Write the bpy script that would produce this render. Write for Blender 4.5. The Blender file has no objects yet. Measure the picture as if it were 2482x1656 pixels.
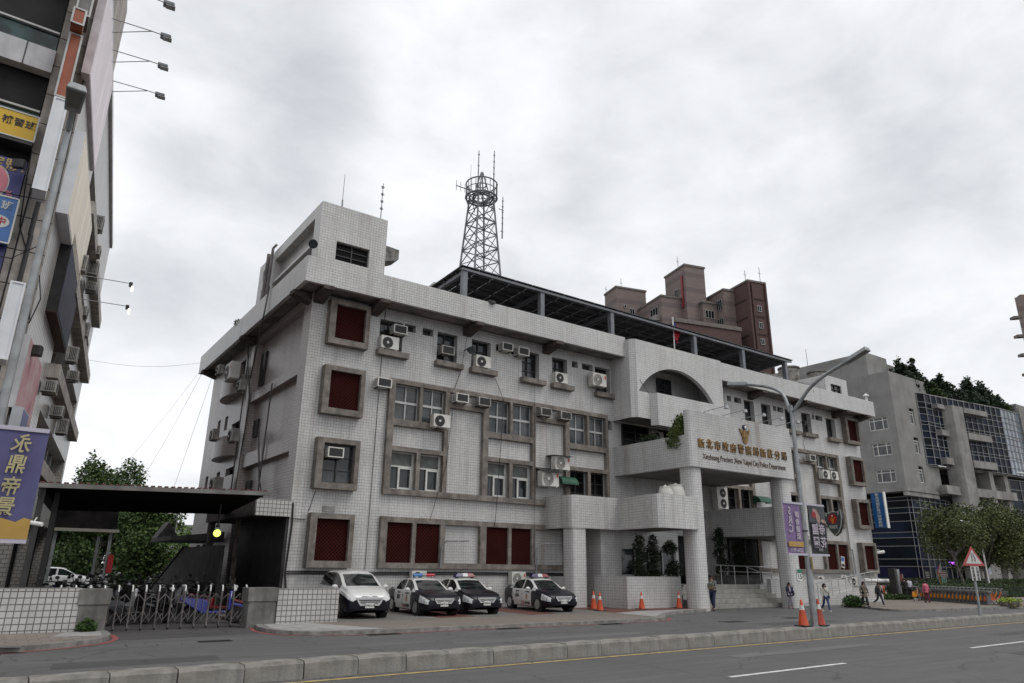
import bpy, math, random
from math import sin, cos, pi, radians as RAD
from mathutils import Vector, Matrix
random.seed(11)
SC = bpy.context.scene
# ------------------------------------------------------------------ camera
cam = bpy.data.cameras.new("camera"); camo = bpy.data.objects.new("camera", cam)
SC.collection.objects.link(camo); SC.camera = camo
YAW, PITCH, ROLL = 0.614315, 0.310489, 0.0126664
fw = Vector((sin(YAW)*cos(PITCH), cos(YAW)*cos(PITCH), sin(PITCH)))
rt = fw.cross(Vector((0, 0, 1))).normalized(); up = rt.cross(fw)
r2 = rt*cos(ROLL)+up*sin(ROLL); u2 = up*cos(ROLL)-rt*sin(ROLL)
M4 = Matrix((r2, u2, -fw)).transposed().to_4x4(); M4.translation = Vector((0, 0, 1.75))
camo.matrix_world = M4
cam.sensor_width = 36; cam.lens = 36*1707.44/2482; cam.clip_end = 3000; cam.clip_start = 0.1
# ------------------------------------------------------------------ world: overcast sky
W = bpy.data.worlds.new("World"); SC.world = W; W.use_nodes = True
nt = W.node_tree; N = nt.nodes; LK = nt.links
for n in list(N): N.remove(n)
SUN_EL, SUN_AZ = RAD(56), RAD(152)          # azimuth measured from +Y toward +X
sky = N.new("ShaderNodeTexSky"); sky.sky_type = 'NISHITA'; sky.sun_disc = False
sky.sun_elevation = SUN_EL; sky.sun_rotation = SUN_AZ; sky.altitude = 20; sky.air_density = 1; sky.dust_density = 4
bg1 = N.new("ShaderNodeBackground"); bg1.inputs[1].default_value = 0.05; LK.new(sky.outputs[0], bg1.inputs[0])
tc = N.new("ShaderNodeTexCoord")
def wnoise(scale, detail, rough, seed, stretch=(1, 1, 1.8), dist=0.0):
    mp = N.new("ShaderNodeMapping"); mp.inputs['Location'].default_value = seed; mp.inputs['Scale'].default_value = stretch
    LK.new(tc.outputs['Generated'], mp.inputs[0])
    n = N.new("ShaderNodeTexNoise"); n.inputs['Scale'].default_value = scale; n.inputs['Detail'].default_value = detail
    n.inputs['Roughness'].default_value = rough; n.inputs['Distortion'].default_value = dist
    LK.new(mp.outputs[0], n.inputs['Vector']); return n.outputs[0]
def wmath(op, a, b=None, clamp=False):
    m = N.new("ShaderNodeMath"); m.operation = op; m.use_clamp = clamp
    for i, s in enumerate((a, b)):
        if s is None: continue
        if isinstance(s, (int, float)): m.inputs[i].default_value = s
        else: LK.new(s, m.inputs[i])
    return m.outputs[0]
def blob(px, py, width):      # soft cloud mass in a direction of the sky
    d = (r2*((px-1241)/1707.44)-u2*((py-828)/1707.44)+fw).normalized()
    vm = N.new("ShaderNodeVectorMath"); vm.operation = 'DOT_PRODUCT'; LK.new(tc.outputs['Generated'], vm.inputs[0]); vm.inputs[1].default_value = d
    mr = N.new("ShaderNodeMapRange"); mr.interpolation_type = 'SMOOTHERSTEP'; LK.new(vm.outputs['Value'], mr.inputs[0])
    mr.inputs[1].default_value = cos(RAD(width)); mr.inputs[2].default_value = 1; return mr.outputs[0]
big = wnoise(2.1, 5, .5, (3.1, 1.7, .4), dist=.5); mid = wnoise(5.5, 7, .55, (7.3, 2.2, 5.1), dist=.4)
fin = wnoise(13, 6, .6, (1.3, 9.2, 2.1), dist=.6)
f = wmath('ADD', wmath('ADD', wmath('MULTIPLY', big, .50), wmath('MULTIPLY', mid, .40)), wmath('MULTIPLY', fin, .10)); f = wmath('SUBTRACT', f, .045)
for px, py, wd, am in ((560, 140, 13, -.14), (620, 560, 12, -.15), (2150, 560, 11, -.09), (1500, 330, 8, -.08), (250, 800, 9, -.07), (1900, 150, 9, -.06), (1750, 470, 7, -.06), (2330, 330, 7, -.05), (1100, 240, 6, -.05), (820, 200, 6, -.05), (1350, 620, 6, -.05),
                       (1120, 100, 12, .07), (950, 330, 9, .05), (200, 1150, 12, .12), (1600, 480, 7, .05), (2350, 880, 10, .08), (380, 330, 10, .06)):
    f = wmath('ADD', f, wmath('MULTIPLY', blob(px, py, wd), am))
rp = N.new("ShaderNodeValToRGB"); LK.new(f, rp.inputs[0])
rp.color_ramp.elements[0].position = .17; rp.color_ramp.elements[0].color = (.40, .413, .44, 1)
rp.color_ramp.elements[1].position = .66; rp.color_ramp.elements[1].color = (.815, .82, .83, 1)
e = rp.color_ramp.elements.new(.47); e.color = (.665, .677, .70, 1)
bg2 = N.new("ShaderNodeBackground"); bg2.inputs[1].default_value = 0.97; LK.new(rp.outputs[0], bg2.inputs[0])
mx = N.new("ShaderNodeMixShader"); mx.inputs[0].default_value = .93; LK.new(bg1.outputs[0], mx.inputs[1]); LK.new(bg2.outputs[0], mx.inputs[2])
wo = N.new("ShaderNodeOutputWorld"); LK.new(mx.outputs[0], wo.inputs[0])
# ------------------------------------------------------------------ sun (veiled by cloud)
sl = bpy.data.lights.new("sun", 'SUN'); sl.energy = 0.7; sl.angle = RAD(25); sl.color = (1, .97, .93)
slo = bpy.data.objects.new("sun", sl); SC.collection.objects.link(slo)
slo.rotation_euler = Vector((-sin(SUN_AZ)*cos(SUN_EL), -cos(SUN_AZ)*cos(SUN_EL), -sin(SUN_EL))).to_track_quat('-Z', 'Y').to_euler()
slo.location = (0, 0, 60)
SC.view_settings.view_transform = 'Standard'; SC.view_settings.look = 'None'; SC.view_settings.exposure = 0.62; SC.view_settings.gamma = 1
SC.view_settings.use_curve_mapping = False
SC.render.engine = 'CYCLES'; SC.cycles.max_bounces = 6; SC.cycles.diffuse_bounces = 3; SC.cycles.glossy_bounces = 3; SC.cycles.transparent_max_bounces = 6
# ------------------------------------------------------------------ materials
MATS = {}
def newmat(name):
    m = bpy.data.materials.new(name); m.use_nodes = True; t = m.node_tree
    return m, t, t.nodes["Principled BSDF"]
def nz(t, scale, vec=None, detail=4, stretch=None, rough=.55):
    n = t.nodes.new("ShaderNodeTexNoise"); n.inputs['Scale'].default_value = scale; n.inputs['Detail'].default_value = detail; n.inputs['Roughness'].default_value = rough
    c = t.nodes.new("ShaderNodeTexCoord"); src = vec or c.outputs['Object']
    if stretch:
        mp = t.nodes.new("ShaderNodeMapping"); mp.inputs['Scale'].default_value = stretch; t.links.new(src, mp.inputs[0]); src = mp.outputs[0]
    t.links.new(src, n.inputs['Vector']); return n.outputs[0]
def mr(t, src, a, b, c, d):
    n = t.nodes.new("ShaderNodeMapRange"); t.links.new(src, n.inputs[0])
    for i, v in enumerate((a, b, c, d)): n.inputs[i+1].default_value = v
    return n.outputs[0]
def mixc(t, fac, a, b, mode='MIX'):
    n = t.nodes.new("ShaderNodeMix"); n.data_type = 'RGBA'; n.blend_type = mode
    for i, s in ((0, fac), (6, a), (7, b)):
        if hasattr(s, 'is_linked') or hasattr(s, 'links'): t.links.new(s, n.inputs[i])
        elif isinstance(s, (int, float)) and i == 0: n.inputs[i].default_value = s
        elif isinstance(s, (int, float)): n.inputs[i].default_value = (s, s, s, 1)
        else: n.inputs[i].default_value = (*s, 1)
    return n.outputs[2]
def mat(name, col, rough=.6, metal=0, var=.12, scale=2.0, stain=0, bump=0, bscale=40, spec=.5, col2=None, emit=0, stretch=None, coat=0):
    if name in MATS: return MATS[name]
    m, t, b = newmat(name)
    if var or col2:
        f = nz(t, scale, detail=5, stretch=stretch)
        c2 = col2 or tuple(max(0, x*(1-2*var)) for x in col); c1 = col if col2 else tuple(min(1, x*(1+var)) for x in col)
        c = mixc(t, mr(t, f, .32, .68, 0, 1), c2, c1)
        if stain:
            s = nz(t, 1.0, detail=6, stretch=(3.2, 3.2, .22)); c = mixc(t, mr(t, s, .45, .72, 0, stain), c, tuple(x*.35 for x in col))
        t.links.new(c, b.inputs['Base Color'])
    else: b.inputs['Base Color'].default_value = (*col, 1)
    b.inputs['Roughness'].default_value = rough; b.inputs['Metallic'].default_value = metal
    b.inputs['Specular IOR Level'].default_value = spec
    if coat: b.inputs['Coat Weight'].default_value = coat; b.inputs['Coat Roughness'].default_value = .05
    if bump:
        bn = t.nodes.new("ShaderNodeBump"); bn.inputs['Strength'].default_value = bump; bn.inputs['Distance'].default_value = .02
        t.links.new(nz(t, bscale, detail=3), bn.inputs['Height']); t.links.new(bn.outputs[0], b.inputs['Normal'])
    if emit: b.inputs['Emission Color'].default_value = (*col, 1); b.inputs['Emission Strength'].default_value = emit
    MATS[name] = m; return m
def brick(t, uv, w, h, off, mortar, c1, c2, cm, smooth=.1, bias=0.0):
    n = t.nodes.new("ShaderNodeTexBrick"); n.offset = off; n.squash = 1; n.inputs['Scale'].default_value = 1
    n.inputs['Color1'].default_value = (*c1, 1); n.inputs['Color2'].default_value = (*c2, 1); n.inputs['Mortar'].default_value = (*cm, 1)
    n.inputs['Mortar Size'].default_value = mortar; n.inputs['Mortar Smooth'].default_value = smooth; n.inputs['Bias'].default_value = bias
    n.inputs['Brick Width'].default_value = w; n.inputs['Row Height'].default_value = h
    t.links.new(uv, n.inputs['Vector']); return n.outputs[0]
def tilemat(name, col, size=.12, mortar=.008, dark=.35, grime=.35, basket=True, rough=.32, w=None, offset=0.0, big=.3, rust=0):
    """glazed wall tiles: UVs are in metres; wear and dirt streaks run down the wall"""
    if name in MATS: return MATS[name]
    m, t, b = newmat(name)
    uvn = t.nodes.new("ShaderNodeTexCoord"); uv = uvn.outputs['UV']
    c1 = tuple(min(1, x*1.04) for x in col); c2 = tuple(x*.93 for x in col); cm = tuple(x*dark for x in col)
    c = brick(t, uv, w or size, size, offset, mortar, c1, c2, cm)
    if basket:       # pairs of tiles are set alternately, which shows as a broken second set of darker joints
        k = brick(t, uv, size*2, size, .5, mortar*1.25, (1, 1, 1), (1, 1, 1), (.68, .68, .68))
        k2 = brick(t, uv, size, size*4, .5, mortar*1.1, (1, 1, 1), (1, 1, 1), (.78, .78, .78))
        pick = nz(t, 1.1, uv, detail=2)
        kk = mixc(t, mr(t, pick, .42, .58, 0, 1), k, k2)
        c = mixc(t, 1.0, c, kk, 'MULTIPLY')
    g1 = nz(t, .35, detail=6, rough=.65); c = mixc(t, 1.0, c, mixc(t, mr(t, g1, .35, .65, 0, 1), (1-big*.5,)*3, (1, 1, 1)), 'MULTIPLY')
    s = nz(t, 1.0, detail=6, stretch=(2.6, 2.6, .16)); c = mixc(t, mr(t, s, .5, .78, 0, grime), c, tuple(x*.42 for x in (col[0], col[1]*.97, col[2]*.92)))
    if rust:
        s = nz(t, 1.0, detail=5, stretch=(1.1, 1.1, .07)); c = mixc(t, mr(t, s, .60, .74, 0, rust), c, (.20, .155, .12))
        s = nz(t, 1.0, detail=6, stretch=(7, 7, .25)); c = mixc(t, mr(t, s, .56, .74, 0, rust), c, (.24, .225, .21))
    t.links.new(c, b.inputs['Base Color']); b.inputs['Roughness'].default_value = rough; b.inputs['Specular IOR Level'].default_value = .35
    MATS[name] = m; return m
def glassmat(name, tint=(.02, .025, .03), rough=.08, var=.5, scale=.9, spec=.5):
    if name in MATS: return MATS[name]
    m, t, b = newmat(name)
    f = nz(t, scale, detail=2); c = mixc(t, mr(t, f, .4, .62, 0, 1), tuple(x*(1-var) for x in tint), tuple(x*(1+var) for x in tint))
    t.links.new(c, b.inputs['Base Color']); b.inputs['Roughness'].default_value = rough; b.inputs['Specular IOR Level'].default_value = spec
    MATS[name] = m; return m
def leafmat(name, c1, c2, c3=None):
    if name in MATS: return MATS[name]
    m, t, b = newmat(name)
    gi = t.nodes.new("ShaderNodeNewGeometry"); rnd = gi.outputs['Random Per Island']
    c = mixc(t, rnd, c1, c2); f = nz(t, .7, detail=2); c = mixc(t, mr(t, f, .45, .7, 0, .6), c, c3 or c2)
    t.links.new(c, b.inputs['Base Color']); b.inputs['Roughness'].default_value = .55; b.inputs['Specular IOR Level'].default_value = .3
    b.inputs['Transmission Weight'].default_value = 0
    MATS[name] = m; return m
# ------------------------------------------------------------------ geometry collector
ORG = {}
SPLITN = {'post', 'bracket', 'frame_beam', 'frame_column', 'cable', 'pipe', 'lintel', 'aerial', 'spandrel', 'parapet_wall', 'roof_block', 'conduit', 'parapet', 'base_wall', 'drain_pipe'}
class G:
    def __init__(s): s.v = []; s.f = []; s.m = []
    def add(s, pts, faces, m=0):
        o = len(s.v); s.v += [tuple(p) for p in pts]; s.f += [[i+o for i in f] for f in faces]; s.m += [m]*len(faces); return s
    def poly(s, pts, m=0): return s.add(pts, [list(range(len(pts)))], m)
    def box(s, x0, y0, z0, x1, y1, z1, m=0):
        p = [(x0, y0, z0), (x1, y0, z0), (x1, y1, z0), (x0, y1, z0), (x0, y0, z1), (x1, y0, z1), (x1, y1, z1), (x0, y1, z1)]
        return s.add(p, [[0, 3, 2, 1], [4, 5, 6, 7], [0, 1, 5, 4], [1, 2, 6, 5], [2, 3, 7, 6], [3, 0, 4, 7]], m)
    def obox(s, c, u, l, w, h, m=0):     # oriented box: corner-centre c (bottom), horizontal dir u (length l), width w, height h
        u = Vector((u[0], u[1], 0)).normalized(); n = Vector((-u.y, u.x, 0)); c = Vector(c); z = Vector((0, 0, h)); p = []
        for zz in (Vector(), z):
            for a, b in ((-1, -1), (1, -1), (1, 1), (-1, 1)): p.append(c+u*(a*l/2)+n*(b*w/2)+zz)
        return s.add(p, [[0, 3, 2, 1], [4, 5, 6, 7], [0, 1, 5, 4], [1, 2, 6, 5], [2, 3, 7, 6], [3, 0, 4, 7]], m)
    def extr(s, pts, d, m=0, caps=True):  # extrude closed 3d polygon by vector d
        n = len(pts); d = Vector(d); a = [Vector(p) for p in pts]; b = [p+d for p in a]
        fs = [[i, (i+1) % n, n+(i+1) % n, n+i] for i in range(n)]
        if caps: fs += [list(range(n))[::-1], list(range(n, 2*n))]
        return s.add(a+b, fs, m)
    def prism(s, xy, z0, z1, m=0, caps=True): return s.extr([(x, y, z0) for x, y in xy], (0, 0, z1-z0), m, caps)
    def xz(s, pts, y0, y1, m=0): return s.extr([(x, y0, z) for x, z in pts], (0, y1-y0, 0), m)
    def yz(s, pts, x0, x1, m=0): return s.extr([(x0, y, z) for y, z in pts], (x1-x0, 0, 0), m)
    def cyl(s, p0, p1, r0, r1=None, n=10, m=0, cap=True):
        r1 = r0 if r1 is None else r1; p0 = Vector(p0); p1 = Vector(p1); d = (p1-p0).normalized()
        a = d.cross(Vector((0, 0, 1)) if abs(d.z) < .95 else Vector((1, 0, 0))).normalized(); b = d.cross(a)
        pts = [p0+(a*cos(2*pi*i/n)+b*sin(2*pi*i/n))*r0 for i in range(n)]+[p1+(a*cos(2*pi*i/n)+b*sin(2*pi*i/n))*r1 for i in range(n)]
        fs = [[i, (i+1) % n, n+(i+1) % n, n+i] for i in range(n)]
        if cap: fs += [list(range(n))[::-1], list(range(n, 2*n))]
        return s.add(pts, fs, m)
    def tube(s, pts, r, n=6, m=0):
        pts = [Vector(p) for p in pts]; k = len(pts); rr = r if isinstance(r, (list, tuple)) else [r]*k; P = []; prev = None
        for i, p in enumerate(pts):
            d = (pts[min(i+1, k-1)]-pts[max(i-1, 0)]).normalized()
            a = prev-d*prev.dot(d) if prev else d.cross(Vector((0, 0, 1)) if abs(d.z) < .95 else Vector((1, 0, 0)))
            a.normalize(); prev = a; b = d.cross(a)
            P += [p+(a*cos(2*pi*j/n)+b*sin(2*pi*j/n))*rr[i] for j in range(n)]
        fs = [[i*n+j, i*n+(j+1) % n, (i+1)*n+(j+1) % n, (i+1)*n+j] for i in range(k-1) for j in range(n)]
        fs += [list(range(n))[::-1], list(range((k-1)*n, k*n))]
        return s.add(P, fs, m)
    def lathe(s, prof, c=(0, 0, 0), n=14, m=0, axis='z'):
        P = []
        for r, z in prof:
            for i in range(n):
                a = 2*pi*i/n; q = (r*cos(a), r*sin(a), z)
                if axis == 'x': q = (z, q[0], q[1])
                if axis == 'y': q = (q[0], z, q[1])
                P.append((q[0]+c[0], q[1]+c[1], q[2]+c[2]))
        k = len(prof)
        fs = [[i*n+j, i*n+(j+1) % n, (i+1)*n+(j+1) % n, (i+1)*n+j] for i in range(k-1) for j in range(n)]
        fs += [list(range(n))[::-1], list(range((k-1)*n, k*n))]
        return s.add(P, fs, m)
    def ball(s, c, r, nu=10, nv=7, m=0):
        r = r if isinstance(r, (list, tuple)) else (r, r, r); P = [(c[0], c[1], c[2]-r[2])]
        for i in range(1, nv):
            t = pi*i/nv
            P += [(c[0]+r[0]*sin(t)*cos(2*pi*j/nu), c[1]+r[1]*sin(t)*sin(2*pi*j/nu), c[2]-r[2]*cos(t)) for j in range(nu)]
        P.append((c[0], c[1], c[2]+r[2])); L = len(P)-1
        fs = [[0, 1+(j+1) % nu, 1+j] for j in range(nu)]+[[L, L-nu+j, L-nu+(j+1) % nu] for j in range(nu)]
        fs += [[1+i*nu+j, 1+i*nu+(j+1) % nu, 1+(i+1)*nu+(j+1) % nu, 1+(i+1)*nu+j] for i in range(nv-2) for j in range(nu)]
        return s.add(P, fs, m)
    def holes(s, u0, u1, z0, z1, hs, fn, depth, m=0, mrev=None):
        """wall sheet over (u,z) with rectangular openings; fn(u,z,d) gives the 3d point at depth d; reveals are built"""
        us = sorted({u0, u1, *[h[0] for h in hs], *[h[1] for h in hs]}); zs = sorted({z0, z1, *[h[2] for h in hs], *[h[3] for h in hs]})
        for i in range(len(us)-1):
            for j in range(len(zs)-1):
                cu, cz = (us[i]+us[i+1])/2, (zs[j]+zs[j+1])/2
                if any(h[0] < cu < h[1] and h[2] < cz < h[3] for h in hs): continue
                s.poly([fn(us[i], zs[j], 0), fn(us[i+1], zs[j], 0), fn(us[i+1], zs[j+1], 0), fn(us[i], zs[j+1], 0)], m)
        mm = m if mrev is None else mrev
        for a, b, c, d in hs:
            q = [(a, c), (b, c), (b, d), (a, d)]
            for k in range(4):
                p, r = q[k], q[(k+1) % 4]; s.poly([fn(*p, 0), fn(*p, depth), fn(*r, depth), fn(*r, 0)], mm)
        return s
    def done(s, name, mats, parent=None, **kw):
        if name in SPLITN and parent is not None:
            par = list(range(len(s.v)))
            def fd(i):
                while par[i] != i: par[i] = par[par[i]]; i = par[i]
                return i
            for f in s.f:
                for i in f[1:]: par[fd(i)] = fd(f[0])
            cl = {}
            for k, f in enumerate(s.f): cl.setdefault(fd(f[0]), []).append(k)
            if len(cl) > 1:
                for ks in cl.values():
                    g = G(); ids = sorted({i for k in ks for i in s.f[k]}); mp = {a: b for b, a in enumerate(ids)}; g.v = [s.v[i] for i in ids]; g.f = [[mp[i] for i in s.f[k]] for k in ks]; g.m = [s.m[k] for k in ks]; o = g._done(name, mats, parent, **kw)
                return o
        return s._done(name, mats, parent, **kw)
    def _done(s, name, mats, parent=None, smooth=False, bevel=0, flip=False, angle=40, keep=False, sub=0):
        me = bpy.data.meshes.new(name)
        if parent is not None: off = ORG[parent.name]
        elif keep: off = Vector()
        else:
            xs, ys, zs = zip(*s.v); off = Vector(((min(xs)+max(xs))/2, (min(ys)+max(ys))/2, min(zs)))
        me.from_pydata([(a-off.x, b-off.y, c-off.z) for a, b, c in s.v], [], s.f)
        mats = mats if isinstance(mats, (list, tuple)) else [mats]
        for m in mats: me.materials.append(m)
        me.polygons.foreach_set("material_index", s.m)
        uv = me.uv_layers.new(name="UVMap"); V = s.v
        for p in me.polygons:
            n = p.normal
            if abs(n.z) > .75: ax = (0, 1)
            elif abs(n.y) >= abs(n.x): ax = (0, 2)
            else: ax = (1, 2)
            st = 1.0 if ax != (0, 2) or abs(n.y) > .9 else 1/max(.3, abs(n.y))
            for li in p.loop_indices:
                c = V[me.loops[li].vertex_index]; uv.data[li].uv = (c[ax[0]]*st, c[ax[1]])
        if smooth:
            me.polygons.foreach_set("use_smooth", [True]*len(me.polygons))
            try: me.set_sharp_from_angle(angle=RAD(angle))
            except Exception: pass
        me.update(); o = bpy.data.objects.new(name, me); SC.collection.objects.link(o)
        if parent is not None: o.parent = parent; ORG[o.name] = ORG[parent.name]
        else: o.location = off; ORG[o.name] = off.copy()
        if sub: mo = o.modifiers.new("sub", 'SUBSURF'); mo.levels = mo.render_levels = sub
        if bevel:
            mo = o.modifiers.new("bevel", 'BEVEL'); mo.width = bevel; mo.segments = 2; mo.limit_method = 'ANGLE'; mo.angle_limit = RAD(50)
        return o
def tag(o, label=None, cat=None, group=None, kind=None):
    if label: o["label"] = label
    if cat: o["category"] = cat
    if group: o["group"] = group
    if kind: o["kind"] = kind
    return o
def thing(name, label, cat, loc=(0, 0, 0), group=None):
    o = bpy.data.objects.new(name, None); SC.collection.objects.link(o); o.location = loc; o.empty_display_size = .2
    ORG[o.name] = Vector(loc); return tag(o, label, cat, group)
def struct(g, name, m, **k): return tag(g.done(name, m, **k), kind='structure')
def copytree(o, parent=None):
    c = o.copy(); SC.collection.objects.link(c)
    for k in ("label", "category", "group"):
        if k in c.keys() and parent is None and k != "category": del c[k]
    if parent is not None: c.parent = parent
    for ch in KIDS.get(o.name, [x for x in o.children]): copytree(ch, c)
    return c
KIDS = {}
def kids(o):
    for ch in o.children: kids(ch)
    KIDS[o.name] = list(o.children)
def place(o, loc, rz=0, label=None, group=None, s=1.0):
    o.location = loc; o.rotation_euler = (0, 0, rz); o.scale = (s, s, s); return tag(o, label, None, group)
def text(s, size, m, parent, loc, rot=(pi/2, 0, 0), ext=.01, name="lettering", mirror=False, bold=0, sx=1.0, align='CENTER', space=1.0, vertical=False, pitch=1.1, shear=0):
    bold = min(bold, .016*size)
    """raised writing: outlines turned into a mesh; loc is the middle of the line on its surface"""
    verts, faces = [], []
    chars = [(s, 0)] if not vertical else [(c, -i*size*pitch) for i, c in enumerate(s)]
    for c, dz in chars:
        if c == ' ': continue
        cu = bpy.data.curves.new("t", 'FONT'); cu.body = c; cu.size = size; cu.align_x = align; cu.align_y = 'CENTER'; cu.extrude = ext; cu.offset = bold
        cu.space_character = space; cu.resolution_u = 3; cu.shear = shear
        ob = bpy.data.objects.new("t", cu); SC.collection.objects.link(ob)
        dg = bpy.context.evaluated_depsgraph_get(); me = bpy.data.meshes.new_from_object(ob.evaluated_get(dg))
        o = len(verts)
        for v in me.vertices: verts.append((v.co.x*sx*(-1 if mirror else 1), v.co.y+dz, v.co.z))
        for p in me.polygons:
            ii = [i+o for i in p.vertices]; faces.append(ii[::-1] if mirror else ii)
        bpy.data.objects.remove(ob); bpy.data.curves.remove(cu); bpy.data.meshes.remove(me)
    R = Matrix.Rotation(rot[2], 4, 'Z') @ Matrix.Rotation(rot[1], 4, 'Y') @ Matrix.Rotation(rot[0], 4, 'X')
    L = Vector(loc)
    g = G(); g.v = [tuple((R @ Vector(v))+L) for v in verts]; g.f = faces; g.m = [0]*len(faces)
    return g.done(name, m, parent)
def leaves(g, c, r, n, size, rnd, shell=.55, m=0, flat=1.0, droop=0):
    """n leaf sprigs (two crossed slim quads) scattered through an ellipsoid, denser near its surface"""
    for _ in range(n):
        while True:
            d = Vector((rnd.uniform(-1, 1), rnd.uniform(-1, 1), rnd.uniform(-1, 1)))
            if .05 < d.length < 1: break
        d.normalize(); k = shell+(1-shell)*rnd.random()**.6
        k *= 1+.12*sin(5*d.x+3*d.z)+.1*sin(7*d.y+4*d.x)
        p = Vector((c[0]+d.x*r[0]*k, c[1]+d.y*r[1]*k, c[2]+d.z*r[2]*k))
        s = size*rnd.uniform(.6, 1.4); a = Vector((rnd.gauss(0, 1), rnd.gauss(0, 1), rnd.gauss(0, .6)*flat-droop)).normalized()
        b = a.cross(Vector((rnd.gauss(0, 1), rnd.gauss(0, 1), rnd.gauss(0, 1)))).normalized()
        q = p+a*s; w = b*s*.36
        g.add([p, p+a*s*.5+w, q, p+a*s*.5-w], [[0, 1, 2, 3]], m)
# ------------------------------------------------------------------ shared materials
TILE = tilemat("white_tile", (.60, .595, .58), .118, .0075, .58, .45, big=.5, rust=.5)
TILEC = tilemat("white_tile_column", (.61, .605, .59), .118, .007, .45, .22, basket=False)
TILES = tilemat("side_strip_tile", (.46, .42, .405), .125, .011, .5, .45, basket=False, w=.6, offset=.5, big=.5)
TILEP = tilemat("parapet_tile", (.60, .595, .58), .118, .0075, .62, .45, rust=.35)
TILEW = tilemat("low_wall_tile", (.54, .53, .51), .15, .013, .27, .35, basket=False, big=.45)
CONC = mat("weathered_concrete", (.20, .178, .155), .85, var=.22, scale=3, stain=.5, bump=.3)
CONCG = mat("grey_concrete", (.30, .295, .28), .85, var=.22, scale=2.5, stain=.6, bump=.3)
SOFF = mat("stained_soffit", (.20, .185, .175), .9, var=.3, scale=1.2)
GLASS = glassmat("dark_window_glass", (.022, .026, .028), .07)
GLASSB = glassmat("black_opening_glass", (.007, .007, .008), .25, spec=.08)
CURT = mat("curtained_glass", (.055, .058, .06), .22, var=.35, scale=1.6, spec=.6)
ALU = mat("aluminium_frame", (.42, .42, .41), .45, .3, var=.1)
DARKM = mat("dark_metal", (.035, .034, .033), .5, .2, var=.2)
STEEL = mat("grey_painted_steel", (.17, .18, .195), .5, .1, var=.12)
GALV = mat("galvanised_steel", (.30, .31, .315), .48, .35, var=.14, scale=4)
WHITE = mat("white_paint", (.72, .72, .70), .5, var=.06)
CREAM = mat("cream_casing", (.60, .59, .55), .45, var=.1, scale=3)
BLACK = mat("black_plastic", (.014, .014, .015), .5, var=.2)
RUBBER = mat("black_rubber", (.012, .012, .012), .8, var=.2)
REDG = None
# ================================================================== SETTING
def asphalt(name, col, spec=.35, patch=.35):
    m, t, b = newmat(name)
    f = nz(t, 90, detail=2); f2 = nz(t, .35, detail=6, rough=.65); f3 = nz(t, 1, detail=5, stretch=(.25, 3, 1))
    c = mixc(t, mr(t, f, .3, .7, 0, 1), tuple(x*.72 for x in col), tuple(x*1.25 for x in col))
    c = mixc(t, mr(t, f2, .35, .65, 0, patch), c, tuple(x*.66 for x in col)); c = mixc(t, mr(t, f3, .48, .7, 0, .5), c, tuple(x*1.4 for x in col)); f4 = nz(t, 2.2, detail=7, rough=.7); c = mixc(t, mr(t, f4, .58, .75, 0, .55), c, tuple(x*.5 for x in col))
    v = t.nodes.new("ShaderNodeTexVoronoi"); v.feature = 'DISTANCE_TO_EDGE'; v.inputs['Scale'].default_value = .32
    cc = t.nodes.new("ShaderNodeTexCoord"); wv = t.nodes.new("ShaderNodeVectorMath"); wv.operation = 'ADD'
    nn = t.nodes.new("ShaderNodeTexNoise"); nn.inputs['Scale'].default_value = 1.2; t.links.new(cc.outputs['Object'], nn.inputs['Vector'])
    t.links.new(cc.outputs['Object'], wv.inputs[0]); t.links.new(nn.outputs['Color'], wv.inputs[1]); t.links.new(wv.outputs[0], v.inputs['Vector'])
    crack = mr(t, v.outputs['Distance'], 0, .010, .6, 0); c = mixc(t, crack, c, tuple(x*.3 for x in col))
    t.links.new(c, b.inputs['Base Color']); b.inputs['Roughness'].default_value = .78; b.inputs['Specular IOR Level'].default_value = spec
    bn = t.nodes.new("ShaderNodeBump"); bn.inputs['Strength'].default_value = .35; bn.inputs['Distance'].default_value = .01
    t.links.new(f, bn.inputs['Height']); t.links.new(bn.outputs[0], b.inputs['Normal'])
    MATS[name] = m; return m
ASPH = asphalt("asphalt_road", (.102, .100, .098)); ASPH2 = asphalt("asphalt_frontage", (.112, .110, .109), patch=.5); ASPH3 = asphalt("asphalt_yard", (.085, .082, .08), patch=.6)
LINEW = mat("worn_white_line", (.62, .62, .60), .7, var=.15, scale=6); LINEY = mat("worn_yellow_line", (.44, .32, .12), .7, var=.2, scale=5)
LINER = mat("worn_red_line", (.36, .075, .08), .7, var=.2, scale=3, col2=(.19, .07, .07))
def pavmat(name, col, w=.3, h=.3, mortar=.008, var2=.82):
    m, t, b = newmat(name); c = t.nodes.new("ShaderNodeTexCoord")
    k = brick(t, c.outputs['UV'], w, h, .5, mortar, col, tuple(x*var2 for x in col), tuple(x*.5 for x in col))
    f = nz(t, .5, detail=7, rough=.7); k = mixc(t, mr(t, f, .35, .7, 0, .55), k, tuple(x*.5 for x in col)); t.links.new(k, b.inputs['Base Color'])
    b.inputs['Roughness'].default_value = .8; MATS[name] = m; return m
PAVE = pavmat("beige_paving", (.235, .200, .172), .22, .11, .006); PAVG = pavmat("grey_paving", (.20, .195, .18), .22, .11); PAVR = pavmat("red_paving", (.17, .062, .05), .22, .11)
PAVT = pavmat("square_paving", (.25, .215, .185), .42, .42, .012); KERBM = mat("kerb_concrete", (.27, .265, .25), .85, var=.3, scale=4, col2=(.13, .125, .115), bump=.4, bscale=30)
g = G(); g.poly([(-900, -900, -.03), (1500, -900, -.03), (1500, 1500, -.03), (-900, 1500, -.03)]); struct(g, "ground", ASPH3)
g = G(); g.poly([(-120, -10, 0), (260, -10, 0), (260, 12.3, 0), (-120, 12.3, 0)]); struct(g, "road", ASPH)
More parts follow.
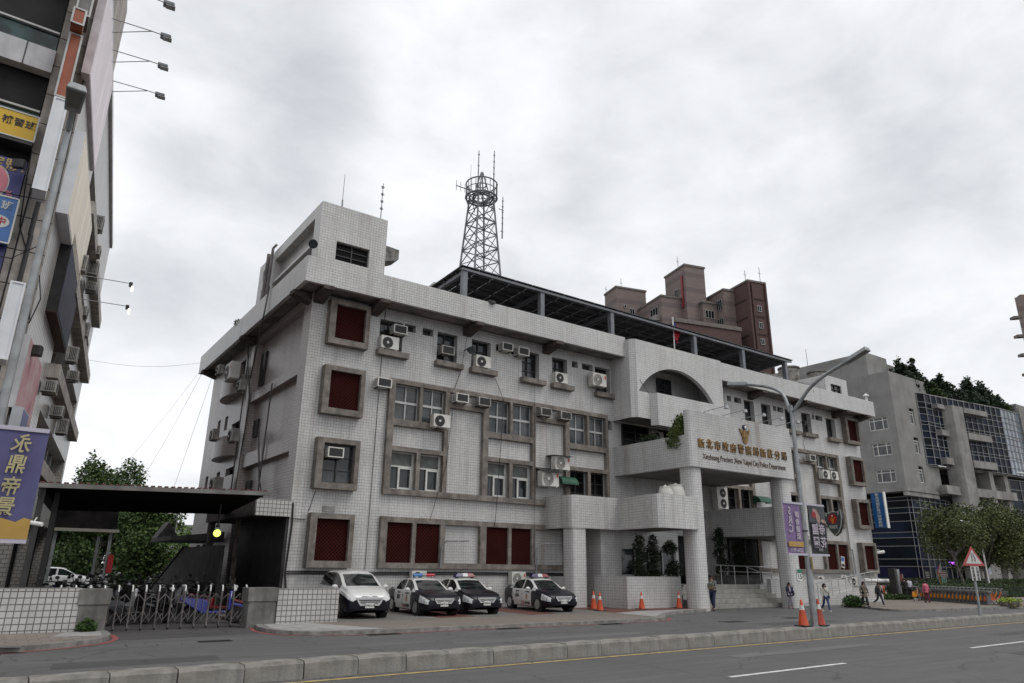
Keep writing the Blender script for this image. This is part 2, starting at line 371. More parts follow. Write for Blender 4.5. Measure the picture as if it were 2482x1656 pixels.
g = G(); g.poly([(-120, 12.3, 0.002), (260, 12.3, 0.002), (260, 23.3, 0.002), (-120, 23.3, 0.002)]); struct(g, "frontage_road", ASPH2)
g = G(); g.poly([(-60, 23.3, 0), (70, 23.3, 0), (70, 120, 0), (-60, 120, 0)]); struct(g, "yard_ground", ASPH3)
g = G(); g.poly([(2.7, 20.0, .006), (6.5, 20.3, .006), (6.4, 23.3, .006), (2.8, 23.3, .006)]); struct(g, "driveway_patch", ASPH3)
g = G()
def median_y(x): return 12.08+max(0, x-5)*.0125+max(0, x-22)*.006
for i in range(-4, 60):
    x = i*1.5-4; g.poly([(x, median_y(x)-.36, .006), (x+1.5, median_y(x+1.5)-.36, .006), (x+1.5, median_y(x+1.5)-.25, .006), (x, median_y(x)-.25, .006)])
struct(g, "yellow_edge_line", LINEY)
g = G()
for i in range(-1, 9):
    x = 10.76+i*9.35; w = .055
    y0 = 8.63+max(0, x-10)*.013; g.poly([(x, y0-w, .006), (x+3.65, y0-w+.05, .006), (x+3.65, y0+w+.05, .006), (x, y0+w, .006)])
struct(g, "white_lane_dashes", LINEW)
def ribbon(g, pts, w, z):
    P = [Vector((*p, 0)) for p in pts]; L, R = [], []
    for i, p in enumerate(P):
        d = (P[min(i+1, len(P)-1)]-P[max(i-1, 0)]).normalized(); n = Vector((-d.y, d.x, 0)); L.append((p+n*w/2).to_tuple()[:2]+(z,)); R.append((p-n*w/2).to_tuple()[:2]+(z,))
    for i in range(len(P)-1): g.poly([R[i], R[i+1], L[i+1], L[i]])
def smoothpts(pts, k=5):
    out = []; n = len(pts)
    for i in range(n-1):
        p0, p1, p2, p3 = [Vector(pts[max(0, min(n-1, j))]) for j in (i-1, i, i+1, i+2)]
        for s in range(k):
            t = s/k; out.append(tuple(.5*((2*p1)+(p2-p0)*t+(2*p0-5*p1+4*p2-p3)*t*t+(3*p1-p0-3*p2+p3)*t**3)))
    return out+[tuple(pts[-1])]
LP = smoothpts([(-40, 18.15), (-3, 18.3), (.5, 18.45), (1.5, 18.75), (2.3, 19.4), (2.72, 20.4), (2.78, 21.7)])
SP = smoothpts([(6.7, 22.3), (6.45, 21.0), (6.6, 19.9), (7.05, 19.2), (7.9, 18.88), (10, 18.82), (15, 18.8), (19.2, 18.78), (20.3, 19.05), (21.3, 19.9), (22.6, 21.0), (24.4, 21.75), (26.1, 22.0)])
RP2 = smoothpts([(40.2, 24.2), (38.8, 22.6), (36.9, 21.0), (35.5, 19.4), (35.1, 18.4), (35.9, 17.85), (38.5, 17.5), (46, 17.0), (60, 16.6), (120, 16.2)])
def slab(name, edge, rest, z, m): g = G(); g.prism([p for p in edge]+rest, -.02, z, 0); return struct(g, name, m)
slab("left_pavement", LP, [(-40, 21.9)], .10, PAVT)
slab("parking_pavement", SP, [(26.5, 22.4), (26.5, 27.3), (6.7, 27.3)], .10, PAVE)
slab("right_pavement", RP2, [(120, 60), (52, 60), (52, 27), (40.2, 27)], .10, PAVE)
def kerb(name, edge, side):
    g = G(); P = [Vector((*p, 0)) for p in edge]; Q = []
    for i, p in enumerate(P):
        d = (P[min(i+1, len(P)-1)]-P[max(i-1, 0)]).normalized(); Q.append(p+Vector((-d.y, d.x, 0))*side)
    for i in range(len(P)-1):
        a, b, c, d = P[i], P[i+1], Q[i+1], Q[i]; n = Vector((a.x-d.x, a.y-d.y, 0)).normalized()*.012
        for s in ((a+n, b+n), ): pass
        g.add([(a+n).to_tuple()[:2]+(-.02,), (b+n).to_tuple()[:2]+(-.02,), (b+n).to_tuple()[:2]+(.106,), (a+n).to_tuple()[:2]+(.106,), c.to_tuple()[:2]+(.106,), d.to_tuple()[:2]+(.106,)], [[0, 1, 2, 3], [3, 2, 4, 5]])
    struct(g, name, KERBM)
kerb("left_kerb", LP, .17); kerb("parking_kerb", SP, .2); kerb("right_kerb", RP2, .17)
g = G(); ribbon(g, [(x, y-.14) for x, y in LP[:20]]+[(x+.12, y-.1) for x, y in LP[20:]], .13, .008); struct(g, "red_kerb_line_left", LINER)
g = G(); ribbon(g, [(x-.12, y-.06) for x, y in SP[:14]]+[(x, y-.13) for x, y in SP[20:40]], .11, .008); ribbon(g, [(x+.05, y-.14) for x, y in SP[40:46]], .13, .008); struct(g, "red_kerb_line_parking", LINER)
# parking bays: alternate grey and red setts, pale strips between
g = G()
for a, b, c in ((8.6, 9.7, 0), (9.7, 12.4, 0), (12.4, 12.75, 2), (12.75, 14.3, 1), (14.3, 16.6, 0), (16.6, 18.0, 1), (18.0, 20.6, 0), (20.6, 26.4, 1)):
    y0 = 21.9 if c != 1 or a > 20 else 22.2; g.poly([(a, y0, .104), (b, y0+.12, .104), (b+.3, 26.9, .104), (a+.3, 26.9, .104)], c)
struct(g, "parking_bay_paving", [PAVG, PAVR, KERBM])
CONL = mat("pale_concrete_apron", (.33, .325, .31), .85, var=.15, scale=2)
g = G(); g.poly([(20.2, 19.3, .109), (21.2, 20.1, .109), (22.5, 21.15, .109), (24.4, 21.9, .109), (26.1, 22.1, .109), (25.6, 22.35, .109), (22.0, 22.2, .109), (20.3, 21.6, .109)]); struct(g, "pale_apron", CONL)
g = G(); g.poly([(6.75, 19.6, .109), (7.6, 19.1, .109), (9.3, 19.05, .109), (8.7, 20.4, .109), (8.2, 21.9, .109), (6.85, 22.0, .109), (6.6, 20.6, .109)]); struct(g, "pale_ramp", CONL)
g = G(); g.poly([(1.5, 20.4, .104), (2.5, 20.2, .104), (2.72, 21.6, .104), (1.9, 21.6, .104)]); struct(g, "pale_slab", CONL)
# drains and iron covers let into the road
IRON = mat("cast_iron", (.035, .034, .033), .6, .4, var=.3, scale=20)
def drain(x, y, w, d, label):
    g = G(); g.box(x-w/2, y-d/2, -.01, x+w/2, y+d/2, .012)
    for i in range(int(w/.06)): g.box(x-w/2+.03+i*.06, y-d/2+.03, .012, x-w/2+.055+i*.06, y+d/2-.03, .02)
    tag(g.done("drain_grate", IRON), label, "drain", "iron grates in the roads")
drain(4.75, 18.75, .75, .3, "small iron grate in the driveway in front of the folding gate")
drain(9.0, 18.55, .9, .3, "iron grate under the parking kerb, below the low tiled wall")
drain(13.1, 18.55, .8, .3, "iron grate in the gutter in front of the police cars")
drain(17.2, 18.5, .9, .3, "iron grate in the gutter close to the pale apron")
drain(.25, 18.05, .6, .3, "iron grate at the foot of the square paved pavement by the purple banner")
for x, y, s, l in ((22.1, 17.4, 1.1, "dark iron cover plate in the frontage road near the man with the parcel"), (26.1, 17.7, .9, "dark iron cover plate in the frontage road near the two big cones")):
    g = G(); g.box(x-s*.5, y-.25, -.01, x+s*.5, y+.25, .01); tag(g.done("cover_plate", IRON), l, "cover plate", "iron plates in the frontage road")
# median: row of weathered concrete kerb blocks, every second joint open
BLK = mat("median_concrete", (.285, .275, .25), .85, var=.3, scale=3, col2=(.17, .16, .14), stain=.75, bump=.5, bscale=25)
jx = [-1.2, -.2, .75, 1.7, 2.6, 3.55, 4.5, 5.43, 6.35, 7.23, 8.22, 9.12, 10.06, 11.0, 11.95, 12.9, 13.8, 14.72, 15.8, 16.8, 17.7, 18.74, 19.8, 20.9, 21.87, 22.8, 23.74, 24.6, 25.48, 26.5, 27.5, 28.5, 29.45, 30.45, 31.35, 32.3, 33.2, 34.1, 35.0, 36, 37, 38, 39, 40, 41, 42]
rb = random.Random(4)
for i in range(len(jx)-1):
    gap = .026 if i % 2 else .010; a, b = jx[i]+gap/2, jx[i+1]-gap/2; y = median_y((a+b)/2); h = .27+rb.uniform(-.012, .012); dy = rb.uniform(-.012, .012)+y
    g = G(); jt = lambda k=.008: rb.uniform(-k, k)
    n_ = 5; P_ = []
    for q in range(n_+1):
        xx = a+(b-a)*q/n_; e_ = -.006 if q in (0, n_) else 0; tilt = jt(.004)
        P_ += [(xx, dy+jt(.003), -.02), (xx, dy+.012+jt(.006), h-.04+jt()+e_), (xx, dy+.05+jt(.01), h+jt(.004)+e_), (xx, dy+.4+jt(.006), h+tilt+e_), (xx, dy+.42, h-.035), (xx, dy+.42, -.02)]
    fs_ = [[q*6+j, (q+1)*6+j, (q+1)*6+j+1, q*6+j+1] for q in range(n_) for j in range(5)]+[[5, 4, 3, 2, 1, 0], [n_*6+j for j in range(6)]]
    g.add(P_, fs_); o = g.done("kerb_block", BLK)
    tag(o, "weathered concrete kerb block in the row dividing the main road from the frontage road", "kerb block", "kerb blocks of the road divider")

# repairs and worn wheel tracks in the asphalt
PATD = asphalt("asphalt_patch", (.072, .071, .070)); PATL = asphalt("asphalt_patch_pale", (.135, .133, .130), patch=.4)
rp_ = random.Random(12); g = G()
for x0, y0, w, d, k in ((3.5, 7.2, 3.8, .55, 0), (13.2, 10.3, 5.5, .5, 1), (19.5, 6.6, 2.6, 1.2, 0), (25, 9.9, 7, .45, 0), (9.4, 15.4, 6.5, .6, 1), (22, 15.6, 4.2, .8, 0), (29.5, 16.2, 6, .5, 1), (1.2, 15.2, 2.8, .8, 0)):
    n = 12; P_ = [(x0+w*i/n, y0+rp_.uniform(-.03, .03), .0045) for i in range(n+1)]+[(x0+w*(1-i/n)+.1, y0+d+rp_.uniform(-.03, .03), .0045) for i in range(n+1)]; g.poly(P_, k)
struct(g, "asphalt_repairs", [PATD, PATL])
rl = random.Random(6); g = G()
for _ in range(130):
    x, y = (rl.uniform(0, 34), rl.choice((12.0, 12.75, 18.6, 18.5))+rl.uniform(-.15, .15)); s_ = rl.uniform(.015, .05); a_ = rl.uniform(0, 6); z_ = .01
    g.add([(x+s_*cos(a_), y+s_*sin(a_), z_), (x-s_*.5*sin(a_), y+s_*.5*cos(a_), z_+.012), (x-s_*cos(a_), y-s_*sin(a_), z_), (x+s_*.5*sin(a_), y-s_*.5*cos(a_), z_)], [[0, 1, 2, 3]])
tag(g.done("leaf_litter", mat("dry_leaf", (.13, .09, .045), .8, var=.5, scale=3)), "scattered dry leaves and grit along the kerbs", "litter", kind="stuff")
# ================================================================== POLICE STATION
def lattice(name):
    m, t, b = newmat(name); c = t.nodes.new("ShaderNodeTexCoord"); mp = t.nodes.new("ShaderNodeMapping"); mp.inputs['Rotation'].default_value = (0, 0, RAD(45))
    t.links.new(c.outputs['UV'], mp.inputs[0]); k = brick(t, mp.outputs[0], .105, .105, 0, .021, (.006, .003, .003), (.009, .004, .004), (.050, .011, .010), smooth=.3)
    f = nz(t, 1.5, detail=4); k = mixc(t, mr(t, f, .4, .7, 0, .5), k, (.022, .004, .004)); t.links.new(k, b.inputs['Base Color']); b.inputs['Roughness'].default_value = .8
    b.inputs['Specular IOR Level'].default_value = .03
    MATS[name] = m; return m
LATT = lattice("red_lattice")
YF, YW = 27.0, 27.2        # front of the concrete frames, face of the wall
ST = thing("police_station", "four-storey police station clad in white tiles with red lattice panels and an entrance portico", "building", (29.7, 27.2, 0))
def fy(Y): return lambda u, z, d: (u, Y+d, z)
TW = [(12.1, 13.22), (14.98, 16.05), (16.85, 17.93), (19.8, 20.88), (21.72, 22.72), (24.65, 25.72), (34.3, 35.3), (37.25, 38.25), (39.0, 40.0), (41.55, 42.6), (43.4, 44.5), (46.35, 47.5)]
SLOTS = [(13.3, 13.85), (14.2, 14.75), (18.25, 18.85), (19.15, 19.7), (23.05, 23.45), (23.75, 24.5), (35.6, 36.0), (36.3, 37.0), (40.3, 40.65), (40.75, 41.4), (44.7, 45.0), (45.1, 45.95)]
WZ = (10.68, 12.1)
hs = [(a, b, *WZ) for a, b in TW]+[(a, b, 11.78, 12.12) for a, b in SLOTS]+[(25.4, 25.78, 8.75, 9.25)]
for mir in (0, 1):
    for a, b in ((12.96, 15.45), (17.79, 20.34), (22.66, 25.14)):
        m_ = (a+b)/2+.02
        for z0, z1, e in ((7.74, 9.28, .07), (4.8, 6.38, .09)):
            for c, d in ((a, m_-e), (m_+e, b)): hs.append((59.74-d, 59.74-c, z0, z1) if mir else (c, d, z0, z1))
g = G(); g.holes(9, 50.4, -.05, 12.62, hs, fy(YW), .34); g.done("front_wall", TILE, ST)
# rear and right faces, roof
g = G(); g.poly([(50.4, YW, -.05), (50.4, 43.5, -.05), (50.4, 43.5, 12.62), (50.4, YW, 12.62)]); g.poly([(50.4, 43.5, -.05), (9, 43.5, -.05), (9, 43.5, 12.62), (50.4, 43.5, 12.62)]); g.done("rear_wall", TILE, ST)
# left side wall with three long recessed panels
fx = lambda u, z, d: (9+d, u, z)
SWH = [(28.1, 35.35, 9.66, 12.25), (28.1, 35.35, 6.7, 9.25), (28.1, 35.35, 3.7, 6.08)]
swin = [(40.35, 40.95, 10.75, 11.5), (40.35, 40.95, 8.5, 9.28), (38.8, 39.4, 8.5, 9.26), (36.4, 37.8, 7.2, 8.62), (41.4, 42.0, 5.6, 6.32), (38.9, 39.6, 5.6, 6.32), (36.4, 37.8, 5.95, 6.33), (41.1, 41.9, 1.55, 2.7), (39.6, 40.5, 1.55, 2.7), (36.6, 37.7, 10.35, 11.9)]
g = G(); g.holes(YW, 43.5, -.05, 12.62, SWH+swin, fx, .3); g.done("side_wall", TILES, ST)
g = G()
for a, b, c, d in SWH: g.poly([(9.3, a, c), (9.3, b, c), (9.3, b, d), (9.3, a, d)])
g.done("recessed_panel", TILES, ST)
for a, b, c, d in swin:
    g = G(); t = .05; g.box(9.2, a, c, 9.26, a+t, d); g.box(9.2, b-t, c, 9.26, b, d); g.box(9.2, a, c, 9.26, b, c+t); g.box(9.2, a, d-t, 9.26, b, d); g.box(9.21, (a+b)/2-.02, c+t, 9.25, (a+b)/2+.02, d-t)
    w = g.done("window", DARKM, ST); g = G(); g.poly([(9.255, a, c), (9.255, b, c), (9.255, b, d), (9.255, a, d)]); g.done("pane", GLASSB, w)
for a, b, c, d in ((33.85, 34.6, 10.05, 11.7), (33.85, 34.5, 7.5, 8.33), (33.85, 34.6, 4.5, 5.45)):
    g = G(); g.box(9.2, a, c, 9.31, b, d); w = g.done("window", DARKM, ST); g = G(); g.poly([(9.195, a+.06, c+.06), (9.195, b-.06, c+.06), (9.195, b-.06, d-.06), (9.195, a+.06, d-.06)]); g.done("pane", GLASSB, w)
g = G(); g.box(8.9, 34.9, 0, 9.3, 35.4, 12.55); g.done("pilaster", TILES, ST)
# half-round balconies on the side
for z0, z1 in ((10.0, 11.0), (6.85, 7.85)):
    g = G(); n = 18; c = (38.0, 1.7, .62); P = []
    for i in range(n+1):
        a = pi*i/n; P.append((9-c[2]*sin(a), c[0]-c[1]*cos(a)))
    g.prism(P, z0, z0+.15); Q = [(9-(9-x)*.9, c[0]+(y-c[0])*.92) for x, y in P]
    for i in range(n):
        g.poly([(*P[i], z0+.15), (*P[i+1], z0+.15), (*P[i+1], z1), (*P[i], z1)]); g.poly([(*Q[i+1], z0+.15), (*Q[i], z0+.15), (*Q[i], z1), (*Q[i+1], z1)]); g.poly([(*P[i], z1), (*P[i+1], z1), (*Q[i+1], z1), (*Q[i], z1)])
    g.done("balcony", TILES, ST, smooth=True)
# projecting parapet round the roof, its soffit and concrete brackets
XL, XR, YP, YB, Z0, Z1 = 8.24, 51.0, 26.05, 44.3, 12.58, 13.67
g = G(); t = .18
for a, b in ((XL, 25.85), (33.05, XR)): g.box(a, YP, Z0, b, YP+t, Z1)
g.box(XL, YP+t, Z0, XL+t, YB-t, Z1); g.box(XR-t, YP+t, Z0, XR, YB-t, Z1); g.box(XL, YB-t, Z0, XR, YB, Z1); g.done("parapet", TILEP, ST)
g = G(); z = Z0+.06
g.poly([(XL+t, YP+t, z), (XR-t, YP+t, z), (XR-t, YW, z+.0), (XL+t, YW, z)]); g.poly([(XL+t, YW, z), (9.002, YW, z), (9.002, YB-t, z), (XL+t, YB-t, z)]); g.poly([(50.4, YW, z), (XR-t, YW, z), (XR-t, YB-t, z), (50.4, YB-t, z)]); g.done("soffit", SOFF, ST)
g = G(); g.poly([(9, YW, 12.9), (50.4, YW, 12.9), (50.4, 43.5, 12.9), (9, 43.5, 12.9)]); g.poly([(XL+t, YP+t, 12.9), (XR-t, YP+t, 12.9), (XR-t, YW, 12.9), (XL+t, YW, 12.9)]); g.done("roof", CONCG, ST)
DKC = mat("dark_stained_concrete", (.075, .062, .055), .9, var=.3, scale=4)
def bracket_front(x): g = G(); g.yz([(YW, Z0), (YP-.05, Z0), (YP-.05, Z0-.16), (YW, Z0-.42)], x-.22, x+.22); g.done("bracket", DKC, ST)
for x in (9.25, 11.75, 16.55, 21.3, 37.9, 42.6, 47.4, 50.15): bracket_front(x)
for y in (27.5, 35.1, 43.2): g = G(); g.extr([(9, y-.22, Z0), (XL-.05, y-.22, Z0), (XL-.05, y-.22, Z0-.16), (9, y-.22, Z0-.42)], (0, .44, 0)); g.done("bracket", DKC, ST)
g = G(); g.extr([(50.4, 27.4, Z0), (XR+.05, 27.4, Z0), (XR+.05, 27.4, Z0-.16), (50.4, 27.4, Z0-.42)], (0, .44, 0)); g.done("bracket", DKC, ST)
# windows ------------------------------------------------------------
FRW = mat("white_window_frame", (.60, .60, .57), .5, var=.08); PBLUE = glassmat("blind_glass", (.055, .062, .066), .2, var=.5, scale=1.3)
TEAL = mat("teal_board", (.03, .12, .11), .6); BLIND = mat("window_film", (.13, .14, .13), .4, var=.3, scale=2)
def window(x0, x1, z0, z1, Y, style):
    g = G(); f = .05; fm = {'slide': ALU, 'white': FRW, 'dark': DARKM, 'black': DARKM}[style]
    g.box(x0, Y, z0, x0+f, Y+.07, z1); g.box(x1-f, Y, z0, x1, Y+.07, z1); g.box(x0+f, Y, z0, x1-f, Y+.07, z0+f); g.box(x0+f, Y, z1-f, x1-f, Y+.07, z1)
    xm = (x0+x1)/2; zm = (z0+z1)/2
    if style == 'slide':
        g.box(x0+f, Y, zm-.05, x1-f, Y+.06, zm+.05); g.box(xm-.025, Y+.01, z0+f, xm+.025, Y+.06, zm-.05); g.box(xm-.025, Y+.01, zm+.05, xm+.025, Y+.06, z1-f)
    elif style == 'white':
        zt = z0+(z1-z0)*.62; g.box(x0+f, Y, zt-.03, x1-f, Y+.06, zt+.03); s = x0+(x1-x0)*.45
        g.box(s-.04, Y-.02, z0+f, s+.04, Y+.05, zt-.03); g.box(s+.04, Y-.02, z0+f, x1-f, Y+.05, z0+f+.06); g.box(s+.04, Y-.02, zt-.1, x1-f, Y+.05, zt-.03); g.box(x1-f-.06, Y-.02, z0+f+.06, x1-f, Y+.05, zt-.1)
    else:
        g.box(xm-.025, Y, z0+f, xm+.025, Y+.06, z1-f)
        for k in (1, 2): zz = z0+(z1-z0)*k/3; g.box(x0+f, Y+.01, zz-.02, x1-f, Y+.06, zz+.02)
    w = g.done("window", fm, ST); gl = {'slide': CURT, 'white': GLASS, 'dark': GLASS, 'black': GLASSB}[style]
    rr = random.Random(int(x0*97+z0*31)); g = G(); y = Y+.065
    if style == 'slide':
        for a, b in ((x0+f, xm), (xm, x1-f)):
            yy = y-.03*(a != x0+f); g.poly([(a, yy, z0+f), (b, yy, z0+f), (b, yy, z1-f), (a, yy, z1-f)], rr.choice((0, 0, 1)))
        g.done("pane", [CURT, PBLUE], w)
    elif style == 'white':
        zt = z0+(z1-z0)*.62; g.poly([(x0+f, y, z0+f), (x1-f, y, z0+f), (x1-f, y, zt), (x0+f, y, zt)], 0); g.poly([(x0+f, y-.02, zt), (x1-f, y-.02, zt), (x1-f, y-.02, z1-f), (x0+f, y-.02, z1-f)], 1); g.done("pane", [GLASS, BLIND], w)
    elif style == 'dark':
        zz = z0+(z1-z0)*.38
        g.poly([(x0+f, y, z0+f), (x1-f, y, z0+f), (x1-f, y, zz), (x0+f, y, zz)], rr.choice((1, 1, 0))); g.poly([(x0+f, y, zz), (x1-f, y, zz), (x1-f, y, z1-f), (x0+f, y, z1-f)], 0); g.done("pane", [GLASS, CURT], w)
    else: g.poly([(x0+f, y, z0+f), (x1-f, y, z0+f), (x1-f, y, z1-f), (x0+f, y, z1-f)]); g.done("pane", gl, w)
for a, b in TW:
    window(a, b, *WZ, YW+.3, 'dark'); g = G(); g.box(a-.12, YW-.3, 10.42, b+.25, YW+.02, 10.68); g.box(a, YW+.02, 10.6, b, YW+.34, 10.676); g.done("sill", CONC, ST, bevel=.015)
for a, b in SLOTS+[(25.4, 25.78)]:
    z = (11.78, 12.12) if b != 25.78 else (8.75, 9.25)
    g = G(); g.box(a, YW+.33, z[0], b, YW+.36, z[1]); w = g.done("window", DARKM, ST)
# big concrete frames, one per half of the front
def bars(name, rects, y0, y1, m=CONC):
    g = G()
    for k, (a, b, c, d) in enumerate(rects): e = .0015*(k % 3); g.box(a, y0+e, c, b, y1, d)
    return g.done(name, m, ST)
def half(x, mir=False):
    fl = (lambda a, b: (59.74-b, 59.74-a)) if mir else (lambda a, b: (a, b))
    sti = [(12.68, 12.96), (15.45, 15.66), (17.5, 17.79), (20.34, 20.54), (22.4, 22.66), (25.14, 25.31)]
    R = []
    for i, (a, b) in enumerate(sti): R.append((*fl(a, b), 4.8, 9.28))
    R.append((*fl(12.68, 25.31), 9.28, 9.48)); R.append((*fl(12.68, 25.31), 4.57, 4.8))
    for a, b in ((12.96, 15.45), (17.79, 20.34), (22.66, 25.14)):
        R.append((*fl(a, b), 6.38, 6.57)); R.append((*fl(a, b), 7.46, 7.74)); m_ = (a+b)/2+.02
        R.append((*fl(m_-.09, m_+.09), 4.8, 6.38)); R.append((*fl(m_-.07, m_+.07), 7.74, 9.28))
    for a, b in ((15.66, 17.5), (20.54, 22.4)): R.append((*fl(a, b), 8.58, 8.78))
    bars("concrete_frame", R, YF, YW+.02)
    n = 0
    for a, b in ((12.96, 15.45), (17.79, 20.34), (22.66, 25.14)):
        m_ = (a+b)/2+.02
        for c, d in ((a, m_-.07), (m_+.07, b)): window(*fl(c, d), 7.74, 9.28, YW+.02, 'slide')
        for c, d in ((a, m_-.09), (m_+.09, b)): window(*fl(c, d), 4.8, 6.38, YW+.13, 'black' if (a > 22 or mir) else 'white')
    R = [(*fl(a, b), 1.88, 3.46) for a, b in [(12.68, 12.98), (14.12, 14.3), (15.45, 15.68), (17.48, 17.8), (18.99, 19.16), (20.3, 20.52), (22.28, 22.6)]]
    R += [(*fl(12.68, 22.6), 3.46, 3.68), (*fl(12.68, 22.6), 1.66, 1.88)]; bars("concrete_frame", R, YF, YW+.02)
    for a, b in ((12.98, 14.12), (14.3, 15.45), (17.8, 18.99), (19.16, 20.3)):
        a, b = fl(a, b); g = G(); g.box(a, YF+.12, 1.88, b, YF+.14, 3.46); g.done("lattice_panel", LATT, ST)
    R = []
    for z0, z1 in ((10.46, 12.39), (7.53, 9.53), (4.58, 6.57), (1.66, 3.66)):
        a, b = fl(9.69, 11.47); y0 = 26.82; g = G(); ga, gb, gc, gd = a+.27, b-.19, z0+.25, z1-.2
        g.box(a, y0, z0, ga, YW, z1); g.box(gb, y0, z0, b, YW, z1); g.box(ga, y0, z0, gb, YW, gc); g.box(ga, y0, gd, gb, YW, z1); g.done("panel_frame", CONC, ST)
        if z0 == 4.58 and not mir: window(ga, gb, gc, gd, YW-.12, 'dark')
        else: g = G(); g.box(ga, YW-.2, gc, gb, YW-.18, gd); g.done("lattice_panel", LATT, ST)
half(0); half(0, True)
g = G(); g.box(10.25, YW-.04, 3.74, 10.75, YW-.005, 3.95); g.done("wall_patch", CONCG, ST)
# left rooftop penthouse
PXa, PXb, PYa, PYb, PZ = 8.62, 11.6, 26.048, 34.7, 16.25
g = G(); g.holes(PXa, PXb, Z1-.01, PZ, [(9.38, 10.86, 13.78, 14.62)], fy(PYa), .2)
g.holes(PYa, PYb, Z1-.5, PZ, [(26.8, 32.15, 14.62, 15.74), (26.8, 32.15, 13.3, 14.5), (33.25, 34.0, 15.25, 15.8), (33.25, 34.0, 14.2, 14.75)], lambda u, z, d: (PXa+d, u, z), .35)
g.poly([(PXa+.35, 26.8, 13.2), (PXa+.35, 34.1, 13.2), (PXa+.35, 34.1, 15.9), (PXa+.35, 26.8, 15.9)])
g.poly([(PXb, PYa, Z1-.5), (PXb, PYb, Z1-.5), (PXb, PYb, PZ), (PXb, PYa, PZ)]); g.poly([(PXa, PYb, 13), (PXb, PYb, 13), (PXb, PYb, PZ), (PXa, PYb, PZ)]); g.poly([(PXa, PYa, PZ), (PXb, PYa, PZ), (PXb, PYb, PZ), (PXa, PYb, PZ)])
g.done("penthouse", TILEP, ST); window(9.38, 10.86, 13.78, 14.62, PYa+.14, 'black')
g = G(); g.xz([(PXb, 14.35), (PXb+.5, 14.5), (PXb+.68, 14.6), (PXb+.68, 15.05), (PXb, 15.1)], 26.15, 26.9); g.done("roof_ledge", mat('stained_ledge', (.26, .255, .24), .9, var=.4, scale=5, col2=(.08, .078, .07)), ST)
# right rooftop stair tower
g = G(); g.holes(45.7, 48.5, 13.2, 15.0, [(46.35, 47.7, 13.45, 14.45)], fy(26.5), .15); g.poly([(45.7, 26.5, 13.2), (45.7, 26.5, 15), (45.7, 33, 15), (45.7, 33, 13.2)]); g.poly([(48.5, 26.5, 13.2), (48.5, 33, 13.2), (48.5, 33, 15), (48.5, 26.5, 15)]); g.poly([(45.7, 26.5, 15), (48.5, 26.5, 15), (48.5, 33, 15), (45.7, 33, 15)]); g.done("penthouse", TILEP, ST); window(46.35, 47.7, 13.45, 14.45, 26.6, 'dark')
g = G(); g.box(41.5, 28.5, 13.2, 45.69, 34, 14.6); g.box(41.2, 28.2, 14.6, 45.69, 34, 14.75); g.done("roof_annex", CONCG, ST)
# centre block with arched loggia
XA, XB, YA = 25.8, 33.05, 25.5
g = G(); P = []; n = 24; cx, hw, zs, rise = 29.2, 3.05, 10.65, 1.64; R_ = (hw*hw+rise*rise)/(2*rise); a0 = math.asin(hw/R_)
for i in range(n+1):
    a = -a0+2*a0*i/n; P.append((cx+R_*sin(a), zs+rise-R_*(1-cos(a))))
ZT = 13.5; g.poly([(XA+.25, YA, 9.25), (XB, YA, 9.25), (XB, YA, zs), (XA+.25, YA, zs)]); g.poly([(XA+.25, YA, zs), (P[0][0], YA, zs), (P[0][0], YA, ZT), (XA+.25, YA, ZT)]); g.poly([(P[n][0], YA, zs), (XB, YA, zs), (XB, YA, ZT), (P[n][0], YA, ZT)])
for i in range(n):
    (a, b), (c, d) = P[i], P[i+1]; g.poly([(a, YA, b), (c, YA, d), (c, YA, ZT), (a, YA, ZT)]); g.poly([(a, YA, b), (a, YA+.25, b), (c, YA+.25, d), (c, YA, d)])
g.poly([(XA, YA+.25, 9.25), (XA+.25, YA, 9.25), (XA+.25, YA, ZT), (XA, YA+.25, ZT)]); g.poly([(XA, YW, 9.25), (XA, YA+.25, 9.25), (XA, YA+.25, ZT), (XA, YW, ZT)]); g.poly([(XB, YA, 9.25), (XB, YW, 9.25), (XB, YW, ZT), (XB, YA, ZT)])
g.poly([(XA, YA+.25, ZT), (XA+.25, YA, ZT), (XB, YA, ZT), (XB, YA+.4, ZT), (XA, YA+.4, ZT)])
g.poly([(P[0][0], YA, zs), (P[n][0], YA, zs), (P[n][0], YA+.25, zs), (P[0][0], YA+.25, zs)]); g.poly([(XA, YA+.25, zs), (XB, YA+.25, zs), (XB, YA+.25, 9.4), (XA, YA+.25, 9.4)])
g.done("arch_block", TILEP, ST)
g = G(); g.poly([(XA, YW-.01, 9.3), (XA, YA+.3, 9.3), (XA+.25, YA+.05, 9.3), (XB, YA, 9.3), (XB, YW-.01, 9.3)]); g.poly([(XA+.1, YA+.26, 12.6), (XB-.1, YA+.26, 12.6), (XB-.1, YW, 12.6), (XA+.1, YW, 12.6)]); g.done("soffit", SOFF, ST)
window(29.3, 30.45, 11.2, 12.2, YW-.12, 'dark')
g = G(); g.prism([(26.95, YA-.002), (27.1, YA-.4), (XB-.05, YA-.4), (XB-.05, YA-.002)], 8.9, 10.62); g.done("balcony", TILEP, ST)
# window band below the arch block
window(26.4, 28.4, 7.95, 9.2, YW-.1, 'black'); window(29.2, 30.5, 7.95, 9.2, YW-.1, 'black')
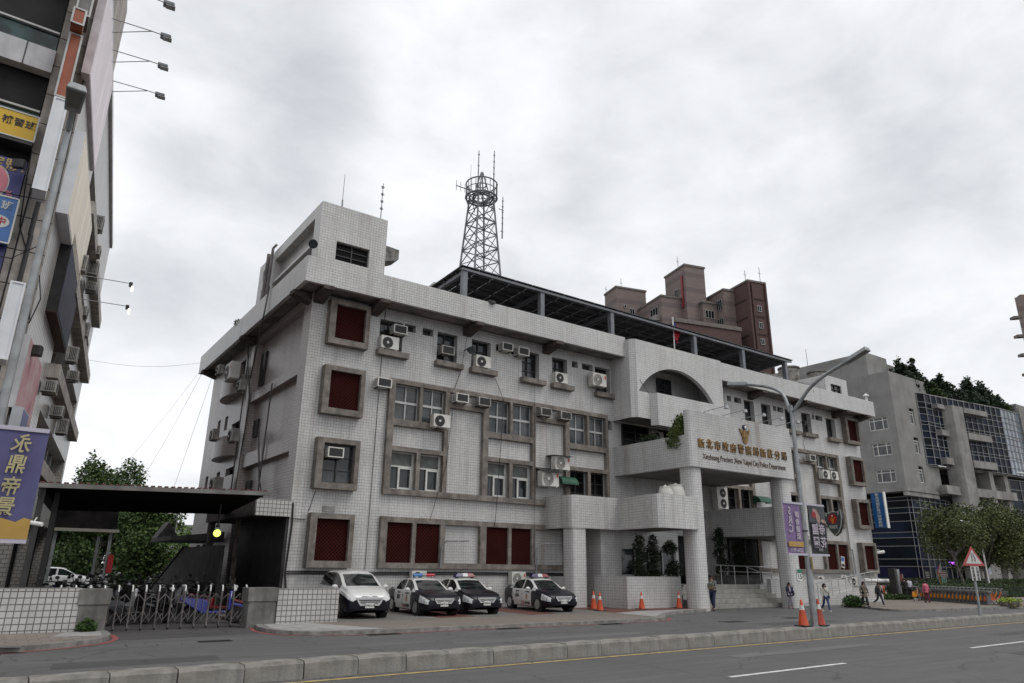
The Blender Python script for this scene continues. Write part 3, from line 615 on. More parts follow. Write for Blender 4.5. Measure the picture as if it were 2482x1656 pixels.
# portico: canopy deck, name board and its columns
PX0, PX1, PY0, PZ0 = 25.85, 33.9, 22.05, 6.35
for a in (PX0, PX1-.2): g = G(); g.box(a, PY0+.3, PZ0, a+.2, YW, 7.86); g.done("portico_parapet", TILE, ST)
g = G(); r = .18; xy = [(PX0, PY0+.3), (PX0, PY0+r), (PX0+r*.3, PY0+r*.3), (PX0+r, PY0), (PX1, PY0), (PX1, PY0+.3)]; g.prism(xy, PZ0, 9.05); g.done("name_board", TILE, ST, smooth=True, angle=50)
g = G(); g.box(PX0+.2, PY0+.3, PZ0+.05, PX1-.2, YW, 6.65); g.done("portico_deck", mat("portico_soffit", (.22, .21, .20), .7, var=.2, scale=.6), ST)
def roundcol(x0, x1, y0, y1, z0, z1, r=.26):
    g = G(); xy = []
    for cx_, cy_, a_ in ((x0+r, y0+r, pi), (x1-r, y0+r, 1.5*pi), (x1-r, y1-r, 0), (x0+r, y1-r, .5*pi)):
        for k in range(5): a = a_+pi/2*k/4; xy.append((cx_+r*cos(a), cy_+r*sin(a)))
    g.prism(xy, z0, z1); g.done("column", TILEC, ST, smooth=True, angle=50)
roundcol(21.25, 22.1, 25.15, 26.0, .1, 3.5, .2); roundcol(25.98, 26.83, 22.2, 23.05, 0, PZ0+.05); roundcol(33.0, 33.85, 22.2, 23.05, 0, PZ0+.05); roundcol(37.6, 38.4, 25.15, 26, 0, 3.5)
def para(name, line, z0, z1, t=.18, close=True):
    """parapet following a plan polyline (outer face on the left-hand side walking along it)"""
    P = [Vector((x, y, 0)) for x, y in line]; Q = []
    for i, p in enumerate(P):
        d1 = (P[i]-P[i-1]).normalized() if i else (P[1]-P[0]).normalized(); d2 = (P[i+1]-P[i]).normalized() if i < len(P)-1 else d1
        n = (Vector((-d1.y, d1.x, 0))+Vector((-d2.y, d2.x, 0))); n.normalize(); Q.append(p+n*t)
    g = G()
    for i in range(len(P)-1):
        a, b, c, d = P[i], P[i+1], Q[i+1], Q[i]
        up_ = lambda v, z: (v.x, v.y, z)
        g.add([up_(a, z0), up_(b, z0), up_(c, z0), up_(d, z0), up_(a, z1), up_(b, z1), up_(c, z1), up_(d, z1)], [[0, 3, 2, 1], [4, 5, 6, 7], [0, 1, 5, 4], [2, 3, 7, 6]])
    return g.done(name, TILE, ST, smooth=True, angle=35)
lp = [(21.15, YW), (21.15, 25.4), (21.22, 25.2), (21.42, 25.1), (24.0, 25.1), (23.62, 22.5), (23.68, 22.25), (23.95, 22.1), (26.2, 22.1)]
para("balcony_parapet", lp, 3.5, 4.97); g = G(); g.prism([(21.3, YW), (21.3, 25.35), (24.1, 25.25), (23.8, 22.3), (26.3, 22.25), (26.9, YW)][::-1], 3.53, 3.72); g.done("balcony_floor", mat("balcony_soffit", (.17, .165, .16), .8, var=.2), ST)
rpn = [(33.5, 22.4), (36.0, 22.35), (36.1, 25.1), (38.6, 25.1), (38.6, YW)]; para("balcony_parapet", [(32.7, YW), (33.25, 23.0)]+rpn, 3.5, 4.97)
g = G(); g.prism([(32.9, YW), (33.5, 22.6), (35.9, 22.5), (36.0, 25.2), (38.5, 25.2), (38.5, YW)][::-1], 3.53, 3.72); g.done("balcony_floor", MATS["balcony_soffit"], ST)
# ground floor under the left balcony: front planter wall, glazed duty room
g = G(); g.box(22.85, 23.5, .05, 26.3, 23.72, 1.44); g.box(22.85, 23.72, .05, 23.07, 25.6, 1.44); g.done("low_wall", TILE, ST)
g = G(); g.holes(23.3, 28.6, 0, 3.55, [(24.6, 28.4, 1.45, 2.72)], fy(25.6), .15); g.poly([(23.3, YW, 0), (23.3, 25.6, 0), (23.3, 25.6, 3.55), (23.3, YW, 3.55)]); g.done("duty_room_wall", TILE, ST)
g = G()
for x in (24.6, 25.55, 26.5, 27.45, 28.35): g.box(x, 25.66, 1.45, x+.05, 25.72, 2.72)
g.box(24.6, 25.66, 1.45, 28.4, 25.72, 1.5); g.box(24.6, 25.66, 2.67, 28.4, 25.72, 2.72); w = g.done("window", ALU, ST); g = G(); g.box(24.6, 25.73, 1.45, 28.4, 25.74, 2.72); g.done("pane", GLASS, w)
g = G(); g.box(22.75, 27.05, .3, 23.25, 27.15, 3.4); g.box(23.25, 27.05, 3.2, 23.3, 27.15, 3.4); g.done("window", GLASSB, ST)
# entrance: steps, landing, doors, flanking wall, wheelchair ramp with rails
STEP = mat("terrazzo_step", (.27, .265, .24), .8, var=.12, scale=3, stain=.2)
g = G()
for i in range(5): g.box(26.85, 23.2+i*.36, .004 if i == 0 else i*.21, 34.6-i*.28, 27.19, (i+1)*.21)
g.done("entrance_steps", STEP, ST, bevel=.015)
g = G(); g.box(29.2, 27.02, 1.05, 31.9, 27.15, 3.5); w = g.done("entrance_door", GLASSB, ST); g = G()
for x in (29.2, 30.1, 31.0, 31.85): g.box(x, 26.98, 1.05, x+.05, 27.018, 3.5)
g.done("door_frame", DARKM, w)
g = G(); g.box(34.5, 27.05, 1.05, 37.3, 27.15, 3.5); w = g.done("window", GLASSB, ST); g = G(); g.box(35.85, 27.0, 1.05, 35.95, 27.048, 3.5); g.box(34.5, 27.0, 2.7, 35.85, 27.048, 2.76); g.done("window_frame", DARKM, w)
g = G(); g.box(34.62, 24.6, 0, 38.3, 24.85, 1.32); g.box(38.3, 24.6, 0, 42.6, 24.85, 1.32); g.box(34.0, 24.85, 0, 42.6, 27.15, 1.04); g.done("ramp_wall", TILE, ST)
g = G(); g.xz([(35.4, 0), (43.6, 0), (43.6, 1.0), (42.6, 1.0), (36.2, .16), (35.4, .12)], 23.35, 23.55); g.xz([(36.2, .0), (42.6, .0), (42.6, .86), (36.2, .05)], 23.55, 24.6); g.xz([(42.6, 0), (43.6, 0), (43.6, .95), (42.6, .95)], 23.55, 26.4); g.done("ramp", TILE, ST)
RAIL = mat("stainless_rail", (.42, .42, .42), .3, .8, var=.1)
g = G()
g.tube([(36.0, 23.45, .95), (36.3, 23.45, 1.05), (42.6, 23.45, 1.75), (43.6, 23.45, 1.78)], .028); g.tube([(36.2, 23.45, .62), (42.6, 23.45, 1.38), (43.6, 23.45, 1.4)], .022)
for i in range(11): x = 36.4+i*.7; zb = .16+(x-36.2)*.131; g.cyl((x, 23.45, min(zb, 1.0)), (x, 23.45, min(1.75, .95+(x-36)*.121)), .02, n=6)
g.done("handrail", RAIL, ST)
g = G(); g.tube([(30.6, 25.0, 2.0), (33.8, 24.7, 1.95), (35.2, 24.7, 1.95)], .026); g.tube([(33.0, 24.9, 1.95), (34.9, 23.1, .95), (34.9, 23.1, .4)], .022); g.tube([(30.9, 25.0, 1.7), (35.0, 24.7, 1.65)], .02)
for x in (31.0, 32.0, 33.0, 34.0, 34.9): g.cyl((x, 24.95-.06*(x-31), 1.04), (x, 24.95-.06*(x-31), 1.98), .022, n=6)
g.done("handrail", RAIL, ST)
# bands of dark conduit along the foot of the wall
g = G()
for z, r in ((1.52, .035), (1.45, .025)): g.tube([(9.1, YW-.06, z), (12.5, YW-.06, z-.03), (16, YW-.06, z), (22.5, YW-.06, z-.02)], r)
g.tube([(9.06, YW-.06, 4.0), (9.1, YW-.06, 3.2), (9.03, YW-.06, 1.45), (9.15, YW-.06, .7)], .035); g.tube([(9.06, YW-.05, 3.42), (9.6, YW-.05, 3.4)], .02); g.done("conduit", BLACK, ST)
g = G(); g.tube([(15.5, YF-.02, 1.7), (15.5, YF-.1, 2.6), (15.62, YF-.25, 2.78), (16.4, YF-.8, 2.8)], .035, 7); g.done("vent_pipe", GALV, ST)
g = G(); g.tube([(20.55, YF-.02, 1.3), (20.55, YF-.1, 2.6), (20.7, YF-.25, 2.82), (21.6, YF-.8, 2.8)], .035, 7); g.done("vent_pipe", GALV, ST)
g = G(); g.tube([(46.8, YW-.08, 9.3), (47.2, YW-.08, 8.6), (47.25, YW-.08, 3.3), (47.3, YW-.08, .9)], .04); g.tube([(47.0, YW-.12, 3.3), (47.45, YW-.12, 3.1), (47.5, YW-.12, 1.6)], .05); g.done("drain_pipe", GALV, ST)
g = G(); g.tube([(46.2, 25.9, 1.25), (48, 25.9, 1.22), (49.4, 25.9, 1.2)], .12, 12); g.done("duct", WHITE, ST, smooth=True)
rc = random.Random(3)      # thin cables that hang down the front
g = G()
for pts in (([(15.95, YW-.03, 13.6), (16.05, YP-.02, 12.8), (16.25, YW-.03, 10.3), (16.0, YW-.03, 9.6), (15.6, YF-.02, 6.0), (14.9, YF-.02, 3.6)]), ([(18.2, YW-.03, 10.4), (18.6, YF-.02, 9.3), (18.3, YF-.02, 4.4), (18.2, YF-.02, 3.5)]), ([(20.42, YF-.02, 10.4), (20.43, YF-.02, 2)]), ([(12.3, YW-.03, 12.6), (12.25, YW-.03, 8), (12.2, YW-.03, 1.6)]), ([(43.3, YP-.02, 13.4), (43.7, YP+.1, 12.6), (43.2, YW-.04, 10), (43.6, YW-.04, 8.9)]), ([(25.9, YP-.02, 13.5), (26.3, YA-.02, 11.2), (26.9, YA-.02, 10.6)]), ([(9.9, YW-.02, 4.5), (9.7, YW-.02, 3.7)])):
    g.tube(pts, .012, 4)
g.done("cable", BLACK, ST)
g = G()
for pts in (([(8.9, 36.2, 12.5), (8.85, 35.6, 11.3), (8.85, 34.9, 10.2), (8.9, 34.6, 9.2), (8.9, 34.9, 7.0), (8.9, 35.2, 4)]), ([(8.93, 36.0, 12), (8.93, 36.0, 3.9)]), ([(8.2, 31.0, 13.9), (8.15, 31.1, 12.7), (8.9, 35.0, 10.5)]), ([(8.93, 32.5, 7.5), (8.93, 31.5, 5.2), (8.93, 30.5, 4.2)]), ([(8.93, 31.3, 9.5), (8.93, 31.5, 4.3)])):
    g.tube(pts, .035, 5)
g.done("pipe", mat("grey_pipe", (.10, .098, .095), .6, var=.2), ST)
g = G(); g.tube([(8.55, 33.4, 12.6), (8.52, 33.0, 16.35)], .09, 6); g.tube([(8.5, 32.5, 13.6), (8.5, 32.3, 16.4), (8.6, 32.1, 16.55)], .07, 6); g.done("pipe", mat("pale_pipe", (.22, .205, .20), .6, var=.25), ST)
# lettering and emblem on the name board
GOLD = mat("gilt_letter", (.27, .155, .05), .42, .5, var=.4, scale=4); BRON = mat("bronze_letter", (.085, .058, .03), .45, .4, var=.2)
GOLD2 = 0
for i, ch in enumerate("新北市政府警察局新莊分局"):
    text(ch, .49, GOLD, ST, (26.62+i*.595, PY0-.03, 7.46+.02*(i % 2)), ext=.03, bold=.003)
text("Xinzhuang Precinct ,New Taipei City Police Department", .385, BRON, ST, (29.95, PY0-.012, 6.88), ext=.01, bold=-.002, sx=.74)
def emblem(g, c, s, y, fn=None):
    """spread-winged dove: five feathers a side, tail fan, round head badge"""
    for sd in (-1, 1):
        for k, (x0_, x1_, zt_) in enumerate(((.14, .27, .16), (.26, .39, .28), (.36, .49, .36), (.44, .56, .38))):
            P_ = [(.03+.05*k, -.5+.06*k), (.10+.06*k, -.46+.07*k), (x1_, zt_-.12), (x1_+.03, zt_), (x0_, zt_-.06)]
            g.xz([(c[0]+sd*s*a, c[1]+s*b) for a, b in P_], y-.035-.008*k, y)
    g.xz([(c[0]-s*.10, c[1]+s*.30), (c[0]-s*.24, c[1]+s*.1), (c[0]-s*.22, c[1]-s*.35), (c[0], c[1]-s*.55), (c[0]+s*.22, c[1]-s*.35), (c[0]+s*.24, c[1]+s*.1), (c[0]+s*.10, c[1]+s*.30)], y-.08, y)
    g.xz([(c[0]-s*.34, c[1]-s*.30), (c[0]-s*.2, c[1]-s*.62), (c[0], c[1]-s*.70), (c[0]+s*.2, c[1]-s*.62), (c[0]+s*.34, c[1]-s*.30), (c[0], c[1]-s*.52)], y-.06, y)
g = G(); emblem(g, (30.0, 8.30), .70, PY0); e_ = g.done("emblem", GOLD, ST); g = G(); g.cyl((30.0, PY0-.1, 8.66), (30.0, PY0, 8.66), .13, n=14); g.done("emblem_badge", mat("badge_blue", (.02, .025, .05), .3), e_); g = G(); g.cyl((30.0, PY0-.115, 8.66), (30.0, PY0-.1, 8.66), .075, n=12); g.done("emblem_sun", WHITE, e_)
# ------------------------------------------------------------------ lamps standing off the name board
lp_ = None
for i, (x, zz) in enumerate(((27.0, 9.1), (28.4, 9.1), (29.85, 9.1), (31.3, 9.1), (32.7, 9.1))):
    t = thing("spotlight", ["first", "second", "third", "fourth", "fifth"][i]+" thin-armed spotlight from the portico corner, over the gilt lettering", "spotlight", (x, 22.1, 9.05), "spotlights along the name board")
    g = G(); g.tube([(x, 22.1, 9.05), (x, 21.7, 9.08), (x, 20.75, 9.12)], .018, 5); g.done("arm", GALV, t); g = G(); g.lathe([(.04, 0), (.1, -.06), (.11, -.16), (.02, -.17)], (x, 20.7, 9.15), 10); g.done("lamp_head", GALV, t, smooth=True)
# ================================================================== ON THE STATION: roof structures
t = thing("solar_canopy", "steel-framed canopy of dark solar panels standing on the station roof", "solar canopy", (28, 32, 13.67))
for x in (15.7, 20.25, 25.0, 31.65, 36.15, 40.6):
    g = G(); g.box(x-.11, 26.1, 12.9, x+.13, 26.35, 15.05); g.box(x-.02, 26.4, 12.9, x+.02, 26.42, 15.0); g.done("post", STEEL, t)
    g = G(); g.box(x-.1, 37.5, 12.9, x+.1, 37.7, 14.6); g.done("post", STEEL, t)
    g = G(); g.extr([(x-.07, 26.4, 15.0), (x-.07, 37.6, 14.55), (x-.07, 37.6, 14.38), (x-.07, 26.4, 14.83)], (.18, 0, 0)); g.done("rafter", STEEL, t)
g = G(); g.box(15.5, 26.05, 14.95, 41.2, 26.11, 15.06); g.box(15.5, 26.11, 15.01, 41.2, 26.3, 15.06); g.box(15.5, 37.5, 14.4, 41.2, 37.6, 14.6); g.done("edge_beam", STEEL, t)
for k in range(10):
    y = 26.72+k*1.15; z = 15.04-(y-26.4)*.04; g = G(); g.box(15.55, y, z-.07, 41.1, y+.05, z+.01); g.done("purlin", mat('purlin_steel', (.085, .088, .095), .5, var=.15), t)
PANM = glassmat("solar_underside", (.045, .046, .05), .6, var=.3)
g = G(); rr = random.Random(5)
for i in range(25):
    for j in range(20):
        x0 = 15.45+i*1.035; y0 = 26.0+j*.575; z = 15.12-(y0-26)*.04
        gx = .03 if j % 1 == 0 else 0
        g.add([(x0, y0, z), (x0+.985, y0, z), (x0+.985, y0+.55, z-.022), (x0, y0+.55, z-.022), (x0, y0, z+.04), (x0+.985, y0, z+.04), (x0+.985, y0+.55, z+.018), (x0, y0+.55, z+.018)], [[0, 3, 2, 1], [4, 5, 6, 7], [0, 1, 5, 4], [1, 2, 6, 5], [2, 3, 7, 6], [3, 0, 4, 7]])
g.done("panel_array", PANM, t)
# lattice radio tower
TY = 36.0; t = thing("radio_tower", "grey steel lattice radio tower with a round railed basket, behind the solar canopy", "radio tower", (22.7, TY, 13))
Zb, Ztp = 13.0, 25.6
def leg(i, z):
    k = (z-19.95)/(25.4-19.95); w = (.98+(.60-.98)*k); s = ((-1, -1), (1, -1), (1, 1), (-1, 1))[i]; return Vector((22.72+s[0]*w-.02*k, TY+s[1]*w, z))
for i in range(4): g = G(); g.cyl(leg(i, Zb), leg(i, Ztp), .075, .06, n=6); g.done("leg", STEEL, t)
g = G(); lv = [Zb+(Ztp-Zb)*k/13 for k in range(14)]
for k in range(13):
    for i in range(4):
        j = (i+1) % 4; g.cyl(leg(i, lv[k]), leg(j, lv[k+1]), .042, n=4); g.cyl(leg(j, lv[k]), leg(i, lv[k+1]), .03, n=4)
        if k % 2: g.cyl(leg(i, lv[k]), leg(j, lv[k]), .045, n=4)
g.done("bracing", STEEL, t)
bx, bz, br = 22.7, 25.55, 1.06; g = G(); ring = lambda r, z, w: g.tube([(bx+r*cos(2*pi*i/20), TY+r*sin(2*pi*i/20), z) for i in range(21)], w, 5)
ring(br, bz, .07); ring(br, bz+1.05, .05); ring(br, bz+.55, .03); ring(br*.55, bz, .06); ring(br*.75, bz, .05)
for i in range(20): a = 2*pi*i/20; g.cyl((bx+br*cos(a), TY+br*sin(a), bz), (bx+br*cos(a), TY+br*sin(a), bz+1.05), .028, n=4); g.cyl((bx+br*cos(a), TY+br*sin(a), bz), (bx+.45*cos(a), TY+.45*sin(a), bz), .03, n=4)
for i in range(8): a = 2*pi*i/8; g.cyl((bx+br*cos(a), TY+br*sin(a), bz-.0), (bx+.8*cos(a), TY+.8*sin(a), bz-.7), .04, n=4)
g.done("basket", STEEL, t)
g = G()
for i in range(4): a = pi/4+i*pi/2; g.cyl((bx+.6*cos(a), TY+.6*sin(a), bz), (bx+.05*cos(a), TY+.05*sin(a), bz+2.0), .045, n=5); g.cyl((bx+.6*cos(a), TY+.6*sin(a), bz+.1), (bx+.35*cos(a+pi/2), TY+.35*sin(a+pi/2), bz+1.0), .03, n=4)
g.tube([(bx+.35*cos(2*pi*i/12), TY+.35*sin(2*pi*i/12), bz+1.0) for i in range(13)], .04, 5); g.done("mast_top", STEEL, t)
def whip(g, x, y, z0, z1, r=.03, arms=0):
    g.cyl((x, y, z0), (x, y, z1), r, r*.6, n=5)
    for k in range(arms): zz = z0+(z1-z0)*(.35+.55*k/max(1, arms-1)); g.cyl((x-.09, y, zz), (x+.09, y, zz), .018, n=4); g.cyl((x, y, zz-.05), (x, y, zz+.05), .05, n=5)
g = G(); whip(g, 22.03, TY-.6, 25.6, 28.7, .05, 3); whip(g, 23.28, TY-.6, 25.6, 29.15, .05, 5); whip(g, 21.62, TY-.3, 25.4, 27.6, .018); g.done("whip_antenna", STEEL, t)
g = G(); g.cyl((20.7, TY, 25.85), (21.8, TY, 25.85), .035, n=5)
for k in range(4): x = 20.72+k*.33; g.cyl((x, TY, 25.5+.03*k), (x, TY, 26.25-.03*k), .02, n=4)
g.done("yagi_antenna", STEEL, t)
g = G(); whip(g, 23.92, TY-.8, 22.6, 25.7, .05, 5); g.cyl((23.6, TY-.8, 24.7), (24.0, TY-.8, 24.7), .03, n=4); g.cyl((23.75, TY-.8, 23.1), (24.0, TY-.8, 23.1), .03, n=4); g.done("side_antenna", STEEL, t)
# rooftop whips, flag, tanks, floodlights
def single(name, g, m, label, cat, group=None, **k): return tag(g.done(name, m, **k), label, cat, group)
g = G(); whip(g, 9.55, 26.3, 15.7, 17.95, .018); g.cyl((9.55, 26.2, 15.6), (9.55, 26.3, 16.7), .035, n=5); single("roof_antenna", g, STEEL, "thin plain whip aerial on the front edge of the left rooftop penthouse", "antenna")
g = G(); whip(g, 11.4, 26.4, 16.25, 18.2, .025, 4); single("roof_antenna", g, STEEL, "knobbly aerial with short arms at the right corner of the left penthouse", "antenna")
g = G(); whip(g, 47.9, 29, 14.9, 17.9, .03); single("roof_antenna", g, STEEL, "lone aerial beside the stained tanks at the right end of the station roof", "antenna")
t = thing("flag_on_pole", "small red and blue national flag hanging limp from a white pole above the arch", "flag", (30.15, 26.4, 13.5))
g = G(); g.cyl((30.15, 26.4, 13.4), (30.15, 26.4, 15.75), .035, n=8); g.ball((30.15, 26.4, 15.8), .06); g.done("pole", WHITE, t)
def flagmesh(x, y, z, w, h, hang):
    g = G(); nu, nv = 8, 10
    pts = [(x+w*(i/nu)*(1-.55*(j/nv)**.7)+.05*sin(i*1.7+j*.5), y+.07*sin(i*1.9+j*.8), z-h*(j/nv)-hang*(i/nu)) for j in range(nv+1) for i in range(nu+1)]
    for j in range(nv):
        for i in range(nu): g.add([pts[j*(nu+1)+i], pts[j*(nu+1)+i+1], pts[(j+1)*(nu+1)+i+1], pts[(j+1)*(nu+1)+i]], [[0, 1, 2, 3]], 1 if (i < 4 and j < 4) else 0)
    return g
FR = mat("flag_red", (.42, .015, .03), .7); FB = mat("flag_blue", (.02, .03, .22), .7)
flagmesh(30.17, 26.4, 15.62, .62, .95, .35).done("cloth", [FR, FB], t, smooth=True)
def tank(x, y, z, r, h, label, m):
    t = thing("water_tank", label, "water tank", (x, y, z), "roof water tanks"); g = G()
    g.lathe([(r*.97, 0), (r, h*.1), (r*1.02, h*.5), (r, h*.9), (r*.9, h)], (x, y, z), 20); g.done("body", m, t, smooth=True); g = G(); g.lathe([(r*1.06, h), (r*1.06, h+.1), (r*.4, h+.18), (.02, h+.2)], (x, y, z), 20); g.done("lid", m, t, smooth=True)
TANKM = mat("stained_tank", (.22, .21, .19), .8, var=.4, scale=2.5, stain=.9)
tank(46.3, 29.6, 15.0, .75, 1.15, "taller mouldy concrete water tank at the right end of the station roof", TANKM); tank(48.0, 28.4, 15.0, .7, .85, "lower mouldy concrete water tank with a ragged rim, right end of the station roof", TANKM)
t = thing("roof_ventilator", "small domed metal ventilator peeping over the parapet by the solar canopy's left end", "ventilator", (17.3, 32, 12.9)); g = G(); g.cyl((17.3, 32, 12.9), (17.3, 32, 16.2), .25); g.done("duct", GALV, t); g = G(); g.lathe([(.45, 0), (.42, .15), (.1, .5), (.02, .52)], (17.3, 32, 16.2), 14); g.done("cap", GALV, t, smooth=True)
def flood(x, y, z, rz, label, dirn=(0, -1)):
    t = thing("floodlight", label, "floodlight", (x, y, z), "round floodlights on the station"); d = Vector((dirn[0], dirn[1], -.35)).normalized(); p = Vector((x, y, z))
    g = G(); g.tube([p, p+Vector((dirn[0]*.25, dirn[1]*.25, .05))], .03, 5); g.done("bracket", DARKM, t); q = p+Vector((dirn[0]*.28, dirn[1]*.28, 0))
    g = G(); g.cyl(q-d*.02, q+d*.22, .09, .19, n=14); g.done("shade", DARKM, t, smooth=True); g = G(); g.cyl(q+d*.215, q+d*.23, .17, n=14); g.done("lens", GLASS, t)
flood(8.5, 26.0, 14.05, 0, "dark round floodlight at the left corner of the roof parapet", (-.5, -.85)); flood(16.45, YW, 11.45, 0, "dark round floodlight on the wall between the second and third top-floor windows from the left", (.2, -.95)); flood(43.0, YW, 11.3, 0, "dark round floodlight on the top floor wall right of the lamp post", (.2, -.95))
g = G(); g.box(17.0, 26.0, 13.66, 17.35, 26.3, 13.78); g.box(17.05, 25.9, 13.6, 17.3, 26.0, 13.7); single("parapet_lamp", g, DARKM, "small flat lamp on the parapet top just right of the solar canopy's first post", "lamp")
t = thing("roof_vent", "small white capped vent pipe on the right end of the parapet", "vent pipe", (50.3, 26.15, 13.67)); g = G(); g.cyl((50.3, 26.15, 13.6), (50.3, 26.15, 14.0), .09, n=8); g.done("pipe", WHITE, t); g = G(); g.lathe([(.2, .33), (.22, .4), (.05, .55)], (50.3, 26.15, 13.67), 10); g.done("cowl", WHITE, t)
# ------------------------------------------------------------------ air conditioners
GRILD = mat("ac_dark_grille", (.03, .03, .03), .6, var=.3, scale=30); ACOLD = mat("aged_ac_casing", (.33, .32, .295), .55, var=.22, scale=4, stain=.5); TAG = mat("red_sticker", (.5, .03, .03), .5)
def proto_split(w, h, d, casing, fans=1, fanc=None, stick=False):
    t = thing("air_conditioner", None, "air conditioner"); g = G(); g.box(-w/2, -d/2, .04, w/2, d/2, h); g.box(-w/2+.08, -d/2+.03, 0, -w/2+.16, d/2-.03, .04); g.box(w/2-.16, -d/2+.03, 0, w/2-.08, d/2-.03, .04)
    for k in range(9): z = .1+k*(h-.18)/9; g.box(-w/2-.008, -d/2+.04, z, -w/2, d/2-.04, z+.025)
    g.done("casing", casing, t, bevel=.012)
    for f in range(fans):
        cz = h*(.5 if fans == 1 else (.27 if f == 0 else .74)); R_ = min(h/fans*.41, w*.36); cx_ = -w*.14 if fans == 1 else w*.05
        g = G(); g.lathe([(R_, 0), (R_, -.015), (R_*.9, -.02), (R_*.9, .0)], (cx_, -d/2, cz), 18, axis='y'); g.cyl((cx_, -d/2-.012, cz), (cx_, -d/2-.002, cz), R_*.9, n=18)
        fan = g.done("fan_grille", fanc or GRILD, t, smooth=True); g = G(); g.cyl((cx_, -d/2-.028, cz), (cx_, -d/2-.012, cz), R_*.24, n=10); g.done("fan_hub", CREAM, fan)
        g = G()
        for k in range(10): a = 2*pi*k/10; g.cyl((cx_, -d/2-.02, cz), (cx_+R_*.9*cos(a), -d/2-.02, cz+R_*.9*sin(a)), .006, n=4)
        g.done("guard", DARKM, fan)
    if stick: g = G(); g.box(w*.36, -d/2-.006, h*.62, w*.45, -d/2-.001, h*.86); g.done("sticker", TAG, t)
    kids(t); return t
def proto_window(w, h, d, casing, grillm=None):
    t = thing("air_conditioner", None, "air conditioner"); g = G(); g.box(-w/2, -d, 0, w/2, 0, h); g.box(-w/2-.01, -d-.015, -.01, w/2+.01, -d+.02, .03); g.box(-w/2-.01, -d-.015, h-.03, w/2+.01, -d+.02, h+.01); g.box(-w/2-.01, -d-.015, .03, -w/2+.04, -d+.02, h-.03); g.box(w/2-.04, -d-.015, .03, w/2+.01, -d+.02, h-.03)
    for k in range(6): g.box(-w/2-.006, -d*.85+k*d*.12, h*.2, -w/2, -d*.85+k*d*.12+.02, h*.8)
    g.done("casing", casing, t)
    for s_ in (-1, 1):
        g = G(); g.box(s_*(w/2+.004)-.003, -d*.9, h*.12, s_*(w/2+.004)+.003, -d*.25, h*.88); sg_ = g.done("side_grille", GRILD, t); g = G()
        for k in range(5): y_ = -d*.85+k*d*.14; g.box(s_*(w/2+.01)-.004, y_, h*.14, s_*(w/2+.01)+.004, y_+.022, h*.86)
        g.done("slats", casing, sg_)
    g = G(); g.box(-w/2+.04, -d-.004, .03, w/2-.04, -d-.001, h-.03); gg = g.done("front_grille", grillm or GRILD, t); g = G()
    for k in range(9): z = .05+k*(h-.1)/9; g.box(-w/2+.04, -d-.01, z, w/2-.04, -d-.005, z+.008)
    g.done("louver", DARKM, gg)
    g = G(); g.box(-w/2+.04, -d*.8, -.05, -w/2+.07, 0, -.01); g.box(w/2-.07, -d*.8, -.05, w/2-.04, 0, -.01); g.done("bracket", DARKM, t); kids(t); return t
PR = {}
def ac(kind, x, y, z, label, rz=0, s=1.0, group="air conditioners on the police station", sx=None):
    if kind not in PR:
        PR[kind] = {'split': lambda: proto_split(.84, .6, .32, CREAM), 'splitdark': lambda: proto_split(.84, .6, .32, ACOLD), 'big': lambda: proto_split(.95, .72, .36, CREAM, stick=True, fanc=ACOLD), 'twin': lambda: proto_split(.92, 1.25, .36, CREAM, fans=2),
                    'window': lambda: proto_window(.64, .38, .42, CREAM), 'windowold': lambda: proto_window(.64, .38, .42, ACOLD), 'tall': lambda: proto_window(.5, .62, .4, ACOLD)}[kind](); o = PR[kind]
    else: o = copytree(PR[kind])
    return place(o, (x, y, z), rz, label, group, s)
Yo = YW-.06
ac('split', 12.5, 27.05, 10.68, "cream outdoor unit on the sill of the leftmost top-floor window"); ac('window', 12.95, YW+.1, 11.5, "window unit poking from the upper right of the leftmost top-floor window")
ac('windowold', 15.4, YW+.1, 11.0, "grey window unit on a strut in the second top-floor window from the left"); ac('split', 17.35, 27.05, 10.68, "cream outdoor unit with a big black fan on the sill of the third top-floor window")
ac('window', 18.65, YW-.02, 11.78, "window unit in the slot right of the third top-floor window, left of a pair", s=.95); ac('window', 19.6, YW-.02, 11.7, "window unit in the slot beside the fourth top-floor window, right of a pair")
ac('split', 22.1, 27.05, 10.68, "outdoor unit filling the bottom of the fifth top-floor window, pale with a black fan", s=.95); ac('big', 24.5, 26.85, 10.85, "outdoor unit on a wall bracket left of the last top-floor window before the arch")
ac('window', 12.3, YW-.05, 8.95, "window unit on the tiled wall outside the upper left corner of the big concrete frame"); ac('split', 15.05, 26.7, 7.5, "cream outdoor unit hung under the second curtained window of the concrete frame")
ac('window', 16.1, YF+.05, 8.82, "white window unit left of a pair between the first and second bays of the frame"); ac('windowold', 17.3, YF+.05, 8.82, "window unit with a dark front, right of a pair between the first and second bays")
ac('windowold', 20.9, YF+.05, 8.82, "window unit left of a pair between the second and third bays of the frame"); ac('windowold', 22.15, YF+.05, 8.8, "window unit right of a pair, against the third bay of curtained windows")
ac('big', 21.85, 26.75, 6.25, "outdoor unit under a flat metal hood above the green awning", s=.95); ac('big', 21.05, 26.7, 5.4, "large outdoor unit with a red sticker under a dark sloping hood", s=1.05)
ac('window', 10.4, YW-.1, 5.8, "window unit in the single dark window of the left column of framed panels")
ac('split', 28.9, 27.0, 8.4, "shaded outdoor unit in the dark gap under the arch block")
ac('twin', 33.65, 26.75, 5.05, "tall outdoor unit with two fans one above the other, under the portico"); ac('split', 44.6, 26.75, 7.62, "left one of two cream outdoor units side by side below the right-hand curtained window"); ac('split', 45.6, 26.75, 7.62, "right one of two cream outdoor units side by side below the right-hand curtained window")
ac('window', 43.3, YF+.05, 8.72, "window unit on the top bar of the right concrete frame, right of the lamp post")
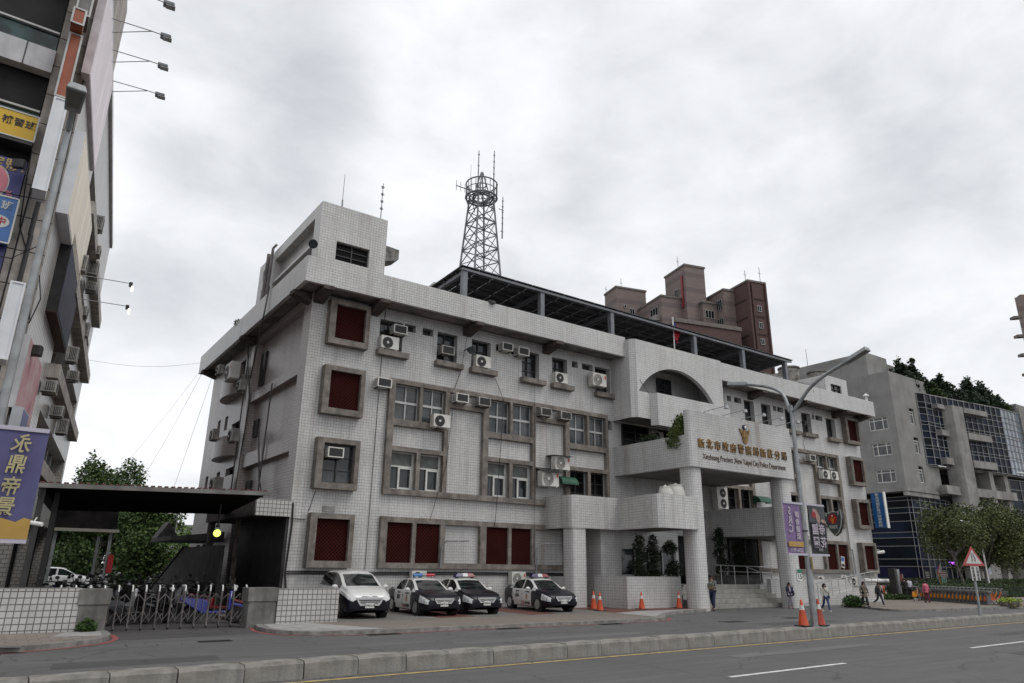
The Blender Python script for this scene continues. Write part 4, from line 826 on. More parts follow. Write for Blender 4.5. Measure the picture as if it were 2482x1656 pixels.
ac('split', 14.45, 26.95, 1.1, "outdoor unit on the ground-floor wall directly behind the first police car", s=.8); ac('big', 19.45, 26.95, 1.0, "tall-looking outdoor unit behind the roof lights of the third police car", s=.8); ac('big', 20.75, 26.85, .72, "outdoor unit with a red sticker between the third police car and the tiled column", s=.9)
ac('splitdark', 24.9, 26.7, .85, "large outdoor unit with a dark fan in the shade under the left balcony", s=1.25)
ac('split', 42.6, 26.7, 1.05, "outdoor unit at the foot of the wall just right of the lamp post", s=.7); ac('split', 45.2, 26.7, 1.05, "outdoor unit above the ramp wall, left of a pair near the building's right end", s=.8); ac('split', 46.3, 26.7, .9, "outdoor unit above the ramp wall, right of a pair near the building's right end", s=.85)
rz = -pi/2; grp = "air conditioners on the side wall"
ac('splitdark', 8.2, 38.6, 11.3, "smaller outdoor unit above the upper round balcony, on the side farther from the road", rz, .85, grp); ac('big', 8.3, 36.2, 10.5, "big boxy outdoor unit hung beside the upper round balcony on the side wall", rz, 1.25, grp); ac('splitdark', 8.45, 34.7, 9.7, "outdoor unit on a bracket near the pilaster, below the upper balcony's big unit", rz, .9, grp)
ac('splitdark', 8.3, 38.2, 7.75, "outdoor unit standing inside the lower round balcony", rz, .95, grp); ac('splitdark', 8.4, 34.7, 7.2, "outdoor unit hung beside the lower round balcony near the pilaster", rz, 1.05, grp); ac('splitdark', 8.4, 36.8, 5.0, "large outdoor unit low on the side wall, just above the gate canopy", rz, 1.25, grp)
def awning(x0, x1, z, label):
    t = thing("awning", label, "awning", ((x0+x1)/2, YF, z), "green awnings"); GR = mat("green_awning", (.018, .085, .05), .6, var=.2); g = G(); n = 8; P = [(YF+.0-.55*sin(pi/2*i/n), z+.42-.42*(1-cos(pi/2*i/n))) for i in range(n+1)]
    for i in range(n): (a, b), (c, d) = P[i], P[i+1]; g.poly([(x0, a, b), (x1, a, b), (x1, c, d), (x0, c, d)])
    g.poly([(x0, YF, z)]+[(x0, a, b) for a, b in P]); g.poly([(x1, YF, z)]+[(x1, a, b) for a, b in P]); g.done("canvas", GR, t, smooth=True); g = G(); g.tube([(x0, YF-.55, z), (x1, YF-.55, z)], .015, 5); g.tube([(x0, YF-.5, z), (x0, YF, z+.02)], .012, 5); g.tube([(x1, YF-.5, z), (x1, YF, z+.02)], .012, 5); g.done("frame", DARKM, t)
awning(21.75, 22.75, 5.6, "curved green canvas awning left of the second-floor windows above the balcony"); awning(37.0, 38.2, 5.65, "curved green canvas awning on the wall seen through the entrance portico")
g = G(); g.extr([(20.5, YW, 6.35), (21.7, YW, 6.35), (21.7, 26.35, 6.08), (20.5, 26.35, 6.08)], (0, 0, .03)); single("metal_hood", g, DARKM, "dark sloping sheet metal hood over the large outdoor unit left of the green awning", "hood")
g = G(); g.extr([(21.3, YW, 6.98), (22.4, YW, 6.98), (22.4, 26.4, 6.92), (21.3, 26.4, 6.92)], (0, 0, .02)); single("metal_hood", g, DARKM, "flat thin metal hood over the outdoor unit above the green awning", "hood")
# water drums on the left balcony
for x, r, h, l in ((25.05, .36, .62, "smaller white plastic water drum behind the tiled balcony wall"), (25.75, .46, .75, "larger white plastic water drum behind the tiled balcony wall")):
    t = thing("water_drum", l, "water drum", (x, 23.0, 4.75), "white drums on the balcony"); g = G(); g.lathe([(r, 0), (r*1.02, .15), (r, .4*h+.1), (r*.82, h-.02), (r*.72, h)], (x, 23.0, 4.72), 20); g.done("body", CREAM, t, smooth=True); g = G(); g.lathe([(r*.8, h), (r*.8, h+.07), (r*.2, h+.1), (r*.1, h+.16)], (x, 23.0, 4.72), 18); g.done("lid", CREAM, t, smooth=True)
# potted shrubs
LF = leafmat("dark_leaf", (.010, .019, .008), (.02, .034, .012), (.007, .013, .006)); LF2 = leafmat("yellow_green_leaf", (.10, .13, .03), (.055, .085, .02), (.16, .17, .05)); LF3 = leafmat("mid_leaf", (.035, .07, .02), (.06, .105, .03), (.025, .05, .015)); BARK = mat("bark", (.075, .06, .045), .9, var=.4, scale=8)
POT = mat("dark_planter", (.05, .048, .045), .8, var=.3)
def shrub(name, x, y, z, blobs, label, cat, m, n, size, pot=None, trunk=True, group=None, seed=1, dens_=7):
    t = thing(name, label, cat, (x, y, z), group); r = random.Random(seed); h = max(b[2] for b in blobs)
    if trunk: g = G(); g.tube([(x, y, z), (x+.03, y, z+h*.5), (x-.02, y+.02, z+h*.95)], [.05, .035, .015], 6); g.done("stem", BARK, t)
    g = G()
    for bx_, by_, bz_, rr_, rz_ in blobs: leaves(g, (x+bx_, y+by_, z+bz_), (rr_, rr_, rz_), int(n*dens_*rr_*rr_*rz_*8)+40, size, r, .35)
    g.done("foliage", m, t)
    if pot: g = G(); g.lathe([(pot*.7, 0), (pot, .4), (pot*1.05, .42), (pot*.9, .42)], (x, y, z), 12); g.done("pot", POT, t)
    return t
TOP = [(0, 0, .55, .36, .3), (.12, 0, .95, .38, .32), (-.1, 0, 1.4, .34, .3), (.1, 0, 1.8, .34, .3), (-.05, 0, 2.2, .32, .3), (.02, 0, 2.55, .26, .28)]
for i, (x, l) in enumerate(((24.6, "tall clipped shrub at the left end of the planter wall under the balcony"), (25.5, "second tall clipped shrub under the balcony, just right of the leftmost one"), (26.75, "clipped shrub with a round separate top under the balcony, closest to the portico column"))):
    shrub("clipped_shrub", x, 24.4, .5, TOP if i < 2 else [(0, 0, .5, .42, .4), (0, 0, 1.0, .4, .4), (.1, 0, 1.4, .36, .3), (-.1, 0, 2.2, .4, .28), (-.1, 0, 2.4, .25, .22)], l, "shrub", LF, 330, .07, .35, group="clipped shrubs of the station", seed=i)
for i, (x, l) in enumerate(((32.6, "cloud-shaped dark shrub in the planter beside the entrance steps, nearest the portico column"), (34.3, "dark bushy shrub in the planter by the entrance doors, right of the cloud-shaped one"))):
    shrub("clipped_shrub", x, 26.2, 1.2, TOP if i == 0 else [(0, 0, .5, .5, .45), (.1, 0, 1.1, .5, .5), (-.1, 0, 1.7, .42, .45)], l, "shrub", LF, 330, .07, None, group="clipped shrubs of the station", seed=i+7)
t = thing("stone_planter", "long dark stone planter on the landing at the top of the steps", "planter", (33.0, 26.1, 1.05)); g = G(); g.box(30.2, 25.8, 1.05, 35.4, 26.5, 1.42); g.box(30.15, 25.75, 1.42, 35.45, 26.55, 1.5); g.done("trough", POT, t, bevel=.02)
shrub("balcony_tree", 26.45, 22.9, 7.0, [(.1, 0, 1.1, .75, .6), (-.3, .1, .7, .55, .5), (.35, 0, 1.6, .5, .45), (-.1, 0, 1.65, .4, .35), (.2, .2, .4, .5, .4)], "yellow-green bush leaning over the portico parapet beside the name board", "bush", LF2, 330, .085, seed=3)
shrub("balcony_tree", 26.9, 25.6, 6.9, [(0, 0, .9, .7, .6), (-.4, .3, .6, .5, .4), (.6, .2, .9, .5, .4)], "dark drooping plant on the portico close to the wall", "bush", LF, 260, .1, seed=4, trunk=False)
shrub("roof_weed", 8.4, 36.6, 13.6, [(0, 0, .12, .25, .18)], "tuft of weeds growing on the parapet top above the side wall", "weed", LF3, 300, .1, seed=5, trunk=False)
# notice and house number on the entrance
t = thing("wall_notice", "orange upright notice on the wall left of the entrance shrubs", "notice", (31.8, 27.1, 2.3)); g = G(); g.box(31.55, 27.0, 1.9, 32.15, 27.08, 3.1); g.done("board", mat("orange_board", (.30, .11, .03), .5), t)
t = thing("number_plate", "green and white house number 15 plate on the right portico column", "house number", (33.6, 22.2, 1.5)); g = G(); g.box(33.42, 22.16, 1.3, 33.82, 22.195, 1.85); g.done("plate", WHITE, t); g = G(); g.box(33.43, 22.152, 1.66, 33.81, 22.158, 1.84); g.done("band", mat("sign_green", (.01, .16, .10), .5), t); text("15", .36, BLACK, t, (33.62, 22.155, 1.48), ext=.004, bold=.01)
# police shield sign and blue sign that stand out from the wall
SGREY = mat("sign_grey", (.055, .062, .064), .4); SWHITE = mat("sign_white", (.5, .5, .48), .5, var=.05); SRED = mat("sign_red", (.34, .012, .015), .4, var=.05); SORG = mat("sign_orange", (.55, .16, .02), .4, var=.05)
t = thing("shield_sign", "black shield-shaped POLICE lightbox with a red eagle roundel, standing out from the wall", "sign", (43.8, 26.0, 4.9))
cy, cz, ky, fx0 = 25.99, 4.78, .62, 43.7; RX = (pi/2, 0, -pi/2)
def shield(k): return [(cy-ky*k*a, cz+k*b) for a, b in ((-.95, .62), (-.5, .55), (0, .68), (.5, .62), (.95, .74), (.98, .2), (.8, -.3), (.45, -.68), (0, -.88), (-.4, -.6), (-.75, -.2), (-.93, .25))]
g = G(); g.yz(shield(1.0), fx0, fx0+.28); g.done("case", BLACK, t); g = G(); g.yz(shield(1.0), fx0-.02, fx0-.001); g.done("rim", SWHITE, t); g = G(); g.yz(shield(.93), fx0-.035, fx0-.022); g.done("face", SGREY, t)
g = G(); g.lathe([(.30, 0), (.30, .012)], (fx0-.05, cy, cz+.2), 24, axis='x'); o_ = g.done("roundel", SRED, t); o_.scale = (1, 1.0, 1); g0 = G(); emblem(g0, (0, 0), .40, 0); g = G(); g.v = [(fx0-.052+v[1]*.3, cy-v[0]*.72, cz+.15+v[2]*.95) for v in g0.v]; g.f = g0.f; g.m = g0.m; g.done("eagle", SORG, t); g = G(); g.ball((fx0-.08, cy, cz+.36), .05, 8, 6); g.done("eagle_badge", SWHITE, t)
text("POLICE", .27, SWHITE, t, (fx0-.04, cy, cz-.32), RX, ext=.006, bold=.006, sx=.62); text("警", .2, SWHITE, t, (fx0-.04, cy-.42, cz+.50), RX, ext=.005, sx=.7); text("察", .2, SWHITE, t, (fx0-.04, cy+.42, cz+.42), RX, ext=.005, sx=.7)
for zz in (-.3, .2): g = G(); g.box(fx0+.08, cy+.4, cz+zz, fx0+.16, YW, cz+zz+.08); g.done("bracket", DARKM, t)
t = thing("vertical_sign", "tall blue lightbox with a column of white characters at the right end of the building", "sign", (50.5, 26.4, 4.7)); g = G(); g.box(50.42, 26.05, 4.72, 50.66, 26.9, 7.1); g.done("case", mat("sign_blue", (.02, .12, .33), .35, var=.08), t); g = G(); g.box(50.40, 25.98, 4.68, 50.68, 26.05, 7.14); g.done("edge_trim", WHITE, t)
text("新北市新莊區戶政事務所", .20, mat("sign_pale", (.68, .68, .6), .5, var=.05), t, (50.41, 26.47, 6.96), RX, ext=.01, vertical=True, pitch=1.06, sx=1.35, bold=.004)
for zz in (5.2, 6.6): g = G(); g.box(50.45, 26.9, zz, 50.55, 27.3, zz+.1); g.done("bracket", DARKM, t)
t = thing("security_camera", "small white camera on a bracket low at the building's right corner", "camera", (50.9, 27.1, 3.1)); g = G(); g.tube([(50.4, 27.3, 3.2), (50.9, 27.1, 3.25)], .03, 5); g.done("bracket", GALV, t); g = G(); g.cyl((50.75, 27.2, 3.05), (51.15, 26.9, 3.12), .11, n=10); g.done("housing", WHITE, t)
# ================================================================== LEFT BUILDING (skewed side wall)
AL = RAD(7.0); UA = Vector((sin(AL), cos(AL), 0)); NA = Vector((cos(AL), -sin(AL), 0)); A0 = Vector((-.28, 22.5, 0))
def sp(s, t, z): p = A0+UA*s+NA*t; return (p.x, p.y, z)
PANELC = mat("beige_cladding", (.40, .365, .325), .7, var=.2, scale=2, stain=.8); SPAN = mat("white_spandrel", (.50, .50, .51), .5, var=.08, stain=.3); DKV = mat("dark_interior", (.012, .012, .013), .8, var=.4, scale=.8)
LB = thing("commercial_building", "tall beige office block hung with signboards at the left edge", "building", (-8, 30, 0))
SIDET = tilemat("left_side_tile", (.46, .445, .42), .14, .012, .3, .4, basket=False, w=.24, offset=.5)
LH = 23.5
hs = [(6.5, 21.5, z, z+1.55) for z in (5.2, 8.4, 11.6, 14.8)]
g = G()
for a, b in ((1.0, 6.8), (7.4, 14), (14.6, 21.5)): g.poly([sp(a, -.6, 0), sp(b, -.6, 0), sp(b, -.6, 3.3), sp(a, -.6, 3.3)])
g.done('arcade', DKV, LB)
g = G(); g.holes(0, 22.4, -.05, 19.4, hs+[(1.0, 6.8, 0, 3.3), (7.4, 14, 0, 3.3), (14.6, 21.5, 0, 3.3)], lambda u, z, d: sp(u, -d, z), .5); g.done("side_wall", SIDET, LB)
g = G(); g.holes(0, 6.2, 19.4, LH, [], lambda u, z, d: sp(u, -d, z), .5); g.poly([sp(6.2, 0, 19.4), sp(6.2, -6, 19.4), sp(6.2, -6, LH), sp(6.2, 0, LH)]); g.done("upper_wall", PANELC, LB)
for a, b, c, d in hs:
    g = G()
    for k in range(7): u = a+k*(b-a)/6; g.extr([sp(u-.05, -.5, c), sp(u+.05, -.5, c), sp(u+.05, -.5, d), sp(u-.05, -.5, d)], tuple(NA*.1)); 
    w = g.done("window", ALU, LB); g = G(); g.poly([sp(a, -.48, c), sp(b, -.48, c), sp(b, -.48, d), sp(a, -.48, d)]); g.done("pane", GLASS, w)
    g = G(); g.extr([sp(a-.3, 0, c-.55), sp(b+.2, 0, c-.55), sp(b+.2, .35, c-.55), sp(a-.3, .35, c-.55)], (0, 0, .5)); g.done("ledge", PANELC, LB)
g = G(); g.extr([sp(.2, 0, 19.4), sp(22.4, 0, 19.4), sp(22.4, .12, 19.4), sp(.2, .12, 19.4)], (0, 0, .3)); g.done("roof_edge", SPAN, LB)
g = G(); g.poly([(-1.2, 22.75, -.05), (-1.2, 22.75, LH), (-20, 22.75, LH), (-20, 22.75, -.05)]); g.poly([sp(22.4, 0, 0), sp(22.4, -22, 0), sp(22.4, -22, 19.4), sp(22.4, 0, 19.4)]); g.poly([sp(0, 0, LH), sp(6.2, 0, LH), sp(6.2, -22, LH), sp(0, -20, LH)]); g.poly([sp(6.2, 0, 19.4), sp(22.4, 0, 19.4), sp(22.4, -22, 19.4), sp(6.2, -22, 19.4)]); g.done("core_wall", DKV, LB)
# front corner pillar: cladding panels with open joints
g = G(); z = -.05
while z < LH: g.box(-1.16, 22.42, z, -.285, 22.8, z+.97); z += 1.0
g.done("pillar_cladding", PANELC, LB); g = G(); g.box(-1.15, 22.46, 0, -.29, 22.79, LH); g.done("pillar", DKV, LB)
for z0 in (15.62, 18.95): g = G(); g.box(-12, 22.35, z0, -1.165, 22.7, z0+.78); g.done("spandrel", SPAN, LB)
g = G()
for z0 in (15.62, 18.95):
    for x in (-1.9, -3.4, -4.9, -6.4): g.box(x, 22.33, z0, x+.03, 22.352, z0+.78)
g.done("spandrel_joint", DARKM, LB)
TEALG = glassmat("teal_glass", (.02, .045, .045), .1, var=.6, scale=2)
for z0, z1 in ((16.45, 17.1), (13.75, 14.3)): g = G(); g.box(-9, 22.6, z0, -1.2, 22.62, z1); w = g.done("window", TEALG, LB); g = G(); g.box(-9, 22.5, z1, -1.2, 22.6, z1+.06); g.done("window_frame", ALU, w)
g = G(); g.box(-12, 22.3, 3.2, -1.2, 22.74, 3.5); g.box(-12, 21.9, 3.5, -1.2, 22.74, 3.6); g.done("canopy", CONC, LB)
g = G()
for i in range(7): z = 1.2+i*2.3; g.tube([(-.72, 22.3, z), (-.7, 22.3, z+2.3)], .07, 6)
g.tube([(-.95, 22.36, 12.6), (-.98, 22.3, 9), (-1.0, 22.36, 7.6)], .02, 4); g.tube([(-.33, 22.3, 9.7), (-.4, 22.2, 8.7), (-.3, 22.3, 8)], .02, 4); g.done("pipe", BLACK, LB)
# signs on the front
def frontsign(name, x0, x1, z0, z1, y, m, label, trim=None, th=.25):
    t = thing(name, label, "sign", ((x0+x1)/2, y, z0)); g = G(); g.box(x0, y, z0, x1, y+th, z1); g.done("board", m, t)
    if trim: g = G(); g.box(x0-.03, y-.02, z0-.04, x1+.03, y+.04, z0); g.box(x0-.03, y-.02, z1, x1+.03, y+.04, z1+.04); g.box(x1, y-.02, z0, x1+.04, y+.04, z1); g.done("trim", trim, t)
    return t
SY = mat("sign_yellow", (.58, .36, .015), .4, var=.06, scale=1); SNAVY = mat("sign_navy", (.035, .035, .15), .4, var=.15, scale=1); SB = mat("sign_blue_two", (.04, .13, .34), .4, var=.1); SGOLD = mat("sign_gold", (.42, .30, .10), .5, var=.2, scale=8); SPINK = mat("sign_pink", (.55, .17, .22), .4, var=.1)
t = frontsign("signboard", -6.5, -1.17, 13.12, 13.88, 22.1, SY, "yellow signboard with black characters under the dark windows", SWHITE)
text("補習班", .265, BLACK, t, (-1.575, 22.09, 13.56), ext=.006, bold=.012, space=1.06)
g = G(); g.box(-6.5, 22.1, 12.98, -1.17, 22.75, 13.1); g.done("underside", DARKM, t)
t = frontsign("signboard", -6.5, -1.18, 8.6, 12.5, 22.25, SNAVY, "navy signboard with gold characters and a big pink zero", None)
text("定勝!", .38, SGOLD, t, (-1.62, 22.24, 12.28), ext=.006, bold=.012); g = G()
def ringxz(g, c, r0, r1, y, k=1.3, n=26):
    for i in range(n):
        a, b = 2*pi*i/n, 2*pi*(i+1)/n; g.poly([(c[0]+r0*cos(a), y, c[1]+k*r0*sin(a)), (c[0]+r1*cos(a), y, c[1]+k*r1*sin(a)), (c[0]+r1*cos(b), y, c[1]+k*r1*sin(b)), (c[0]+r0*cos(b), y, c[1]+k*r0*sin(b))])
ringxz(g, (-1.85, 11.72), .17, .36, 22.235); g.done("big_zero", SPINK, t); g = G(); ringxz(g, (-1.85, 11.72), .15, .39, 22.243); g.done("zero_outline", SWHITE, t); text("%", .26, SPINK, t, (-1.42, 22.23, 11.42), ext=.006, bold=.02)
t = frontsign("signboard", -4.0, -1.15, 9.9, 11.18, 21.95, SB, "small blue signboard with a white oval holding a red character", SWHITE)
text("班", .27, SWHITE, t, (-1.36, 21.94, 10.93), ext=.006, bold=.012); g = G(); ringxz(g, (-1.46, 10.46), 0, .24, 21.943, .75); g.done("oval", SWHITE, t); text("中", .24, SRED, t, (-1.41, 21.935, 10.46), ext=.005, bold=.016)
g = G()
for pts in (([(-3, 22.2, 11.35), (-1.2, 22.0, 11.34), (-.55, 21.9, 11.36)], ), ([(-3, 22.2, 9.55), (-1.0, 22.0, 9.5), (-.3, 20, 9.4)], ), ([(-1.16, 22.38, 13.0), (-1.1, 22.3, 11.9), (-1.0, 22.36, 10.6), (-.75, 22.3, 10.0)], ), ([(-.3, 22.3, 9.3), (-.15, 22.2, 8.6), (-.28, 22.3, 7.9)], ), ([(-2, 22.2, 7.9), (-.8, 22.0, 7.7), (-.3, 21.8, 7.9)], ), ([(-.34, 22.38, 16), (-.33, 22.36, 12), (-.36, 22.36, 6)], )): g.tube(pts[0], .016, 4)
g.done("cable", BLACK, LB)
# slim projecting box signs on the pillar
RUST = mat("rusted_orange_sign", (.34, .10, .045), .6, var=.25, scale=2, col2=(.25, .06, .03), stain=.4); BLANK = mat("blank_sign", (.66, .675, .70), .45, var=.05)
def boxsign(x0, x1, y0, y1, z0, z1, m, label, m2=None):
    t = thing("box_sign", label, "sign", ((x0+x1)/2, (y0+y1)/2, z0), "upright box signs on the left building"); g = G(); g.box(x0, y0, z0, x1, y1, z1); g.done("case", m, t)
    g = G(); e = .025; g.box(x0-e, y0-e, z0, x0+e, y0+e, z1); g.box(x1-e, y0-e, z0, x1+e, y0+e, z1); g.box(x0+e, y0-e, z1-.05, x1-e, y0+e, z1); g.box(x0+e, y0-e, z0, x1-e, y0+e, z0+.05); g.done("edge_trim", m2 or ALU, t)
    g = G(); g.box((x0+x1)/2-.03, y1, z0+.3, (x0+x1)/2+.03, 22.42, z0+.36); g.box((x0+x1)/2-.03, y1, z1-.4, (x0+x1)/2+.03, 22.42, z1-.34); g.done("bracket", DARKM, t); return t
boxsign(-.90, -.60, 21.3, 22.1, 14.3, 16.5, RUST, "long rusty orange upright box sign on the corner pillar"); boxsign(-.93, -.63, 20.9, 21.9, 16.55, 17.1, RUST, "short rusty orange box on top of the long orange sign"); boxsign(-.88, -.57, 21.3, 22.1, 11.35, 14.28, BLANK, "blank white upright box sign below the rusty orange one", BLANK); boxsign(-.90, -.55, 21.3, 22.1, 17.2, 19.6, mat("grey_sign", (.17, .16, .155), .6, var=.2), "faded grey upright box sign above the orange ones")
boxsign(-.84, -.55, 21.4, 22.1, 6.6, 8.7, BLANK, "blank white upright box sign low on the pillar, partly behind the lamp pole", BLANK)
# boxed billboards along the side wall
def sidesign(s0, s1, t0, t1, z0, z1, mf, me, label, mb=None):
    t = thing("side_billboard", label, "billboard", sp((s0+s1)/2, t1, z0), "billboards along the left building's side"); g = G(); P = [sp(s0, t0, z0), sp(s1, t0, z0), sp(s1, t1, z0), sp(s0, t1, z0)]; g.extr(P, (0, 0, z1-z0)); g.done("case", me, t)
    g = G(); e = .012; g.extr([sp(s0+.06, t1+e-.01, z0+.06), sp(s1-.06, t1+e-.01, z0+.06), sp(s1-.06, t1+e, z0+.06), sp(s0+.06, t1+e, z0+.06)], (0, 0, z1-z0-.12)); g.done("face", mf, t)
    if mb: g = G(); g.extr([sp(s0, t0, z0-.02), sp(s1, t0, z0-.02), sp(s1, t1, z0-.02), sp(s0, t1, z0-.02)], (0, 0, .018)); g.done("underside", mb, t)
    return t
PINKB = mat("pink_white_board", (.82, .74, .76), .5, var=.1, scale=.8, stretch=(3, 3, .4)); CREAMB = mat("cream_board", (.78, .70, .56), .5, var=.1, scale=.8, stretch=(3, 3, .4)); NAVYB = mat("dark_navy_board", (.012, .012, .035), .6, var=.4, scale=3, spec=.15)
sidesign(-.55, 5.75, -.1, .12, 15.75, 19.5, PINKB, mat("pale_case", (.55, .5, .52), .5), "huge faded pinkish white billboard high on the side wall")
sidesign(0, 7.2, .0, .30, 11.35, 14.1, CREAMB, BLANK, "faded cream billboard in a white vented box on the side wall")
sidesign(2.4, 7.5, -.35, .30, 9.1, 11.9, NAVYB, mat("dark_grey_case", (.03, .03, .03), .7, var=.2, spec=.2), "black boxed billboard with a navy face on the side wall", mat("dark_red_underside", (.05, .02, .018), .7))
sidesign(-.1, 3.6, -.05, .12, 5.6, 7.6, mat("faded_red_board", (.36, .12, .14), .6, var=.3, scale=1.5, col2=(.5, .36, .36)), SPAN, "faded red and white billboard low on the side wall")
sidesign(-.3, 1.0, .1, .35, 4.55, 5.6, mat("blue_moon_board", (.10, .10, .26), .5, var=.2), mat("grey_sign_case", (.33, .34, .36), .5, var=.08), "small grey box sign with a blue face above the purple banner")
# lamps on long arms
for i, (s, z) in enumerate(((-.2, 19.45), (1.5, 19.45), (3.25, 19.45), (5.2, 19.45))):
    t = thing("billboard_lamp", ["topmost", "second", "third", "lowest"][i]+" of the four twin-armed floodlights standing out from the pinkish billboard", "floodlight", sp(s, .12, z), "floodlights of the big billboard"); g = G(); L = 1.55
    e = Vector(sp(s, .12+L, z-.02)); g.tube([sp(s, .12, z), sp(s, .12+L*.8, z), e], .018, 5); g.tube([sp(s+.75, .12, z), sp(s, .12+L*.8, z)], .016, 5); g.done("arm", GALV, t); g = G(); d = NA
    g.obox(tuple(e+NA*.12+Vector((0, 0, -.10))), NA, .34, .26, .13); g.done("lamp_head", STEEL, t, bevel=.03); g = G(); g.obox(tuple(e+NA*.18+Vector((0, 0, -.13))), NA, .28, .22, .03); g.done("lens", GALV, t)
LIT = mat("lit_lamp", (1, .97, .9), .4, emit=1.6, var=0)
for i, (s, z) in enumerate(((6.2, 11.75), (7.0, 11.1))):
    t = thing("billboard_lamp", ["upper", "lower"][i]+" of two lit thin-armed floodlights beside the navy billboard", "floodlight", sp(s, .3, z), "lit floodlights of the navy billboard"); g = G(); g.tube([sp(s, .2, z), sp(s, 2.0, z)], .016, 5); g.done("arm", GALV, t)
    e = Vector(sp(s, 2.0, z)); g = G(); g.obox(tuple(e+Vector((0, 0, -.12))), NA, .12, .12, .16); g.done("lamp_head", BLACK, t); g = G(); g.obox(tuple(e+NA*.07+Vector((0, 0, -.28))), NA, .07, .14, .17); g.done("lens", LIT, t)
# window units on the side wall, from the top down
units = [(9.6, 15.0, 'tall', "grey window unit highest on the left building's side, above the arms of the lit lamps"), (10.7, 14.3, 'windowold', "dark-fronted unit just below the highest one on the left building's side"), (11.6, 13.7, 'tall', "pale slatted unit third from the top on the left building's side"), (6.6, 12.0, 'tall', "beige slatted unit tucked beside the end of the cream billboard"), (12.6, 13.3, 'windowold', "pale slatted unit right above the lit lamp arms"),
         (10.6, 11.5, 'windowold', "slatted unit directly below the lit lamp arms"), (13.4, 11.4, 'tall', "large slatted unit at the building's edge under the lit lamps"), (10.6, 9.5, 'tall', "tall slatted unit beside the lower end of the navy billboard"), (12.7, 9.2, 'windowold', "window unit at the edge, level with the navy billboard's lower corner"), (9.2, 7.0, 'windowold', "window unit with a reddish front, low on the left building's side"), (12.8, 6.9, 'tall', "lowest pale slatted unit at the edge of the left building's side"), (5.2, 7.1, 'windowold', "dark window unit under the black boxed billboard")]
for s, z, k, l in units: ac(k, *sp(s, .05, z), l, -pi/2-AL+pi, 1.0, "window units on the left building")
for o in [x for x in bpy.data.objects if x.name.startswith("air_conditioner") and x.get("group") == "window units on the left building"]: o.rotation_euler.z = pi/2-AL
t = thing("floodlight", "black square floodlight on a bracket in front of the navy signboard", "floodlight", (-1.3, 22.1, 12.1)); g = G(); g.obox((-1.32, 21.7, 12.0), (1, -.5), .3, .14, .26); g.done("housing", BLACK, t, bevel=.02); g = G(); g.tube([(-1.1, 22.4, 12.1), (-1.2, 21.75, 12.1)], .025, 5); g.done("bracket", GALV, t)
t = thing("speaker_horn", "small dark box loudspeaker under the black billboard", "loudspeaker", sp(1.6, .1, 7.75)); g = G(); g.obox(sp(.6, .2, 7.2), (1, -.3), .34, .26, .3); g.done("housing", DARKM, t, bevel=.03); g = G(); g.tube([sp(.6, 0, 7.4), sp(.6, .2, 7.35)], .02, 5); g.done("bracket", DARKM, t)
# ================================================================== GATE, WALLS, CANOPY
t = thing("boundary_wall", "low wall of square white tiles at the left, beside the beige pavement", "wall", (-10, 21.8, .1)); g = G(); g.box(-22, 21.75, .05, 2.12, 22.0, 1.12); g.done("tiled_wall", TILEW, t); g = G(); g.box(-22, 21.74, 1.12, 2.05, 22.02, 1.128); g.done("coping", CONCG, t)
t = thing("boundary_wall", "short low wall of square white tiles between the gate and the white minivan", "wall", (8.2, 22.1, .1)); g = G(); g.box(7.2, 22.05, .05, 9.1, 22.3, 1.07); g.done("tiled_wall", TILEW, t)
MOLD = mat("mouldy_concrete", (.21, .205, .19), .9, var=.35, scale=2.5, stain=.95, col2=(.10, .10, .092), bump=.4)
for a, b, y, l in ((2.05, 2.78, 21.7, "mouldy concrete gate pillar left of the folding gate, a weed at its foot"), (6.32, 7.2, 22.0, "mouldy concrete gate pillar right of the folding gate")):
    t = thing("gate_pillar", l, "gate pillar", ((a+b)/2, y+.25, 0), "gate pillars"); g = G(); g.box(a+.05, y+.03, 0, b-.03, y+.62, .72); g.done("shaft", MOLD, t, bevel=.01); g = G(); g.box(a, y, .722, b, y+.66, 1.1); g.done("cap", MOLD, t, bevel=.01)
shrub("weed", 2.35, 21.6, .1, [(0, 0, .12, .22, .16)], "green weed at the foot of the left gate pillar", "weed", LF3, 900, .09, seed=9, trunk=False)
INOX = mat("brushed_steel", (.19, .175, .165), .4, .6, var=.25)
t = thing("folding_gate", "silver accordion folding gate with white-tipped posts across the driveway", "gate", (4.6, 22.7, 0)); xs = [1.70+.338*k for k in range(15)]
for x in xs:
    g = G(); g.box(x-.012, 22.62, .1, x+.012, 22.645, 1.0); g.box(x-.012, 22.72, .1, x+.012, 22.74, 1.0); g.box(x-.022, 22.6, .06, x+.022, 22.76, .11); p_ = g.done("gate_post", INOX, t)
    g = G(); g.tube([(x, 22.635, 1.0), (x, 22.64, 1.1), (x, 22.67, 1.145), (x, 22.72, 1.155)], .021, 6); g.done("post_tip", WHITE, p_, smooth=True)
    g = G(); g.cyl((x-.02, 22.63, .045), (x+.02, 22.63, .045), .045, n=10); g.done("wheel", BLACK, p_)
g = G()
for i in range(len(xs)-1):
    a, b = xs[i], xs[i+1]; m_ = (a+b)/2
    for y in (22.63,):
        g.cyl((a, y, .74), (m_, y, .93), .010, n=5); g.cyl((m_, y, .93), (b, y, .74), .010, n=5); g.cyl((m_, y, .2), (m_, y, .93), .009, n=5); g.cyl((a, y, .5), (m_, y, .24), .009, n=5); g.cyl((m_, y, .24), (b, y, .5), .009, n=5); g.cyl((a, y, .2), (m_, y, .44), .009, n=5)
g.done("lattice_bars", INOX, t)
t = thing("gate_canopy", "dark corrugated metal canopy spanning the driveway behind the folding gate", "canopy", (3.9, 26, 0)); CANM = mat("canopy_underside", (.012, .011, .011), .9, var=.3, spec=.03); REDR = mat("red_corrugated", (.17, .05, .048), .6, var=.25, stain=.4)
